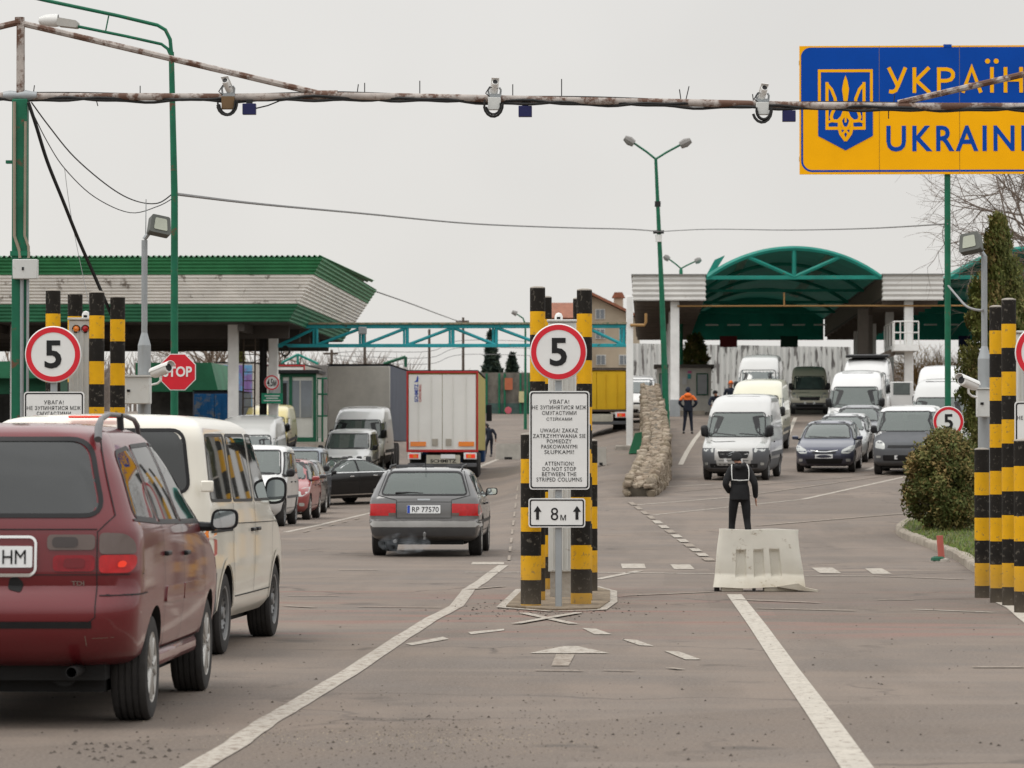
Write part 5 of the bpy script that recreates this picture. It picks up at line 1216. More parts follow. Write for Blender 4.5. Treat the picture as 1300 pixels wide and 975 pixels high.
def wheel(Rw, Wt, style, q, root, x, y, side):
    """wheel at the car's side; outer face towards side"""
    key = (Rw, Wt, style, q, side)
    if key not in WH:
        n = 28 if q else 64; rr_ = Rw * .66; s = side; T = MB()
        prof = [(rr_, -Wt * .46), (Rw * .86, -Wt * .5), (Rw * .96, -Wt * .46), (Rw, -Wt * .36)]
        if not q:
            for g in (-.26, -.09, .09, .26): prof += [(Rw, Wt * (g - .03)), (Rw - .008, Wt * (g - .022)), (Rw - .008, Wt * (g + .022)), (Rw, Wt * (g + .03))]
        prof += [(Rw, Wt * .36), (Rw * .96, Wt * .46), (Rw * .86, Wt * .5), (rr_, Wt * .46)]
        T.lathe([(a, b * s) for a, b in prof], n, 'x'); RM_ = MB(); wo = Wt * .44
        RM_.lathe([(a, b * s) for a, b in ((rr_ * 1.01, wo + .006), (rr_ * .93, wo), (rr_ * .88, wo - .05), (rr_ * .86, -wo))], n, 'x')
        disc = MB()
        if style == 'alloy':
            for k in range(5 if not q else 5):
                for dd in ((-.13, .13) if not q else (0,)):
                    a = 2 * math.pi * k / 5 + dd; a1 = 2 * math.pi * k / 5 + dd * 1.9
                    p0, p1 = Vector((s * (wo - .012), math.cos(a) * rr_ * .2, math.sin(a) * rr_ * .2)), Vector((s * (wo - .01), math.cos(a1) * rr_ * .94, math.sin(a1) * rr_ * .94))
                    disc.cyl(p0, p1, .022 if not q else .04, .017 if not q else .03, 8)
            disc.lathe([(.001, s * (wo + .002)), (rr_ * .24, s * (wo)), (rr_ * .28, s * (wo - .03))], n // 2, 'x')
            back = MB().lathe([(.001, s * (wo - .07)), (rr_ * .87, s * (wo - .075))], n // 2, 'x')
        else:
            disc.lathe([(.001, s * (wo - .0)), (rr_ * .22, s * (wo - .002)), (rr_ * .26, s * (wo - .03)), (rr_ * .5, s * (wo - .035)), (rr_ * .62, s * (wo - .012)), (rr_ * .72, s * (wo - .02)), (rr_ * .9, s * (wo - .045))], n, 'x')
            back = MB()
            for k in range(14): a = 2 * math.pi * k / 14; c = Vector((s * (wo - .013), math.cos(a) * rr_ * .66, math.sin(a) * rr_ * .66)); back.lathe([(.001, s * (wo - .002) if 0 else s * .004), (.022, s * .002)], 8, 'x', c)
        WH[key] = (T.mesh('tyre', [M['rubber']]), merge(RM_, disc).mesh('rim', [M['rim'] if style == 'alloy' else M['steel_rim']]), back.mesh('brake_disc', [M['dark']]))
    t_, r_, b_ = WH[key]
    o = part('wheel', t_, None, root); o.name = 'wheel'; o.location = (x, y, Rw)
    rr2 = part('rim', r_, None, o); bb = part('brake_disc' if style == 'alloy' else 'vent_holes', b_, None, o)
    return o
def temp(mb, mi=1):
    mb.m = [mi] * len(mb.m); me = mb.mesh('cut', [M['dark'], M['dark']]); o = bpy.data.objects.new('cut', me); C.objects.link(o)
    for p_ in me.polygons: p_.use_smooth = False
    return o
def vehicle(name, label, cat, S, pos, rz, paint, group=None, near=False, plate=None, rear=False, hollow=None, H_scale=1, W_scale=1, L_scale=1, mats2=None, matfn=None, matlist=(), lit=False, pitch=True, glass='glass', seats=True, skip=()):
    v = Veh(); v.q = not near
    rows = [(r[0] * H_scale, r[1] * L_scale, r[2] * L_scale, r[3] * W_scale, r[4], r[5]) for r in S['rows']]; hs, ws, ls = H_scale, W_scale, L_scale
    sc2 = lambda p_, a, b: [(x * a, y * b) for x, y in p_]
    L_ = rows[3][1] - rows[3][2]
    root = thing(name, label, cat, pos, group, rz, world=False)
    if pitch:
        h_ = Vector((-math.sin(rz), math.cos(rz))); c_ = Vector((pos[0], pos[1])); f2, b2_ = c_ + h_ * 1.4, c_ - h_ * 1.4
        zf, zb_ = H(*f2), H(*b2_); root.rotation_euler = (math.atan2(zf - zb_, 2.8), 0, rz); root.location.z = (zf + zb_) / 2
    vs, fs, n = loft(rows, not near, .075 if near else .12, **S.get('loft', {}))
    mb = MB().add(vs, fs, 0, True)
    bm = bmesh.new(); me0 = mb.mesh('b', [paint]); bm.from_mesh(me0); v.bvh = BVHTree.FromBMesh(bm); bm.free()
    me0.materials.clear()
    slots = [paint, M['dark'], M['greyplastic'], M['trim']] + list(matlist)
    for m_ in slots: me0.materials.append(m_)
    fn = matfn or S.get('matfn')
    if fn:
        for p_ in me0.polygons:
            c_ = p_.center; p_.material_index = fn(c_.x / ws, c_.y / ls, c_.z / hs)
    body = bpy.data.objects.new('body', me0); C.objects.link(body)
    Rw, Wt = S['R'], S.get('tw', .2); ya = [S['fa'] * ls, S['ra'] * ls]; wb = rowat(rows, .55)[3]
    # cutters
    arch = MB()
    for y in ya:
        for s_ in (-1, 1): arch.cyl((s_ * (wb - .34), y, Rw * 1.0), (s_ * (wb + .4), y, Rw * 1.0), Rw + .055, n=36 if near else 20)
    if rows[0][0] < Rw:
        pass
    hollow = near if hollow is None else hollow
    wins = [sc2(p_, ls, hs) for p_ in S['side']]; fw = sc2(S['ws'], ws, hs) if S.get('ws') else None; rw_ = sc2(S['rw'], ws, hs) if S.get('rw') else None
    cuts = []
    zb = S['zbase'] * hs
    if hollow:
        base = rowat(rows, zb); top = rows[-1][0]
        cr = [[zb - .38, base[1] - .12, base[2] + .1, base[3] - .07, .15, .15], [zb - .02, base[1] - .12, base[2] + .1, base[3] - .07, .15, .15]] + [[r[0], r[1] - .09, r[2] + .09, r[3] - .055, max(.05, r[4] - .05), max(.05, r[5] - .05)] for r in rows if zb + .02 < r[0] < top - .07]
        cr.append([top - .055, cr[-1][1] - .2, cr[-1][2] + .2, cr[-1][3] - .15, .2, .2])
        cv, cf, _ = loft(cr, not near, .15); cuts.append(temp(MB().add(cv, cf)))
        sc_ = MB()
        for p_ in wins:
            c_ = sum((Vector(a) for a in p_), Vector((0, 0))) / len(p_); pp = [tuple(c_ + (Vector(a) - c_) * .955) for a in p_]
            for s_ in (-1, 1): sc_.prism(pp, s_ * .45, s_ * 1.5, 'yz')
        arch = merge(arch, sc_); cuts.append(temp(arch))
        fb = MB()
        for p_, sg in ((fw, 1), (rw_, -1)):
            if p_ and not (sg == -1 and 'nocut_rear' in skip):
                c_ = sum((Vector(a) for a in p_), Vector((0, 0))) / len(p_); pp = [tuple(c_ + (Vector(a) - c_) * .965) for a in p_]
                y0_ = rowat(rows, max(a[1] for a in p_))[1 if sg == 1 else 2]; fb.prism(pp, y0_ - sg * .35, sg * 4, 'xz')
        if fb.v: cuts.append(temp(fb))
    else: cuts.append(temp(arch))
    for c_ in cuts:
        m_ = body.modifiers.new('b', 'BOOLEAN'); m_.operation = 'DIFFERENCE'; m_.object = c_; m_.solver = 'EXACT'
    dg = bpy.context.evaluated_depsgraph_get(); me = bpy.data.meshes.new_from_object(body.evaluated_get(dg))
    bpy.data.objects.remove(body)
    for c_ in cuts: bpy.data.objects.remove(c_)
    mi_ = [0] * len(me.polygons); me.polygons.foreach_get('material_index', mi_); me.materials.clear()
    for m_ in slots: me.materials.append(m_)
    me.polygons.foreach_set('material_index', [min(i, len(slots) - 1) for i in mi_])
    sm_ = [True] * len(me.polygons); me.polygons.foreach_set('use_smooth', sm_); me.set_sharp_from_angle(angle=R(38))
    part('body', me, None, root)
    A = lambda nm, mb_, m_, par=None, **k: part(nm, mb_, m_ if isinstance(m_, bpy.types.Material) else M[m_], par or root, **k)
    # underbody
    A('underbody', MB().b2((-wb + .26, rows[0][2] + .25, .19), (wb - .26, rows[0][1] - .2, rows[0][0] + .06)), 'dark')
    # glass
    g = lambda p_, ax, nm: (A(nm, decal(v, ax, p_, .001 if hollow else .004, 0 if hollow else .01), glass if hollow else 'glass_op'))
    for p_ in wins:
        for ax in 'rl':
            o = g(p_, ax, 'side_window'); A('window_seal', ribbon(v, ax, p_, .024 if near else .03, True, .005), 'trim', o)
    if fw: o = g(fw, 'f', 'windscreen'); A('window_seal', ribbon(v, 'f', fw, .03, True, .005), 'trim', o)
    if rw_: o = g(rw_, 'b', 'rear_window'); A('window_seal', ribbon(v, 'b', rw_, .026, True, .005), 'trim', o)
    # lights etc from the spec: (name, axis, poly, material, offset)
    for nm, ax, p_, m_, off in S.get('dec', []):
        if nm in skip: continue
        if (ax == 'b' and not (rear or near)) : continue
        if ax == 'f' and (rear): continue
        for sx_ in ((1, -1) if ax in 'fb' and min(a[0] for a in p_) > .02 else (1,)):
            pp = [(a * sx_, b) for a, b in p_]
            for ax2 in (('r', 'l') if ax == 's' else (ax,)):
                pp2 = sc2(pp, ws if ax in 'fb' else ls, hs); A(nm, decal(v, ax2, pp2, off, .02), m_)
    for nm, ax, p_, wd, m_, closed in S.get('lines', []):
        if nm in skip: continue
        if (ax == 'b' and not near): continue
        for ax2 in (('r', 'l') if ax == 's' else (ax,)):
            A(nm, ribbon(v, ax2, sc2(p_, ws if ax in 'fb' else ls, hs), wd, closed, .006), m_)
    # handles
    for y, z in S.get('handles', []):
        for s_ in (1, -1):
            c_, n_ = project(v.bvh, 'r' if s_ > 0 else 'l', y * ls, z * hs, .012); A('door_handle', MB().box(c_, (.03, .17, .028)), S.get('handlemat', 'trim'), bev=.008)
    # mirrors
    if S.get('mirror'):
        y, z, w_, h2 = S['mirror']; y *= ls; z *= hs
        for s_ in (1, -1):
            b_, _ = project(v.bvh, 'r' if s_ > 0 else 'l', y + .03, z, 0); x0 = b_.x + s_ * .09
            pr = rnd([(x0, z - h2 * .45), (x0 + s_ * w_, z - h2 * .38), (x0 + s_ * w_ * 1.02, z + h2 * .5), (x0 + s_ * .02, z + h2 * .5)], h2 * .35, 5)
            if s_ < 0: pr = pr[::-1]
            c2 = Vector((sum(p_[0] for p_ in pr) / len(pr), sum(p_[1] for p_ in pr) / len(pr)))
            mbm = MB(); lay = [(.0, 1.0), (.03, 1.0), (.08, .85), (.11, .55)]; vs_ = []
            for dy, k_ in lay: vs_ += [Vector((c2.x + (p_[0] - c2.x) * k_, y + dy, c2.y + (p_[1] - c2.y) * k_)) for p_ in pr]
            n2 = len(pr); fs_ = [(j * n2 + i, j * n2 + (i + 1) % n2, (j + 1) * n2 + (i + 1) % n2, (j + 1) * n2 + i) for j in range(3) for i in range(n2)] + [tuple(range(3 * n2, 4 * n2)), tuple(range(n2))]
            mbm.add(vs_, fs_, 0, True); mo = A('wing_mirror', mbm, S.get('mirmat') or ('trim' if S.get('mirblack', True) else paint))
            A('mirror_glass', MB().add([Vector((c2.x + (p_[0] - c2.x) * .8, y - .004, c2.y + (p_[1] - c2.y) * .8)) for p_ in pr], [tuple(range(n2))]), 'mirror', mo)
            A('mirror_arm', MB().tube([b_ + Vector((-s_ * .03, 0, -.04)), (x0 + s_ * .03, y + .06, z - h2 * .3)], [.035, .028], 8), 'trim', mo)
    # wheels
    for y in ya:
        for s_ in (-1, 1): wheel(Rw, Wt, S.get('wheels', 'alloy'), not near, root, s_ * (wb - Wt / 2 - .015), y, s_)
    if hollow and seats:
        zf = zb - .35
        def seat(x, y, w_=.5):
            o = A('seat', MB().box((x, y + .1, zf + .02), (w_, .5, .18)).box((x, y - .2, zf + .32), (w_, .14, .62), (R(12), 0, 0)), 'interior', bev=.04, seg=2)
            A('headrest', MB().box((x, y - .28, zf + .73), (w_ * .5, .09, .2)), 'interior', o, bev=.04)
        ys_ = S.get('seats', [.15, -.8]); 
        for y in ys_:
            for x in ((-.36, .36) if y == ys_[0] else (-.42, 0, .42)): seat(x * ws, y * ls, .5 if y == ys_[0] else .4)
        b_ = rowat(rows, zb); A('dashboard', MB().box((0, b_[1] - .38, zb - .1), (b_[3] * 1.75, .4, .22)), 'interior', bev=.05)
        dz_ = zb + .02; st_ = MB().lathe([(.17, -.012), (.19, 0), (.17, .012)], 24, 'y'); st_.v = [Matrix.Rotation(R(-25), 3, 'X') @ p_ + Vector((-.36 * ws, b_[1] - .68, dz_)) for p_ in st_.v]; A('steering_wheel', st_, 'trim')
    # plates
    def plate_at(ax, x, z, w_, h2, txt, blue=True, band=None):
        mbp = decal(v, ax, rr(x - w_ / 2, z - h2 / 2, x + w_ / 2, z + h2 / 2, .01), .012, .02, .3); pl = A('number_plate', mbp, 'plate'); rowz = rowat(rows, z); yy = (rowz[2] - .0145) if ax == 'b' else (rowz[1] + .0145)
        c_, n_ = project(v.bvh, ax, x, z, .0135); 
        if ax == 'b':
            if txt:
                tm = text_mb(txt, w_ * .8 if len(txt) > 3 else w_ * .26, h2 * .66, x + (w_ * .05 if len(txt) > 3 else w_ * .3), z, 0, .001, bold=.0); tm.v = [Vector((a.x, project(v.bvh, 'b', a.x, a.z, .0135)[0].y, a.z)) for a in tm.v]; A('plate_lettering', tm, 'ink', pl)
            if blue and len(txt or '') > 3: A('plate_band', decal(v, ax, [(x - w_ / 2 + .004, z - h2 / 2 + .004), (x - w_ / 2 + .045, z - h2 / 2 + .004), (x - w_ / 2 + .045, z + h2 / 2 - .004), (x - w_ / 2 + .004, z + h2 / 2 - .004)], .0135, 0, .3), 'plateblue', pl)
    if S.get('fplate') and not rear: plate_at('f', 0, S['fplate'] * hs, .52, .115, None)
    if S.get('rplate') and (rear): plate_at('b', S.get('rpx', 0), S['rplate'] * hs, S.get('rpw', .52), .125, plate)
    v.root = root; v.A = A; v.rows = rows; v.paint = paint
    return v
M['glass_op'] = mat('far_glass', (.075, .092, .088), .06, var=.25, scale=2.5, coat=.6, spec=.9)
def paintm(name, col, metal=0., dirt=.35, rough=.32, coat=.8):
    return mat(name, col, rough, metal, var=.05, scale=1.2, coat=coat, dirt=dirt, dirtcol=(.2, .17, .145), dz=(.15, .95))
# ---- archetypes
low = lambda zc: (lambda x, y, z: 2 if z < zc else 0)
MPV = dict(rows=[(.36, 2.10, -2.02, .78, .3, .3), (.42, 2.25, -2.2, .86, .35, .28), (.55, 2.33, -2.31, .885, .4, .24), (.68, 2.34, -2.34, .90, .42, .22), (.73, 2.34, -2.33, .903, .42, .22), (.80, 2.33, -2.275, .905, .42, .2), (.84, 2.3, -2.25, .905, .42, .2), (.9, 2.24, -2.262, .905, .42, .2), (1.0, 2.0, -2.255, .90, .42, .2), (1.10, 1.55, -2.245, .895, .4, .2),
  (1.17, 1.3, -2.235, .885, .38, .2), (1.25, 1.15, -2.21, .85, .34, .2), (1.5, .70, -2.10, .755, .28, .2), (1.66, .38, -2.0, .68, .26, .22), (1.735, .15, -1.93, .63, .26, .26), (1.78, -.12, -1.80, .54, .3, .3), (1.80, -.4, -1.5, .38, .3, .3), (1.805, -.6, -1.2, .15, .1, .1)],
  fa=1.42, ra=-1.42, R=.32, tw=.225, zbase=1.18,
  side=[rnd([(-2.0, 1.235), (-1.24, 1.205), (-1.2, 1.655), (-1.80, 1.62)], .09), rnd([(-1.16, 1.2), (-.26, 1.185), (-.22, 1.675), (-1.12, 1.658)], .05), rnd([(-.19, 1.185), (.86, 1.17), (.30, 1.60), (.14, 1.672), (-.15, 1.677)], .05), rnd([(.92, 1.17), (1.14, 1.17), (.56, 1.47)], .03)],
  ws=rnd(sympoly([(.73, 1.22), (.56, 1.69)]), .08), rw=rnd(sympoly([(.675, 1.25), (.555, 1.70)]), .12, 6),
  dec=[('tail_lamp', 'b', rnd([(.655, .915), (.82, .915), (.85, .96), (.852, 1.02), (.655, 1.02)], .03), 'redlamp', .014), ('tail_lamp', 'b', rnd([(.655, 1.025), (.852, 1.025), (.84, 1.10), (.79, 1.145), (.655, 1.15)], .03), 'smokelamp', .014),
       ('inner_lamp', 'b', rnd([(.385, .925), (.63, .925), (.63, 1.02), (.385, 1.02)], .03), 'redlamp2', .008), ('inner_lamp', 'b', rnd([(.35, 1.05), (.63, 1.05), (.63, 1.14), (.35, 1.14)], .03), 'smokelamp', .008), ('reverse_lamp', 'b', rnd([(.38, 1.065), (.53, 1.065), (.53, 1.125), (.38, 1.125)], .03), 'darklamp', .012), ('lamp_core', 'b', rnd([(.45, .945), (.57, .945), (.57, 1.0), (.45, 1.0)], .02), 'darkred', .012),
       ('headlamp', 'f', rnd([(.4, .72), (.85, .74), (.82, .9), (.45, .86)], .04), 'lamp', .006)],
  lines=[('tailgate_seam', 'b', [(.60, 1.70), (.735, 1.25), (.642, 1.155), (.642, .66), (.60, .625), (-.60, .625), (-.642, .66), (-.642, 1.155), (-.735, 1.25), (-.60, 1.70)], .006, 'dark', False), ('tailgate_seam', 'b', [(-.64, 1.17), (.64, 1.17)], .006, 'dark', False), ('tailgate_seam', 'b', [(-.64, .905), (.88, .905)], .005, 'dark', False),
       ('bumper_seam', 'b', [(.66, .782), (.9, .785)], .006, 'dark', False), ('bumper_seam', 's', [(-2.25, .785), (-1.83, .79)], .008, 'dark', False), ('door_seam', 's', [(-1.14, 1.2), (-1.12, .95), (-1.06, .60), (-1.0, .42), (.95, .42)], .008, 'dark', False), ('door_seam', 's', [(-.21, 1.66), (-.205, 1.18), (-.22, .42)], .008, 'dark', False), ('door_seam', 's', [(1.0, 1.17), (.98, .42)], .008, 'dark', False),
       ('belt_strip', 's', [(-2.03, 1.222), (-1.2, 1.19), (1.15, 1.155)], .014, 'trim', False)],
  handles=[(-1.0, 1.0), (-.08, .98)], mirror=(.90, 1.17, .19, .15), seats=[.2, -.75, -1.55], rplate=1.01, rpw=.53, fplate=.5)
M['darklamp'] = mat('dark_lens', (.05, .04, .038), .2, coat=.3); M['darkred'] = mat('dark_red_lens', (.14, .006, .01), .25, coat=.3)
M['redlamp2'] = mat('dull_red_lamp', (.22, .006, .012), .25, coat=.25, var=.3, scale=12)
MIDVAN = dict(rows=[(.27, 2.2, -2.25, .84, .3, .2), (.36, 2.38, -2.42, .92, .35, .18), (.55, 2.44, -2.455, .94, .38, .15), (.72, 2.43, -2.45, .95, .38, .14), (.76, 2.42, -2.42, .95, .38, .13), (.92, 2.33, -2.415, .95, .4, .13), (1.04, 2.05, -2.41, .95, .4, .13), (1.14, 1.72, -2.405, .945, .38, .13), (1.22, 1.58, -2.40, .94, .34, .13), (1.5, 1.22, -2.375, .90, .28, .13), (1.74, .88, -2.35, .865, .26, .14), (1.83, .68, -2.32, .83, .26, .18), (1.885, .42, -2.25, .76, .28, .25), (1.92, .1, -2.1, .6, .3, .3), (1.935, -.2, -1.8, .25, .2, .2)],
  fa=1.55, ra=-1.45, R=.33, tw=.22, zbase=1.22, loft=dict(bf=.14, br=.04, sb=.03),
  side=[rnd([(-2.2, 1.245), (-1.2, 1.235), (-1.2, 1.765), (-2.1, 1.76)], .07), rnd([(-1.12, 1.235), (.0, 1.225), (.0, 1.77), (-1.12, 1.765)], .07), rnd([(.12, 1.225), (1.4, 1.22), (1.1, 1.52), (.72, 1.765), (.12, 1.77)], .06)],
  ws=rnd(sympoly([(.82, 1.24), (.70, 1.79)]), .08), rw=rnd(sympoly([(.77, 1.31), (.71, 1.80)]), .10, 5),
  dec=[('tail_lamp', 'b', rnd([(.81, .80), (.93, .80), (.93, .95), (.81, .95)], .02), 'redlamp', .006), ('tail_lamp', 'b', rnd([(.81, .955), (.93, .955), (.93, 1.03), (.81, 1.03)], .02), 'orange', .006), ('tail_lamp', 'b', rnd([(.81, 1.035), (.93, 1.035), (.93, 1.09), (.81, 1.09)], .01), 'lamp', .006),
       ('headlamp', 'f', rnd([(.55, .74), (.86, .78), (.84, .96), (.72, 1.0), (.56, .9)], .05), 'lamp', .006), ('grille', 'f', rnd(sympoly([(.48, .78), (.46, .86)]), .02), 'trim', .006), ('intake', 'f', rnd(sympoly([(.6, .42), (.62, .58)]), .03), 'ink', .006), ('fog_lamp', 'f', rnd([(.68, .5), (.82, .5), (.82, .56), (.68, .56)], .02), 'lamp', .008)],
  lines=[('door_seam', 's', [(.06, 1.78), (.06, .45)], .009, 'dark', False), ('door_seam', 's', [(1.45, 1.2), (1.2, .95), (1.2, .45)], .009, 'dark', False), ('door_seam', 's', [(-1.16, 1.78), (-1.16, .8), (-1.0, .45), (1.2, .45)], .009, 'dark', False), ('crease', 's', [(-2.3, 1.06), (1.7, 1.02)], .007, 'trim', False), ('slide_rail', 's', [(-2.25, 1.0), (-1.2, 1.0)], .02, 'dark', False), ('door_seam', 'b', [(0, 1.8), (0, .7)], .008, 'dark', False)],
  handles=[(.2, .98), (-.1, .98)], mirror=(1.32, 1.28, .2, .26), seats=[.55, -.4, -1.3], rplate=.95, fplate=.52, wheels='steel')
HIVAN = dict(rows=[(.25, 2.4, -2.5, .85, .3, .12), (.35, 2.62, -2.65, .95, .35, .12), (.6, 2.70, -2.68, 1.0, .4, .1), (.8, 2.69, -2.68, 1.01, .4, .1), (.95, 2.60, -2.68, 1.01, .42, .1), (1.08, 2.35, -2.68, 1.01, .42, .1), (1.17, 2.08, -2.68, 1.005, .4, .1), (1.25, 1.95, -2.68, 1.0, .36, .1), (1.6, 1.55, -2.67, .97, .28, .1), (1.95, 1.16, -2.66, .935, .25, .1), (2.08, .93, -2.66, .915, .25, .1), (2.28, .5, -2.65, .88, .3, .12), (2.4, .05, -2.62, .82, .3, .15), (2.47, -.5, -2.55, .68, .3, .2), (2.5, -1.0, -2.3, .3, .2, .2)],
  fa=1.75, ra=-1.75, R=.34, tw=.2, zbase=1.25, loft=dict(bf=.2, br=.02, sb=.012),
  side=[rnd([(.35, 1.3), (1.72, 1.26), (1.72, 1.36), (1.2, 1.86), (.35, 1.88)], .07)],
  ws=rnd(sympoly([(.86, 1.27), (.79, 1.97)]), .1),
  dec=[('headlamp', 'f', rnd([(.6, .82), (.92, .86), (.9, 1.1), (.78, 1.14), (.62, .96)], .05), 'lamp', .006), ('grille', 'f', rnd(sympoly([(.52, .72), (.56, .9)]), .03), 'ink', .006), ('badge_bar', 'f', rnd(sympoly([(.55, .92), (.55, .945)]), .01), 'chrome', .01), ('intake', 'f', rnd(sympoly([(.7, .38), (.72, .5)]), .03), 'ink', .006), ('fog_lamp', 'f', rnd([(.78, .45), (.88, .45), (.88, .53), (.78, .53)], .03), 'lamp', .008)],
  lines=[('wiper', 'f', [(-.78, 1.31), (-.1, 1.36)], .022, 'trim', False), ('wiper', 'f', [(.0, 1.31), (.7, 1.38)], .022, 'trim', False), ('door_seam', 's', [(.28, 1.95), (.28, .5)], .012, 'dark', False), ('door_seam', 's', [(1.75, 1.2), (1.4, .95), (1.35, .5)], .012, 'dark', False), ('side_strip', 's', [(-2.5, .75), (1.2, .75)], .12, 'greyplastic', False), ('bonnet_seam', 'f', sympoly([(.0, 1.14), (.6, 1.12), (.75, 1.16)])[:3], .012, 'dark', False)],
  handles=[(.45, 1.1)], mirror=(1.58, 1.42, .22, .36), seats=[.75], fplate=.6, wheels='steel', matfn=lambda x, y, z: 2 if z < .58 else 0)
WAGON = dict(rows=[(.24, 2.1, -2.0, .74, .3, .25), (.31, 2.28, -2.28, .84, .35, .22), (.45, 2.38, -2.40, .875, .4, .2), (.56, 2.40, -2.42, .885, .4, .2), (.59, 2.39, -2.35, .888, .4, .17), (.72, 2.3, -2.34, .89, .4, .15), (.84, 1.9, -2.32, .885, .38, .15), (.92, 1.25, -2.29, .87, .35, .15), (.98, 1.05, -2.235, .845, .3, .15), (1.15, .62, -2.06, .775, .25, .16), (1.30, .18, -1.88, .70, .25, .18), (1.365, -.1, -1.76, .62, .25, .22), (1.395, -.4, -1.5, .42, .3, .3), (1.40, -.6, -1.2, .15, .1, .1)],
  fa=1.42, ra=-1.28, R=.31, tw=.21, zbase=.96,
  side=[rnd([(-2.0, 1.0), (-1.15, .98), (-1.12, 1.28), (-1.75, 1.27)], .06), rnd([(-1.08, .98), (-.22, .965), (-.2, 1.295), (-1.04, 1.285)], .04), rnd([(-.16, .965), (.92, .955), (.3, 1.22), (.12, 1.29), (-.13, 1.297)], .04)],
  ws=rnd(sympoly([(.70, .98), (.56, 1.32)]), .06), rw=rnd(sympoly([(.675, .97), (.56, 1.325)]), .07, 5),
  dec=[('tail_lamp', 'b', rnd([(.44, .645), (.86, .645), (.875, .70), (.86, .83), (.44, .835)], .015), 'redlamp', .008), ('lamp_stripe', 'b', [(.44, .645), (.55, .645), (.55, .69), (.44, .69)], 'smokelamp', .010), ('bumper_pad', 'b', rnd(sympoly([(.87, .47), (.87, .56)]), .01), 'bumper_grey', .008), ('lower_bumper', 'b', rnd(sympoly([(.84, .33), (.86, .46)]), .01), 'greyplastic', .006), ('headlamp', 'f', rnd([(.45, .62), (.84, .64), (.82, .76), (.45, .76)], .02), 'lamp', .006)],
  lines=[('tailgate_seam', 'b', [(.60, 1.34), (.72, .96), (.43, .89), (.43, .61), (-.43, .61), (-.43, .89), (-.72, .96), (-.60, 1.34)], .008, 'dark', False), ('tailgate_seam', 'b', [(-.43, .86), (.43, .86)], .006, 'dark', False), ('door_seam', 's', [(-1.1, .97), (-.95, .7), (-.85, .4), (.9, .4)], .008, 'dark', False), ('door_seam', 's', [(-.18, 1.29), (-.18, .4)], .008, 'dark', False), ('rub_strip', 's', [(-2.2, .55), (2.0, .55)], .05, 'trim', False)],
  handles=[(-.95, .82), (-.02, .82)], mirror=(.82, .99, .2, .13), seats=[.1, -.85], rplate=.745, fplate=.5)
M['bumper_grey'] = mat('bumper_pad_grey', (.42, .42, .41), .4, coat=.3)
HATCH = dict(rows=[(.2, 1.95, -1.9, .76, .3, .3), (.3, 2.1, -2.08, .85, .4, .3), (.48, 2.18, -2.14, .875, .48, .3), (.64, 2.15, -2.12, .885, .5, .28), (.75, 2.0, -2.1, .885, .5, .26), (.86, 1.62, -2.08, .875, .46, .25), (.94, 1.2, -2.05, .86, .4, .25), (1.02, 1.0, -2.0, .835, .34, .24), (1.22, .58, -1.88, .765, .26, .22), (1.38, .16, -1.74, .69, .25, .24), (1.45, -.15, -1.6, .59, .28, .28), (1.485, -.4, -1.25, .38, .3, .3), (1.49, -.55, -1.0, .12, .1, .1)],
  fa=1.3, ra=-1.35, R=.31, tw=.2, zbase=.98,
  side=[rnd([(-1.78, 1.04), (-.95, 1.01), (-.9, 1.36), (-1.5, 1.32)], .05), rnd([(-.88, 1.01), (-.1, .99), (-.06, 1.38), (-.84, 1.365)], .04), rnd([(-.03, .99), (.85, .98), (.3, 1.27), (.12, 1.36), (0, 1.38)], .04)],
  ws=rnd(sympoly([(.70, 1.0), (.58, 1.40)]), .06), rw=rnd(sympoly([(.66, 1.05), (.56, 1.36)]), .08),
  dec=[('headlamp', 'f', rnd([(.5, .58), (.72, .57), (.85, .68), (.86, .80), (.74, .79), (.52, .68)], .04), 'lamp', .006), ('grille', 'f', rnd(sympoly([(.34, .58), (.44, .68)]), .02), 'ink', .006), ('chrome_bar', 'f', [(-.40, .66), (-.1, .62), (.1, .62), (.40, .66), (.40, .675), (.1, .637), (-.1, .637), (-.40, .675)], 'chrome', .012), ('intake', 'f', rnd(sympoly([(.5, .28), (.56, .42)]), .02), 'ink', .006), ('fog_lamp', 'f', rnd([(.64, .34), (.76, .34), (.76, .42), (.64, .42)], .03), 'lamp', .008)],
  lines=[('wiper', 'f', [(-.6, 1.02), (-.05, 1.04)], .018, 'trim', False), ('wiper', 'f', [(.0, 1.02), (.55, 1.05)], .018, 'trim', False), ('door_seam', 's', [(-.92, 1.0), (-.8, .35), (.9, .35), (.95, .95)], .01, 'dark', False), ('door_seam', 's', [(-.05, 1.37), (-.05, .35)], .01, 'dark', False)],
  handles=[(-.78, .85), (.08, .84)], mirror=(.78, 1.0, .2, .13), seats=[.1, -.75], fplate=.50, mirblack=False)
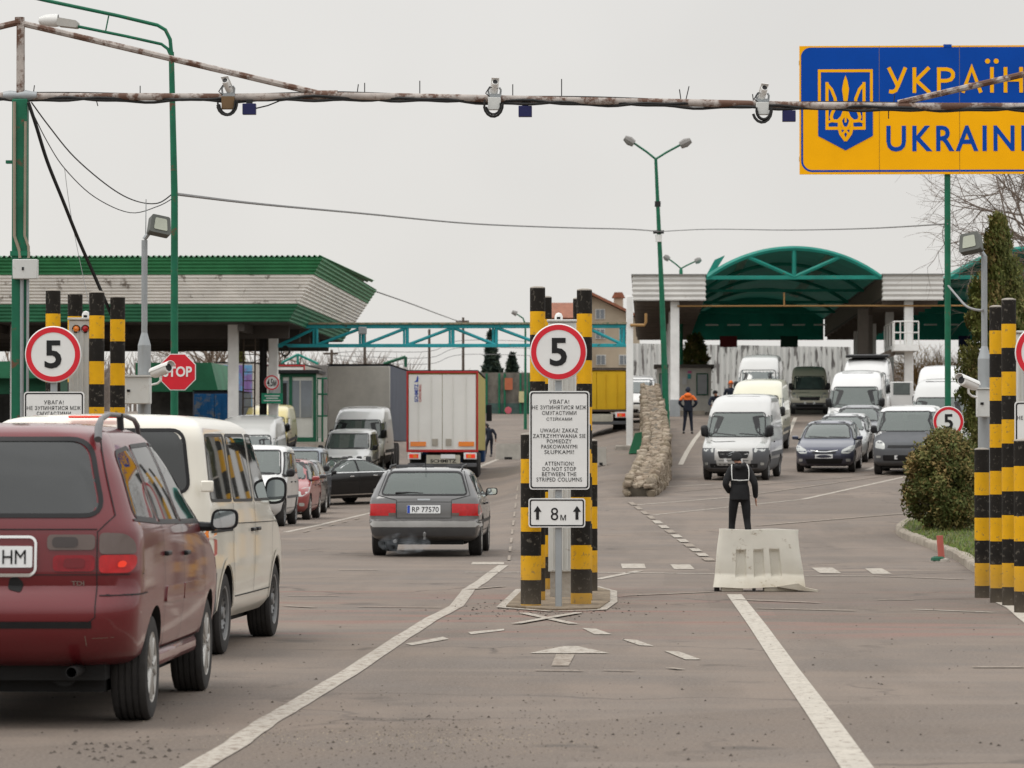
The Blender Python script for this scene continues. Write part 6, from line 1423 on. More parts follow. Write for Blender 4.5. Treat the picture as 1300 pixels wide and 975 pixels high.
SMVAN = dict(rows=[(.25, 1.9, -1.95, .78, .3, .2), (.35, 2.03, -2.05, .86, .4, .16), (.6, 2.10, -2.08, .89, .45, .14), (.78, 2.06, -2.08, .90, .46, .14), (.92, 1.85, -2.07, .90, .46, .14), (1.02, 1.5, -2.06, .895, .42, .14), (1.1, 1.28, -2.06, .885, .38, .14), (1.18, 1.15, -2.05, .875, .32, .14), (1.45, .75, -2.03, .83, .26, .15), (1.68, .38, -2.0, .79, .25, .16), (1.755, .15, -1.95, .74, .25, .2), (1.80, -.1, -1.82, .6, .3, .3), (1.82, -.35, -1.5, .25, .2, .2)],
  fa=1.35, ra=-1.35, R=.31, tw=.2, zbase=1.14,
  side=[rnd([(-1.8, 1.2), (-.95, 1.17), (-.93, 1.62), (-1.75, 1.6)], .06), rnd([(-.88, 1.17), (-.02, 1.15), (0, 1.64), (-.86, 1.62)], .05), rnd([(.06, 1.15), (1.0, 1.13), (.45, 1.5), (.25, 1.64), (.06, 1.645)], .05)],
  ws=rnd(sympoly([(.74, 1.16), (.66, 1.69)]), .07), rw=rnd(sympoly([(.7, 1.2), (.66, 1.62)]), .07),
  dec=[('headlamp', 'f', rnd([(.5, .68), (.78, .7), (.85, .86), (.7, .92), (.52, .82)], .05), 'lamp', .006), ('grille', 'f', rnd(sympoly([(.38, .70), (.42, .8)]), .03), 'ink', .006), ('intake', 'f', rnd(sympoly([(.5, .34), (.55, .48)]), .03), 'ink', .006)],
  lines=[('wiper', 'f', [(-.6, 1.18), (.0, 1.21)], .018, 'trim', False), ('door_seam', 's', [(.02, 1.65), (.02, .4)], .01, 'dark', False), ('door_seam', 's', [(1.05, 1.12), (1.0, .4), (-.95, .4)], .01, 'dark', False), ('rub_strip', 's', [(-1.9, .65), (1.0, .65)], .06, 'greyplastic', False)],
  handles=[(.15, .98), (-.75, .98)], mirror=(.95, 1.18, .2, .2), seats=[.2, -.7], fplate=.56, wheels='steel')
SEDAN = dict(rows=[(.2, 2.2, -2.2, .78, .3, .3), (.3, 2.38, -2.36, .87, .4, .3), (.5, 2.47, -2.43, .91, .45, .3), (.66, 2.44, -2.44, .925, .46, .28), (.78, 2.2, -2.42, .92, .46, .26), (.87, 1.75, -2.41, .91, .42, .25), (.94, 1.25, -2.3, .895, .4, .3), (.99, 1.02, -1.95, .875, .35, .35), (1.05, .88, -1.7, .85, .3, .3), (1.25, .42, -1.2, .755, .26, .26), (1.38, .05, -.86, .67, .25, .25), (1.43, -.1, -.65, .52, .25, .25), (1.45, -.2, -.5, .2, .1, .1)],
  fa=1.47, ra=-1.45, R=.33, tw=.22, zbase=1.0,
  side=[rnd([(-1.62, 1.03), (-.3, 1.0), (-.3, 1.375), (-.75, 1.35), (-1.2, 1.2)], .05), rnd([(-.25, 1.0), (.85, .99), (.35, 1.25), (.1, 1.35), (-.25, 1.378)], .04)],
  ws=rnd(sympoly([(.72, 1.02), (.58, 1.39)]), .06), rw=rnd(sympoly([(.68, 1.08), (.56, 1.37)]), .06),
  dec=[('headlamp', 'f', rnd([(.5, .62), (.86, .66), (.88, .76), (.55, .72)], .03), 'lamp', .006), ('grille', 'f', rnd(sympoly([(.3, .4), (.36, .75)]), .03), 'ink', .006)],
  lines=[('door_seam', 's', [(-.28, 1.37), (-.28, .35)], .01, 'dark', False), ('door_seam', 's', [(-1.35, 1.0), (-1.05, .35), (1.0, .35), (1.0, .95)], .01, 'dark', False), ('chrome_sill', 's', [(-1.0, .32), (1.1, .30)], .03, 'chrome', False), ('window_chrome', 's', [(-1.68, 1.03), (-1.22, 1.22), (-.75, 1.375), (-.25, 1.4), (.12, 1.37), (.4, 1.25), (.95, .99), (-1.68, 1.0)], .022, 'chrome', True)],
  handles=[(-.95, .88), (.05, .87)], handlemat='chrome', mirror=(.82, 1.0, .22, .13), seats=[.1, -.85], fplate=.5)
# ------------------------------------------------------------ the cars and vans
grpL, grpR = 'vehicles queuing towards us on the left', 'vehicles waiting in the right hand lanes'
# maroon MPV
P_mar = paintm('maroon_metallic', (.125, .003, .008), .0, dirt=.08, rough=.35, coat=.7)
v = vehicle('parked_car', 'maroon people carrier with roof rails nearest the camera at the left edge', 'car', MPV, (-3.86, 24.32, 0), 0, P_mar, near=True, rear=True, plate='HM', glass='glass_dark', pitch=False)
A, rt = v.A, v.root; W0 = M
for s_ in (1, -1):
    x = .59 * s_
    A('roof_rail', MB().tube([(x * 1.02, -1.92, 1.70), (x, -1.82, 1.775), (x * .99, -1.66, 1.825), (x * .98, -1.3, 1.855), (x * .96, -.5, 1.855), (x * .94, .0, 1.835), (x * .93, .2, 1.80), (x * .93, .27, 1.74)], [.024, .024, .019, .015, .015, .016, .018, .016], 8), mat('rail_grey', (.12, .12, .125), .4) if 'rail' not in M else M['rail'])
    A('rail_foot', MB().tube([(x * .98, -.78, 1.76), (x * .97, -.78, 1.865)], .022, 8), 'trim')
    A('door_moulding', decal(v, 'r' if s_ > 0 else 'l', rnd([(-1.06, .70), (-.24, .69), (-.24, .79), (-1.02, .80)], .04), .010, .014), P_mar); A('door_moulding', decal(v, 'r' if s_ > 0 else 'l', rnd([(-.2, .69), (.92, .68), (.95, .78), (-.2, .79)], .04), .010, .014), P_mar)
    A('sill', MB().b2((s_ * .68, -1.02, .29), (s_ * .845, 1.0, .41)), P_mar, bev=.04)
M['rail'] = bpy.data.materials.get('rail_grey')
A('plate_frame', ribbon(v, 'b', rr(-.285, .905, .285, 1.125, .04, 6), .015, True, .02), 'chrome')
A('model_badge', (lambda t_: (setattr(t_, 'v', [Vector((a.x, project(v.bvh, 'b', a.x, a.z, .004)[0].y, a.z)) for a in t_.v]), t_)[1])(text_mb('TDI', .075, .028, .53, .855, 0, .001, bold=.02)), 'chrome')
A('worn_emblem', decal(v, 'b', rnd([(.12, .82), (.2, .80), (.215, .86), (.17, .9), (.13, .885)], .02), .004, .004), 'dark')
A('lit_bulb', decal(v, 'b', rnd([(.755, .945), (.80, .95), (.80, .985), (.76, .985)], .02), .0155, 0), 'redlit')
A('exhaust', MB().lathe([(.03, -2.28), (.034, -2.28), (.034, -1.9), (.001, -1.9)], 16, 'y', (.5, 0, .335)).cyl((.4, -1.9, .32), (.4, -1.2, .32), .09, n=14), 'dark')
A('rear_axle', MB().cyl((-.7, -1.42, .3), (.7, -1.42, .3), .05, n=10).box((0, -1.7, .33), (1.3, .5, .12)).cyl((.45, -1.35, .25), (.62, -1.35, .5), .06, n=10), 'dark')
A('step_scuff', ribbon(v, 'b', [(-.6, .615), (.62, .615)], .04, False, .006), 'trim')
A('bumper_scratch', ribbon(v, 'b', [(.62, .535), (.74, .54)], .0025, False, .002), 'kerb'); A('bumper_scratch', ribbon(v, 'b', [(.58, .55), (.583, .49)], .003, False, .002), 'kerb')
A('washer_cap', MB().lathe([(.001, .012), (.02, .01), (.024, 0)], 12, 'y', (-.0, -2.3, .645)), 'galv')
vest = MB().box((-.28, -1.25, 1.32), (.22, .05, .3), (.1, 0, .05)); 0 and A('hanging_vest', vest, mat('teal_vest', (.08, .5, .38), .8), bev=.02)
# white transporter
P_cream = paintm('cream_white', (.74, .71, .62), 0, dirt=.35, rough=.35)
v = vehicle('parked_van', 'cream white passenger van behind the maroon people carrier', 'van', MIDVAN, (-4.26, 31.9, 0), R(-2.0), P_cream, near=True, rear=True, plate=None, glass='glass_dark', pitch=False, matfn=lambda x, y, z: 2 if (z < .66 and y < -1.9) else 0)
A = v.A
A('high_brake_lamp', MB().box((0, -2.30, 1.905), (.40, .05, .02)), 'redlit', bev=.01)
for s_ in (1, -1):
    for z in (1.36, .74): A('hinge', MB().box((s_ * .915, -2.40, z), (.10, .05, .09)), P_cream, bev=.012)
    A('arch_lip', ribbon(v, 'r' if s_ > 0 else 'l', [(-1.45 + .42 * math.cos(R(a)), .33 + .42 * math.sin(R(a))) for a in range(-5, 186, 12)], .05, False, .008), P_cream)
    A('arch_lip', ribbon(v, 'r' if s_ > 0 else 'l', [(1.55 + .42 * math.cos(R(a)), .33 + .42 * math.sin(R(a))) for a in range(-5, 186, 12)], .05, False, .008), P_cream)
for i in range(10): 
    x = -.7 + i * .155; A('curtain', MB().tube([(x, -2.2, 1.25), (x + .01, -2.2, 1.82)], .05, 8), mat('curtain_grey', (.12, .115, .12), .9) if i == 0 else bpy.data.materials['curtain_grey'])
A('side_marker', decal(v, 'r', rr(2.02, .98, 2.08, 1.04, .01), .006, .005), 'orange')
# grey estate
P_gr = paintm('grey_metallic', (.115, .115, .115), .35, dirt=.3)
v = vehicle('parked_car', 'grey estate car with exhaust haze driving away in the middle lane', 'car', WAGON, (-3.47, 61.35, 0), 0, P_gr, near=True, rear=True, plate='RP 77570', pitch=False)
A = v.A
for s_ in (1, -1): A('roof_rail', MB().tube([(s_ * .57, -1.7, 1.37), (s_ * .57, -1.6, 1.42), (s_ * .57, -.3, 1.44), (s_ * .56, -.1, 1.40)], .014, 6), 'trim')
A('rear_wiper', MB().tube([(-.02, -2.21, .99), (-.25, -2.2, 1.005), (-.45, -2.22, 1.0)], .016, 6), 'trim'); A('aerial', MB().tube([(0, -1.72, 1.37), (0, -1.9, 1.50)], .006, 5), 'trim')
A('tow_bar', MB().cyl((.02, -2.3, .3), (.02, -2.46, .3), .02, n=8).lathe([(.001, .40), (.025, .38), (.025, .34), (.015, .32), (.015, .28)], 12, 'z', (.02, -2.46, 0)), 'steel_rim')
A('exhaust', MB().cyl((-.45, -2.38, .25), (-.45, -1.9, .25), .03, n=12), 'steel_rim'); A('badge', decal(v, 'b', rr(-.1, .885, .1, .91, .01), .006, .003), 'galv')
A('axle', MB().box((0, -1.6, .27), (1.2, .9, .16)), 'dark')
# exhaust smoke: a small soft volume
def smoke():
    m = bpy.data.materials.new('exhaust_smoke'); m.use_nodes = True; nt = m.node_tree; nt.nodes.clear()
    o = nt.nodes.new('ShaderNodeOutputMaterial'); pv = nt.nodes.new('ShaderNodeVolumePrincipled'); lk(nt, pv.outputs[0], o.inputs['Volume'])
    tc = nt.nodes.new('ShaderNodeTexCoord'); n = nt.nodes.new('ShaderNodeTexNoise'); n.inputs['Scale'].default_value = 6; lk(nt, tc.outputs['Object'], n.inputs['Vector'])
    r = nt.nodes.new('ShaderNodeMapRange'); r.inputs[1].default_value = .45; r.inputs[2].default_value = .75; r.inputs[4].default_value = 1.3; lk(nt, n.outputs[0], r.inputs[0]); lk(nt, r.outputs[0], pv.inputs['Density'])
    pv.inputs['Color'].default_value = (.7, .75, .8, 1); return m
mb = MB(); b = bmesh.new(); bmesh.ops.create_icosphere(b, subdivisions=3, radius=1); mb.add([Vector((-3.75 + p_.co.x * .42, 58.7 + p_.co.y * .3, .22 + p_.co.z * .17)) for p_ in b.verts], [tuple(i.index for i in f.verts) for f in b.faces], 0, True); b.free()
single('exhaust_smoke', 'faint bluish exhaust smoke behind the grey estate car', 'smoke', mb, smoke(), (-3.75, 58.7, .1), kind='stuff')

def oncoming(name, label, cat, S, px, D, a, paint, grp, **k):
    """front face centre at pixel px, depth D; heading towards us, turned a degrees to the picture's left"""
    x = PL(D).x(px); rz = R(180 - a); Lh = S['rows'][3][1] * k.get('L_scale', 1); h_ = Vector((-math.sin(rz), math.cos(rz))); c = Vector((x, D)) - h_ * Lh
    return vehicle(name, label, cat, S, (c.x, c.y, H(c.x, c.y)), rz, paint, grp, **k)
wht3 = paintm('bright_van_white', (.8, .8, .79), dirt=.15)
wht, wht2 = paintm('van_white', (.60, .60, .59)), paintm('van_dull_white', (.47, .47, .455), dirt=.4)
on = oncoming
on('parked_van', 'small white van with dark windscreen just right of the cream van mirror', 'van', SMVAN, 820 - 8.87 * 4800 / 83.2, 83.2, 0, wht, grpL, hollow=True)
on('parked_car', 'small red hatchback between the white van and dark hatchback on the left', 'car', HATCH, 820 - 9.05 * 4800 / 91.5, 91.5, 0, paintm('faded_red', (.28, .03, .03), .1), grpL, hollow=True, mirm=None) if 0 else on('parked_car', 'small red hatchback between the white van and dark hatchback on the left', 'car', HATCH, 820 - 9.05 * 4800 / 91.5, 91.5, 0, paintm('faded_red', (.28, .03, .03), .1), grpL, hollow=True)
on('parked_car', 'dark grey hatchback half hidden behind the small red hatchback', 'car', HATCH, 820 - 9.6 * 4800 / 100, 100, 0, paintm('dark_grey_metal', (.045, .048, .052), .4), grpL)
on('parked_van', 'blue grey tall van with big windscreen left of the black saloon', 'van', SMVAN, 820 - 10.3 * 4800 / 109.5, 109.5, 0, paintm('blue_grey', (.12, .145, .18), .4), grpL, hollow=True)
on('parked_car', 'black saloon standing across the lane with its side towards us', 'car', SEDAN, 350, 116, 42, paintm('black_paint', (.005, .0055, .0065), .0, dirt=.03, coat=.35, rough=.2), grpL, near=True)
on('parked_van', 'small white van directly behind the black saloon', 'van', SMVAN, 438, 131, 1, wht3, grpL, hollow=True, H_scale=.93)
on('parked_van', 'tall white high roof van behind the small white van and left of the white trailer', 'van', HIVAN, 451, 140.5, 1, wht3, grpL, hollow=True, H_scale=.97)
on('parked_van', 'yellow van with rounded roof in front of the control kiosk', 'van', HIVAN, 331, 152, 0, paintm('van_yellow', (.62, .5, .14)), grpL, H_scale=.77)
on('parked_van', 'white box van whose roof shows above the cream van bonnet', 'van', HIVAN, 305, 118, 0, wht2, grpL, H_scale=1.07)
# right lanes
jl = lambda x, y, z: 2 if (z < .62 or (z < .92 and abs(x) > .56 and y > 1.9)) else 0
J = dict(HIVAN); J['dec'] = [d for d in HIVAN['dec'] if d[0] not in ('grille', 'badge_bar')] + [('grille_surround', 'f', rnd([(-.56, .93), (.56, .93), (.5, .45), (-.5, .45)], .04), 'surround', .005), ('grille', 'f', rnd([(-.48, .86), (.48, .86), (.42, .66), (-.42, .66)], .05), 'ink', .012), ('chevron_badge', 'f', [(-.14, .78), (0, .83), (.14, .78), (.14, .795), (0, .85), (-.14, .795)], 'galv', .02), ('chevron_badge', 'f', [(-.14, .72), (0, .77), (.14, .72), (.14, .735), (0, .79), (-.14, .735)], 'galv', .02)]
M['surround'] = wht2
on('parked_van', 'white and grey panel van with double chevron badge nearest us in the right lanes', 'van', J, 931, 105, 7, wht2, grpR, hollow=True, H_scale=.95, W_scale=.93, matfn=jl)
on('parked_van', 'pale yellowish white van directly behind the chevron badged van', 'van', HIVAN, 956, 127, 6, paintm('pale_yellow_white', (.58, .56, .42)), grpR, H_scale=.96, W_scale=.92)
on('motorhome', 'tall white box bodied van third in the lane beside the orange jacket', 'van', HIVAN, 960, 156, 5, wht2, grpR, H_scale=1.15, W_scale=.9)
on('parked_van', 'beige old van with rounded roof alone in the far middle lane', 'van', HIVAN, 1028, 177.5, 2, paintm('beige_van', (.62, .58, .46)), grpR, H_scale=.9, W_scale=.885)
i30 = dict(HATCH); on('parked_car', 'dark blue estate with thin chrome winged grille in the right lanes', 'car', i30, 1046, 112, 7, paintm('dark_blue', (.022, .03, .065), .3), grpR, near=True, L_scale=1.05)
on('parked_car', 'silver hatchback directly behind the dark blue estate', 'car', HATCH, 1065, 119.5, 7, paintm('silver', (.42, .43, .43), .5), grpR, hollow=True)
on('parked_car', 'dark grey estate behind the silver hatchback and beside the two tone van', 'car', HATCH, 1086, 128, 7, paintm('slate', (.07, .08, .09), .4), grpR, hollow=True, H_scale=1.02)
on('parked_van', 'white van with large clear windscreen behind the dark grey estate', 'van', HIVAN, 1084, 135, 6, wht, grpR, hollow=True, H_scale=1.02, W_scale=.98)
v = on('parked_van', 'tall white high roof van with black roof rack and open door', 'van', HIVAN, 1097, 150, 6, wht, grpR, H_scale=1.14, W_scale=.98)
v.A('roof_rack', MB().b2((-.85, -2.3, 2.84), (.85, .2, 2.95)), 'trim', bev=.03)
dr = MB().box((-1.45, 1.75, 1.3), (.9, .06, 1.2)); v.A('open_door', dr, wht, bev=.03); v.A('door_window', MB().box((-1.45, 1.785, 1.62), (.66, .012, .48)), 'glass_op')
vi = dict(MIDVAN); vi['side'] = MIDVAN['side']
on('parked_van', 'two tone van with dark grey bonnet and white roof beside the round bush', 'van', vi, 1147, 110, 8, wht, grpR, near=True, H_scale=1.02, W_scale=.98, rear=False, matfn=lambda x, y, z: 2 if (z < .72 or (y > 1.5 and z < 1.26)) else 0)
on('parked_van', 'white van with dark windscreen right of the two tone van behind the bush', 'van', HIVAN, 1192, 119, 7, wht2, grpR, H_scale=1.03, W_scale=.96, hollow=True)
on('parked_van', 'white high roofed van furthest right under the second vault', 'van', HIVAN, 1193, 134, 6, wht, grpR, H_scale=1.1, W_scale=.9)
# ------------------------------------------------------------ lorries
M['tarp_grey'] = mat('grey_tarpaulin', (.50, .47, .42), .75, var=.15, scale=1.5, bump=.3, bscale=2); M['tarp_blue'] = mat('blue_grey_curtain', (.10, .115, .15), .7, var=.15, scale=1, bump=.3, bscale=2)
M['trailer_door'] = mat('trailer_door_cream', (.74, .735, .70), .5, var=.06, scale=1, dirt=.08, dirtcol=(.25, .21, .17), dz=(1, 4)); M['curtain_yellow'] = mat('olive_yellow_curtain', (.42, .36, .12), .7, var=.15); M['truckyellow'] = mat('lorry_yellow', (.60, .36, .01), .6, var=.12, scale=1)
M['trailred'] = mat('trailer_red', (.42, .03, .03), .5)
M['flap'] = mat('dirty_flap', (.42, .40, .33), .8, var=.25)
def lorry(name, label, pxl, pxr, ytop, D, L_, rz, rear_m, side_m, frame=None, chassis=1.06, Hg=None, wheels=True, seam=True, front=False):
    q = PL(D); xl, xr2 = q.x(pxl), q.x(pxr); W_ = xr2 - xl; x = (xl + xr2) / 2; z0 = H(x, D); ht = q.z(ytop) - z0
    t = thing(name, label, 'lorry', (x, D, z0), 'lorries', rz, world=False); hw = W_ / 2
    A_ = lambda nm, mb_, m_, par=None, **k: part(nm, mb_, M[m_] if isinstance(m_, str) else m_, par or t, **k)
    A_('cargo_box', MB().b2((-hw + .02, .06, chassis), (hw - .02, L_, ht - .02)), side_m, bev=.03)
    if seam:
        for s_ in (-1, 1): A_('rear_door', MB().b2((s_ * .008 if s_ > 0 else -hw + .08, .0, chassis + .02), (hw - .08 if s_ > 0 else -.008, .055, ht - .12)), rear_m, bev=.01)
        for xx in (-.55, -.25, .25, .55): A_('locking_bar', MB().cyl((xx * hw * 1.2, -.025, chassis + .1), (xx * hw * 1.2, -.025, ht - .2), .011, n=6), rear_m)
    else: A_('rear_tarpaulin', MB().b2((-hw + .02, -.02, chassis - .2), (hw - .02, .055, ht - .05)), rear_m, bev=.04)
    if frame:
        fr = MB(); 
        for a, b in (((-hw, chassis - .06), (-hw + .06, ht)), ((hw - .06, chassis - .06), (hw, ht)), ((-hw + .061, ht - .07), (hw - .061, ht)), ((-hw + .061, chassis - .06), (hw - .061, chassis + .015))): fr.b2((a[0], -.03, a[1]), (b[0], .06, b[1]))
        A_('rear_frame', fr, frame, bev=.008)
    A_('roof', MB().b2((-hw, 0, ht), (hw, L_, ht + .035)), 'dark')
    if wheels:
        A_('chassis', MB().b2((-.5, .3, .8), (.5, L_ - 1, chassis - .05)), 'dark'); A_('rear_bumper', MB().b2((-hw + .05, -.02, .48), (hw - .05, .1, .62)), 'greyplastic', bev=.02)
        for s_ in (-1, 1):
            lb = A_('lamp_cluster', MB().b2((s_ * (hw - .05) if s_ < 0 else hw - .5, -.04, .75), (s_ * (hw - .5) if s_ < 0 else hw - .05, .08, .98)), 'plate', bev=.01)
            A_('tail_lamp', MB().b2((s_ * (hw - .1) if s_ < 0 else hw - .42, -.055, .79), (s_ * (hw - .42) if s_ < 0 else hw - .1, -.042, .93)), 'redlit' if frame else 'redlamp', lb); A_('indicator', MB().b2((s_ * (hw - .3) - .06, -.06, .8), (s_ * (hw - .3) + .06, -.0555, .92)), 'orange', lb)
            for yy in (2.6, 3.9, 5.2):
                w2 = A_('wheel', MB().lathe([(.25, -.17), (.45, -.17), (.5, -.13), (.5, .13), (.45, .17), (.25, .17), (.001, .12)], 20, 'x', (s_ * (hw - .2), yy, .5)), 'rubber')
        A_('mudflap', MB().b2((-.55, -.03, .6), (.62, .0, .9)), 'flap')
        A_('mudflap', MB().b2((-hw + .1, 1.9, .3), (-hw + .6, 1.93, .9)), 'dark'); A_('mudflap', MB().b2((hw - .6, 1.9, .3), (hw - .1, 1.93, .9)), 'dark')
    return t, A_, hw, ht
t, A_, hw, ht = lorry('lorry', 'white box trailer with red edged rear doors ahead of the grey estate', 516, 607, 471, 131, 13.6, R(1.3), 'trailer_door', M['curtain_yellow'], M['trailred'])
k = 131 / F
A_('reflector', MB().b2((-hw + .14, -.04, 1.2), (-hw + .68, -.031, 1.36)), 'orange'); A_('reflector', MB().b2((hw - .68, -.04, 1.2), (hw - .14, -.031, 1.36)), 'orange')
for sx_ in (-.35, .12): A_('sticker', MB().b2((sx_ * 1.0 - .0, -.035, 1.22), (sx_ + .2, -.004, 1.46)), mat('worn_sticker', (.36, .33, .28), .8) if sx_ < 0 else bpy.data.materials['worn_sticker'])
tm = text_mb('SCHMITZ', .62, .13, 0, 0, 0, .004, bold=.02); tm.v = [Vector((-.9 - p_.z, -.008 + p_.y, 3.05 + p_.x)) for p_ in tm.v]; A_('trailer_lettering', tm, M['plateblue'])
tm = text_mb('CARGOBULL', .62, .08, 0, 0, 0, .004, bold=.01); tm.v = [Vector((-.77 - p_.z, -.008 + p_.y, 3.05 + p_.x)) for p_ in tm.v]; A_('trailer_lettering', tm, M['trailred'])
A_('trailer_emblem', MB().prism([(-.98, 3.42), (-.84, 3.44), (-.8, 3.56), (-.86, 3.66), (-.9, 3.5)], -.01, -.004), M['plateblue'])
A_('mudflap_lettering', text_mb('SCHMITZ', .9, .12, .04, .69, -.032, .003, bold=.03), M['ink'])
A_('number_plate', MB().b2((-.05, -.045, .78), (.45, -.034, .92)), 'plate')
for s_ in (1,): A_('cab', MB().b2((-hw + .05, 13.8, .6), (hw - .05, 15.8, 3.4)), 'cabblue', bev=.1) if 'cabblue' in M else A_('cab', MB().b2((-hw + .05, 13.8, .6), (hw - .05, 15.8, 3.4)), mat('lorry_cab_blue', (.02, .06, .16), .4), bev=.1)
A_('cab_mirror', MB().b2((hw - .02, 15.2, 2.2), (hw + .2, 15.3, 2.85)), 'trim', bev=.03)
A_('wind_deflector', MB().b2((hw - 1.2, 13.9, 3.4), (hw - .1, 15.2, 4.0)), mat('deflector_blue', (.03, .1, .28), .5), bev=.08)
lorry('lorry', 'grey tarpaulin lorry with blue grey curtain side left of the white trailer', 415, 496, 463, 147.5, 11, 0, M['tarp_grey'], M['tarp_blue'], None, seam=False)
lorry('lorry', 'bright yellow lorry box partly hidden behind the striped pillars and white post', 718, 797, 468, 150, 9, 0, M['truckyellow'], M['truckyellow'], M['wood_pole'])
lorry('lorry', 'white trailer end with thin red outline behind the left canopy column', 323, 387, 463, 188, 10, 0, M['trailer_door'], M['tarp_grey'], M['trailred'], wheels=False)
lorry('lorry', 'light blue and purple painted lorry box seen between the left canopy columns', 272, 322, 460, 180, 8, 0, mat('light_blue_box', (.12, .3, .5), .6, rust=.5, rustcol=(.2, .12, .3), rscale=1), M['tarp_grey'], None, wheels=False)
lorry('lorry', 'bright blue lorry behind the stop sign and green shed', 244, 300, 496, 150, 6, 0, mat('bright_blue', (.02, .16, .42), .5, rust=.35, rustcol=(.25, .28, .3), rscale=2), M['tarp_blue'], None, wheels=False)
on('parked_van', 'white van seen over the stone wall right of the yellow lorry', 'van', MIDVAN, 806, 160, 0, wht, 'lorries and vans beyond the truss')
# ------------------------------------------------------------ people
def skinmesh(chains, mats, matfn, origin=(0, 0, 0)):
    """chains: list of lists of (point, radius); first vertex of the first chain is the root; points shared by proximity"""
    vs, es, rs = [], [], []
    def vid(p_, r):
        for i, v_ in enumerate(vs):
            if (v_ - p_).length < 1e-4: return i
        vs.append(p_); rs.append(r); return len(vs) - 1
    for ch in chains:
        ids = [vid(Vector(p_), r) for p_, r in ch]
        for a, b in zip(ids, ids[1:]):
            if a != b: es.append((a, b))
    me = bpy.data.meshes.new('sk'); me.from_pydata(vs, es, []); o = bpy.data.objects.new('sk', me); C.objects.link(o)
    m_ = o.modifiers.new('s', 'SKIN'); m_.use_smooth_shade = True
    for i, d in enumerate(me.skin_vertices[0].data):
        r = rs[i]; d.radius = r if isinstance(r, tuple) else (r, r); d.use_root = (i == 0)
    s_ = o.modifiers.new('ss', 'SUBSURF'); s_.levels = 2; s_.render_levels = 2
    dg = bpy.context.evaluated_depsgraph_get(); res = bpy.data.meshes.new_from_object(o.evaluated_get(dg)); bpy.data.objects.remove(o)
    mb = MB().add([v_.co.copy() for v_ in res.vertices], [tuple(p_.vertices) for p_ in res.polygons], 0, True)
    for i, p_ in enumerate(res.polygons): mb.m[i] = matfn(p_.center)
    bpy.data.meshes.remove(res); return mb
M['skin'] = mat('skin', (.42, .22, .15), .6); M['blackcloth'] = mat('black_cloth', (.014, .014, .015), .9, var=.3, scale=8, bump=.4, bscale=14); M['navycloth'] = mat('navy_cloth', (.016, .02, .032), .9, var=.3, scale=8); M['orangecloth'] = mat('orange_cloth', (.75, .16, .03), .8, var=.15); M['shoe'] = mat('shoe_leather', (.02, .018, .016), .5)
M['reflective'] = mat('reflective_tape', (.62, .62, .6), .4, var=.1); M['hair'] = mat('dark_hair', (.03, .02, .015), .8)
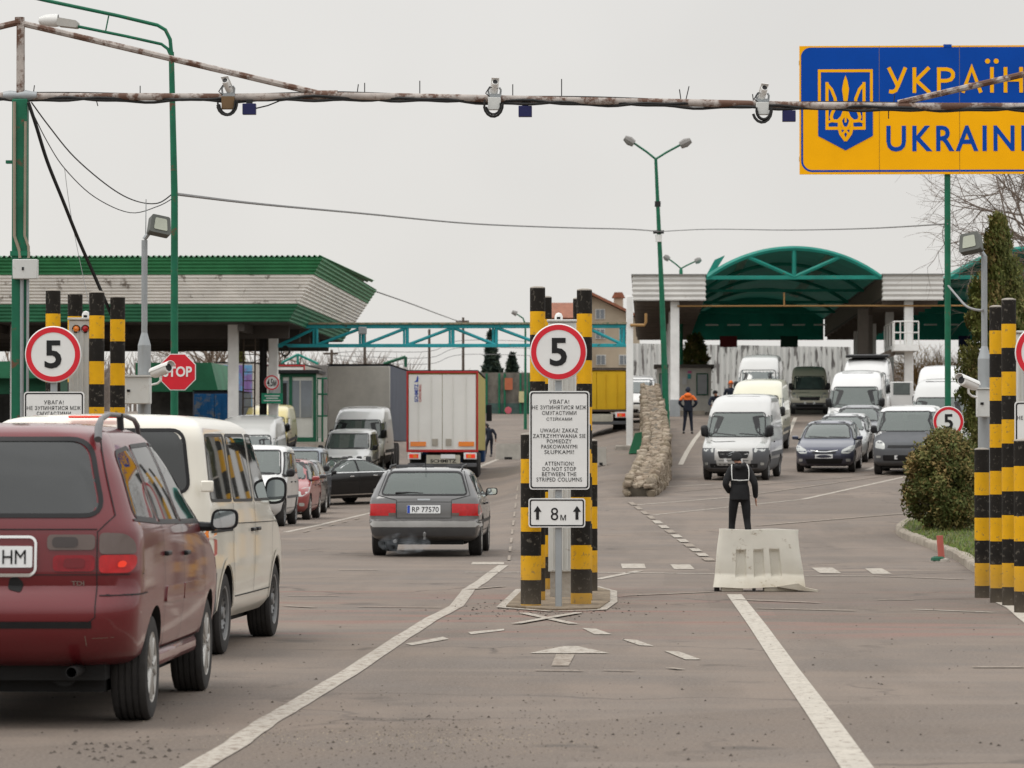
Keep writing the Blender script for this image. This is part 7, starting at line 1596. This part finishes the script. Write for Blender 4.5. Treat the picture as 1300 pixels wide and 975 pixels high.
def person(label, pos, rz, Ht, J, mats, matfn, extra=None, grp=None):
    """J: joints in metres for a 1.75 m figure, x right, y forward"""
    s = Ht / 1.75; t = thing('person', label, 'person', pos, grp, rz, world=False); V = Vector
    g = {k: V(v_) * s for k, v_ in J.items()}
    L2 = lambda a, b, u: g[a].lerp(g[b], u)
    pel, chest, neck, head = g['pelvis'], g['chest'], g['neck'], g['head']
    ch = [[(pel, (.155 * s, .12 * s)), (pel.lerp(chest, .5), (.15 * s, .115 * s)), (chest, (.175 * s, .12 * s)), (chest.lerp(neck, .72), (.12 * s, .085 * s)), (neck, .058 * s), (neck.lerp(head, .45), (.062 * s, .068 * s)), (head, (.078 * s, .098 * s)), (head + (head - neck) * .42, (.062 * s, .075 * s))]]
    for sd in 'lr':
        ch.append([(chest, (.175 * s, .12 * s)), (g['sh' + sd], .082 * s), (L2('sh' + sd, 'el' + sd, .5), .073 * s), (g['el' + sd], .062 * s), (L2('el' + sd, 'wr' + sd, .5), .056 * s), (g['wr' + sd], .042 * s)])
        ch.append([(pel, (.155 * s, .12 * s)), (g['hip' + sd], .098 * s), (L2('hip' + sd, 'kn' + sd, .5), .085 * s), (g['kn' + sd], .066 * s), (L2('kn' + sd, 'an' + sd, .35), .062 * s), (g['an' + sd], .05 * s)])
    mb = skinmesh(ch, mats, lambda c_: matfn(c_ / s))
    # feet, hands, face are part of the one body mesh
    for sd in 'lr':
        a = g['an' + sd]; f_ = g.get('toe' + sd, a + V((0, .17, -.06)) * s)
        n0 = len(mb.v); b = bmesh.new(); bmesh.ops.create_icosphere(b, subdivisions=2, radius=1); c_ = a.lerp(f_, .45) + V((0, 0, -.025 * s)); d = (f_ - a); d.z = 0; d.normalize()
        mb.add([c_ + d * (p_.co.y * .135 * s) + V((d.y, -d.x, 0)) * (p_.co.x * .048 * s) + V((0, 0, max(p_.co.z, -.6) * .05 * s)) for p_ in b.verts], [tuple(i.index for i in f.verts) for f in b.faces], mats.index(M['shoe']), True); b.free()
        w_ = g['wr' + sd]; hd = (w_ - g['el' + sd]).normalized(); sdv = V((0, 1, 0)).cross(hd); sdv = sdv.normalized() if sdv.length > .1 else V((1, 0, 0)); fw_ = hd.cross(sdv).normalized(); mi = mats.index(M['skin'])
        b = bmesh.new(); bmesh.ops.create_icosphere(b, subdivisions=2, radius=1); mb.add([w_ + hd * (.045 + p_.co.z * .055) * s + fw_ * p_.co.x * .04 * s + sdv * p_.co.y * .018 * s for p_ in b.verts], [tuple(i.index for i in f.verts) for f in b.faces], mi, True); b.free()
        for k, (o_, l_) in enumerate(((-.03, .07), (-.01, .08), (.01, .075), (.028, .06))):
            p0 = w_ + hd * .08 * s + fw_ * o_ * s; mb.tube([p0, p0 + hd * l_ * .5 * s, p0 + hd * l_ * .85 * s - sdv * .012 * s * (1 if sd == 'r' else -1)], [.0095 * s, .009 * s, .006 * s], 6, mi)
        p0 = w_ + hd * .03 * s + fw_ * .03 * s; mb.tube([p0, p0 + (hd * .6 + fw_ * .8) * .04 * s, p0 + (hd + fw_ * .5) * .065 * s], [.011 * s, .01 * s, .007 * s], 6, mi)
    up = (head - neck).normalized(); fwd = V(J.get('face', (0, 1, 0))).normalized(); sd_ = fwd.cross(up).normalized(); mi = mats.index(M['skin'])
    mb.tube([head + fwd * .085 * s + up * .02 * s, head + fwd * .112 * s - up * .015 * s, head + fwd * .088 * s - up * .02 * s], [.008 * s, .015 * s, .01 * s], 6, mi)
    for k in (-1, 1):
        mb.lathe([(.001, -.004), (.02, 0), (.001, .004)], 8, 'x', head + sd_ * .082 * k * s, mi); mb.lathe([(.001, -.006), (.011, 0), (.001, .006)], 8, 'y', head + fwd * .088 * s + sd_ * .03 * k * s + up * .02 * s, mats.index(M['ink']) if M['ink'] in mats else mi)
    mb.tube([head + fwd * .09 * s - up * .052 * s + sd_ * .02 * s, head + fwd * .09 * s - up * .052 * s - sd_ * .02 * s], .006 * s, 5, mi)
    b_ = part('body', mb, mats, t)
    if extra: extra(t, g, s, up, fwd, sd_)
    return t
def cap_of(mt, name='cap', z0=.0, r=1.1, hood=False):
    def f_(t, g, s, up, fwd, sd_):
        b = bmesh.new(); bmesh.ops.create_icosphere(b, subdivisions=3, radius=1); vs = []; hd = g['head']
        for p_ in b.verts:
            c_ = p_.co; z = max(c_.z, -.25 if not hood else -.9); yy = c_.y
            if not hood and c_.y > .3 and z < .15: z = .15
            vs.append(hd + sd_ * c_.x * .088 * r * s + fwd * (yy * .108 * r - .008) * s + up * (z * .115 * r + .02) * s)
        mb = MB().add(vs, [tuple(i.index for i in f.verts) for f in b.faces], 0, True); b.free(); part(name, mb, mt, t)
    return f_
ST = dict(pelvis=(0, 0, .95), chest=(0, .01, 1.27), neck=(0, .0, 1.5), head=(0, .02, 1.63), shl=(-.19, 0, 1.42), shr=(.19, 0, 1.42), ell=(-.27, -.03, 1.15), elr=(.27, -.03, 1.15), wrl=(-.29, .06, .91), wrr=(.29, .06, .91), hipl=(-.09, 0, .90), hipr=(.09, 0, .90), knl=(-.12, .03, .49), knr=(.12, .03, .49), anl=(-.14, -.02, .09), anr=(.14, -.02, .09))
# 1 walking figure behind the barrier
J = dict(ST); J.update(pelvis=(.0, 0, .95), neck=(.0, .10, 1.47), head=(-.03, .17, 1.59), chest=(0, .03, 1.26), shl=(-.165, 0, 1.40), shr=(.165, 0, 1.40), ell=(-.26, -.08, 1.15), wrl=(-.17, .1, 1.0), elr=(.26, -.08, 1.15), wrr=(.285, .03, .90), knl=(-.12, .14, .5), anl=(-.15, .12, .09), knr=(.13, -.0, .5), anr=(.16, -.2, .13), hipl=(-.1, 0, .9), hipr=(.1, 0, .9))
ms = [M['blackcloth'], M['skin'], M['shoe'], M['ink']]
D = 63.6; x = PL(D).x(939)
def harness(t, g, s, up, fwd, sd_):
    cap_of(M['blackcloth'], 'knitted_cap', r=1.12)(t, g, s, up, fwd, sd_)
    yb = -.128
    pts = [(-.135, .035, 1.495), (-.15, -.085, 1.43), (-.152, yb - .0, 1.33), (-.145, yb - .018, 1.225), (0, yb - .028, 1.215), (.145, yb - .018, 1.225), (.152, yb, 1.33), (.15, -.085, 1.43), (.135, .035, 1.495)]
    part('reflective_harness', MB().tube([Vector(p_) * s for p_ in pts], .009 * s, 8), M['reflective'], t)
    part('hood', MB().tube([Vector((-.08, -.03, 1.48)) * s, Vector((-.06, -.1, 1.45)) * s, Vector((0, -.125, 1.45)) * s, Vector((.06, -.1, 1.47)) * s, Vector((.08, -.03, 1.5)) * s], .04 * s, 8), M['blackcloth'], t)
    part('jacket_hem', MB().lathe([(.165 * s, .87 * s), (.182 * s, .885 * s), (.178 * s, .98 * s), (.165 * s, 1.1 * s), (.15 * s, 1.14 * s)], 20, 'z'), M['blackcloth'], t)
person('person in black walking away behind the plastic barrier with a white reflective harness', (x, D, H(x, D)), R(4), 1.67, J, ms, lambda c_: 1 if (c_.z > 1.525 and c_.z < 1.56) else 0, harness)
# 2 orange hooded
J = dict(ST); J.update(ell=(-.33, -.04, 1.17), wrl=(-.19, .08, 1.0), elr=(.33, -.04, 1.17), wrr=(.19, .08, 1.0), anl=(-.17, 0, .09), anr=(.15, 0, .09))
D = 146; x = PL(D).x(873.5)
def hood_or(t, g, s, up, fwd, sd_):
    cap_of(M['navycloth'], 'cap', r=1.15)(t, g, s, up, fwd, sd_)
    b = bmesh.new(); bmesh.ops.create_icosphere(b, subdivisions=2, radius=1); part('hood', MB().add([Vector((0, -.07, 1.46)) * s + Vector((p_.co.x * .15, p_.co.y * .09, p_.co.z * .09)) * s for p_ in b.verts], [tuple(i.index for i in f.verts) for f in b.faces], 0, True), M['orangecloth'], t); b.free()
    part('jacket_hem', MB().lathe([(.17 * s, .86 * s), (.185 * s, .92 * s), (.18 * s, 1.08 * s)], 16, 'z'), M['navycloth'], t)
person('person in navy jacket with orange shoulders standing beside the white column', (x, D, H(x, D)), R(-5), 1.78, J, [M['navycloth'], M['skin'], M['shoe'], M['ink'], M['orangecloth']], lambda c_: 4 if 1.28 < c_.z < 1.5 else (1 if 1.5 <= c_.z < 1.57 else 0), hood_or)
# 3 leaning figure
J = dict(ST); J.update(chest=(.06, .12, 1.2), neck=(.1, .24, 1.38), head=(.12, .32, 1.48), shl=(-.1, .18, 1.33), shr=(.27, .18, 1.33), ell=(-.2, .3, 1.08), elr=(.36, .28, 1.08), wrl=(-.1, .45, 1.0), wrr=(.28, .45, 1.0), face=(0, .9, -.3))
D = 148; x = PL(D).x(912)
person('person in dark jacket and cap leaning over by the pale van', (x, D, H(x, D)), R(180), 1.78, J, [M['navycloth'], M['skin'], M['shoe'], M['ink']], lambda c_: 1 if c_.z > 1.38 and c_.y > .22 else 0, cap_of(M['blackcloth'], 'cap', r=1.12))
# 4 bent figure by the lorry
J = dict(ST); J.update(chest=(-.02, .1, 1.22), neck=(-.04, .2, 1.42), head=(-.04, .28, 1.53), shl=(-.2, .12, 1.34), shr=(.18, .12, 1.34), ell=(-.28, .1, 1.06), elr=(.3, .0, 1.08), wrl=(-.2, .25, .92), wrr=(.34, .08, .86), knl=(-.16, .1, .5), anl=(-.24, .0, .09), knr=(.1, .06, .5), anr=(.08, .0, .09))
D = 190; x = PL(D).x(622)
person('person in dark clothes walking stooped along the right of the white trailer', (x, D, H(x, D)), R(25), 1.8, J, [M['navycloth'], M['skin'], M['shoe'], M['ink']], lambda c_: 1 if c_.z > 1.42 and c_.y > .2 else 0, cap_of(M['blackcloth'], 'cap', r=1.12))
# 5 head in orange cap between vans, 6 near yellow van
D = 158; x = PL(D).x(928)
person('person with orange hat glimpsed between two white vans', (x, D, H(x, D)), R(180), 1.8, ST, [M['navycloth'], M['skin'], M['shoe'], M['ink']], lambda c_: 1 if c_.z > 1.5 else 0, cap_of(M['orangecloth'], 'hat', r=1.15))
D = 122; x = PL(D).x(350)
person('person in dark navy coat beside the yellow van at the left', (x, D, H(x, D)), R(170), 1.9, ST, [M['navycloth'], M['skin'], M['shoe'], M['ink']], lambda c_: 1 if c_.z > 1.5 else 0, cap_of(mat('brown_hair', (.1, .05, .03), .9), 'hair', r=1.05))
# ------------------------------------------------------------ vegetation
def leaves(mb, c, s, n, spread, mi_n, up=0.0, shape=None):
    for _ in range(n):
        d = Vector((random.gauss(0, 1), random.gauss(0, 1), random.gauss(0, 1))); d.normalize(); p_ = c + Vector((d.x * spread[0], d.y * spread[1], d.z * spread[2])) * (random.random() ** .5)
        a = Vector((random.gauss(0, 1), random.gauss(0, 1), random.gauss(0, 1) + up * 3)).normalized(); b_ = a.orthogonal().normalized(); k = s * random.uniform(.6, 1.3)
        mb.add([p_ - b_ * k * .35, p_ + b_ * k * .35, p_ + a * k], [(0, 1, 2)], random.randrange(mi_n) if mi_n > 1 else 0)
def crownmats(cols): return [mat('foliage', c_, .75, var=.3, scale=2) for c_ in cols]
thuja = crownmats([(.09, .11, .025), (.125, .14, .034), (.15, .15, .045), (.19, .15, .055)]); bushm = crownmats([(.075, .09, .022), (.11, .11, .03), (.15, .12, .036), (.20, .14, .05)])
def limbs(mb, base, top, n, spread):
    for i in range(n):
        u = random.uniform(.1, .85); c_ = base.lerp(top, u); a = random.uniform(0, 6.28); e_ = c_ + Vector((math.cos(a) * spread * (1 - u * .6), math.sin(a) * spread * (1 - u * .6), random.uniform(.05, .4)))
        mb.tube([c_, c_.lerp(e_, .5) + Vector((0, 0, .03)), e_], [.02, .014, .004], 5)
def conifer(name, label, base, ht, rad, n, ms_, leaf, seed, up=.6, prof=None, grp=None, lobes=26):
    random.seed(seed); t = thing(name, label, 'tree' if ht > 2.5 else 'bush', base, grp); base = Vector(base)
    mb = MB().tube([base - Vector((0, 0, .1)), base + Vector((0, 0, ht * .5)), base + Vector((0, 0, ht * .92))], [rad * .1 + .03, rad * .05 + .02, .01], 8); limbs(mb, base + Vector((0, 0, ht * .08)), base + Vector((0, 0, ht * .8)), 30, rad * .8); part('trunk', mb, M['wood_pole'], t)
    mb = MB(); prof = prof or (lambda u: (1 - u) ** .75)
    for i in range(lobes * 10):
        u = random.random() ** .9; r_ = rad * prof(u) * random.uniform(.45, 1.0); a = random.uniform(0, 6.28); c_ = base + Vector((math.cos(a) * r_, math.sin(a) * r_, ht * (.04 + .96 * u)))
        cs = rad * random.uniform(.12, .24); mi = random.randrange(len(ms_)) if random.random() < .5 else min(len(ms_) - 1, int(random.random() ** 2 * len(ms_)))
        n0 = len(mb.m); leaves(mb, c_, leaf, n // (lobes * 10), (cs, cs, cs * 1.4), 1, up)
        for j in range(n0, len(mb.m)): mb.m[j] = mi if random.random() < .75 else random.randrange(len(ms_))
    part('crown', mb, ms_, t); return t
D = 79; q = PL(D); x = q.x(1268); conifer('conifer_tree', 'tall columnar conifer behind the grey floodlight mast at the right', (x, D, H(x, D)), q.z(283) - H(x, D), .92, 42000, thuja, .085, 4, .8, prof=lambda u: min(1, (1 - u) * 1.9) ** .8 * (.75 + .25 * min(1, u * 4)), lobes=30)
D = 70.5; q = PL(D); x = q.x(1199); conifer('round_bush', 'round brownish green bush on the kerbed grass corner', (x, D, H(x, D) + .1), q.z(555) - H(x, D) - .1, .80, 34000, bushm, .065, 8, .2, prof=lambda u: math.sqrt(max(0, 1 - (2 * u * .93 - .83) ** 2)) * (.98), lobes=30)
x2 = PL(72).x(1250); conifer('round_bush', 'second brownish bush behind the shortest striped pillar', (x2, 73.5, H(x2, 73)), 1.3, .6, 12000, bushm, .065, 18, .2, prof=lambda u: math.sqrt(max(0, 1 - (2 * u * .93 - .83) ** 2)), lobes=20)
spr = crownmats([(.012, .025, .018), (.018, .032, .022), (.03, .045, .026)])
for px, yt, D, wpx, lab in ((624, 423, 320, 17, 'taller dark spruce behind the truss right of the white trailer'), (650, 452, 325, 15, 'shorter dark spruce beside the distant street lamp')):
    q = PL(D); x = q.x(px); conifer('spruce_tree', lab, (x, D, H(x, D)), q.z(yt) - H(x, D), wpx * D / F, 9000, spr, .35, px, .0, prof=lambda u: (1 - u) * 1.5 * (.8 + .2 * math.sin(u * 40)), grp='distant spruces', lobes=24)
for px, yt, D, wpx, lab in ((883, 428, 214, 18, 'dark leafy tree behind the inspection booth'), (306, 438, 240, 10, 'small dark spruce seen under the left canopy')):
    q = PL(D); x = q.x(px); conifer('dark_tree', lab, (x, D, H(x, D)), q.z(yt) - H(x, D), wpx * D / F, 9000, thuja, .22, px, .2, prof=lambda u: math.sqrt(max(0.02, 1 - (2 * u - .9) ** 2 * .8)) if px > 800 else (1 - u), lobes=22)
# bare trees
def branch(mb, p_, d, r, ln, depth, spread=.55, grav=0):
    if depth == 0 or r < .0025: return
    n = 3; pts = [p_]; dd = d.copy()
    for i in range(n):
        dd = (dd + Vector((random.gauss(0, .13), random.gauss(0, .13), random.gauss(0, .1) - grav))).normalized(); pts.append(pts[-1] + dd * ln / n)
    mb.tube(pts, [r, r * .88, r * .76, r * .62], 5 if depth > 2 else 3, cap=False)
    for k in range(random.choice((2, 3, 3))):
        i = random.choice((1, 2, 3, 3)); s_ = (dd + Vector((random.gauss(0, spread), random.gauss(0, spread), random.gauss(0, spread)))).normalized()
        branch(mb, pts[i], s_, r * random.uniform(.5, .68), ln * random.uniform(.65, .85), depth - 1, spread, grav)
M['bark'] = mat('bare_bark', (.14, .11, .09), .9); M['twig'] = mat('twig_brown', (.16, .12, .09), .9)
random.seed(31); D = 88; q = PL(D); x = q.x(1345); t = thing('bare_tree', 'leafless tree whose twigs show around the country sign', 'tree', (x, D, H(x, D)))
mb = MB(); b0 = Vector((x, D, H(x, D))); mb.tube([b0, b0 + Vector((.1, 0, 2.2)), b0 + Vector((-.05, 0, 5.5))], [.2, .16, .10], 10, cap=False); part('trunk', mb, M['bark'], t)
mb = MB()
for k in range(9): a = random.uniform(2.2, 4.4) if k < 6 else random.uniform(0, 6.28); branch(mb, b0 + Vector((0, 0, random.uniform(4.4, 5.6))), Vector((math.cos(a) * .7, math.sin(a) * .4, random.uniform(.35, 1.2))).normalized(), .045, random.uniform(1.3, 1.9), 6, .5)
part('crown', mb, M['bark'], t)
# a lower bare tree draping twigs under the sign
random.seed(12); x = q.x(1330); t = thing('bare_tree', 'drooping leafless tree whose twigs hang under the country sign', 'tree', (x, 84, H(x, 84)))
mb = MB(); b0 = Vector((x, 84, H(x, 84))); mb.tube([b0, b0 + Vector((-.1, 0, 2.5)), b0 + Vector((-.1, 0, 5.2))], [.14, .11, .08], 8, cap=False); part('trunk', mb, M['bark'], t); mb = MB()
for k in range(6): a = random.uniform(2.5, 4.0); branch(mb, b0 + Vector((-.1, 0, random.uniform(5.0, 6.2))), Vector((math.cos(a), math.sin(a) * .3, random.uniform(-.1, .6))).normalized(), .026, random.uniform(1.0, 1.5), 6, .5, .04)
part('crown', mb, M['bark'], t)
random.seed(40)
for i, (px, D, ht, lab) in enumerate(((20, 260, 8.5, 'hazy bare tree at the far left behind the canopy'), (265, 250, 7.8, 'hazy bare tree behind the stop sign under the canopy'), (285, 255, 7, 'hazy bare tree right of the stop sign under the canopy'), (360, 262, 6.8, 'hazy bare tree behind the white trailer end'), (720, 340, 6, 'small bare tree beside the tiled wing'))):
    q = PL(D); x = q.x(px); t = thing('bare_tree', lab, 'tree', (x, D, H(x, D)), 'hazy bare trees'); b0 = Vector((x, D, H(x, D))); part('trunk', MB().tube([b0, b0 + Vector((0, 0, ht * .4))], [.2, .14], 7), M['twig'], t); mb = MB()
    for k in range(6): a = random.uniform(0, 6.28); branch(mb, b0 + Vector((0, 0, ht * .3)), Vector((math.cos(a) * .6, math.sin(a) * .6, 1)).normalized(), .09, ht * .3, 5, .45)
    part('crown', mb, M['twig'], t)
# brown twiggy shrubs at right under vault
random.seed(44)
strawm = [mat('straw_twig', (.62, .40, .17), .9), mat('straw_twig_dark', (.2, .15, .09), .9)]
for i, (px, D, wpx, yt, lab) in enumerate(((1180, 200, 22, 440, 'straw brown bare shrub seen under the second vault'), (1215, 205, 18, 446, 'smaller straw brown shrub beside the green pole'))):
    q = PL(D); x = q.x(px); t = thing('bare_shrub', lab, 'shrub', (x, D, H(x, D)), 'straw brown shrubs'); mb = MB(); b0 = Vector((x, D, H(x, D))); ht = q.z(yt) - b0.z
    for k in range(26): a = random.uniform(0, 6.28); branch(mb, b0 + Vector((math.cos(a) * .3, math.sin(a) * .3, .3)), Vector((math.cos(a) * .45, math.sin(a) * .3, 1)).normalized(), .05, ht * .36, 5, .35)
    part('crown', mb, strawm[0], t); part('trunk', MB().tube([b0, b0 + Vector((0, 0, 1))], .12, 6), strawm[1], t)
# far wood: a mass of bare crowns on the rise behind everything
random.seed(50); mb = MB()
for i in range(1500):
    x = random.uniform(-95, 70); y = random.uniform(375, 420); z = H(x, y); ht = random.uniform(5, 8) if x < -25 else random.uniform(3.5, 5.5)
    for k in range(9):
        a = random.uniform(0, 6.28); b_ = Vector((x, y, z + ht * random.uniform(.1, .6))); mb.tube([b_, b_ + Vector((math.cos(a) * ht * .2, math.sin(a) * .5, ht * .3))], [.06, .015], 3, cap=False)
    mb.tube([Vector((x, y, z)), Vector((x, y, z + ht * .7))], [.1, .04], 3, cap=False)
single('far_wood', 'hazy grey brown bare wood on the rise behind the checkpoint', 'wood', mb, mat('far_twigs', (.22, .185, .16), .95), (0, 400, 6), kind='stuff')
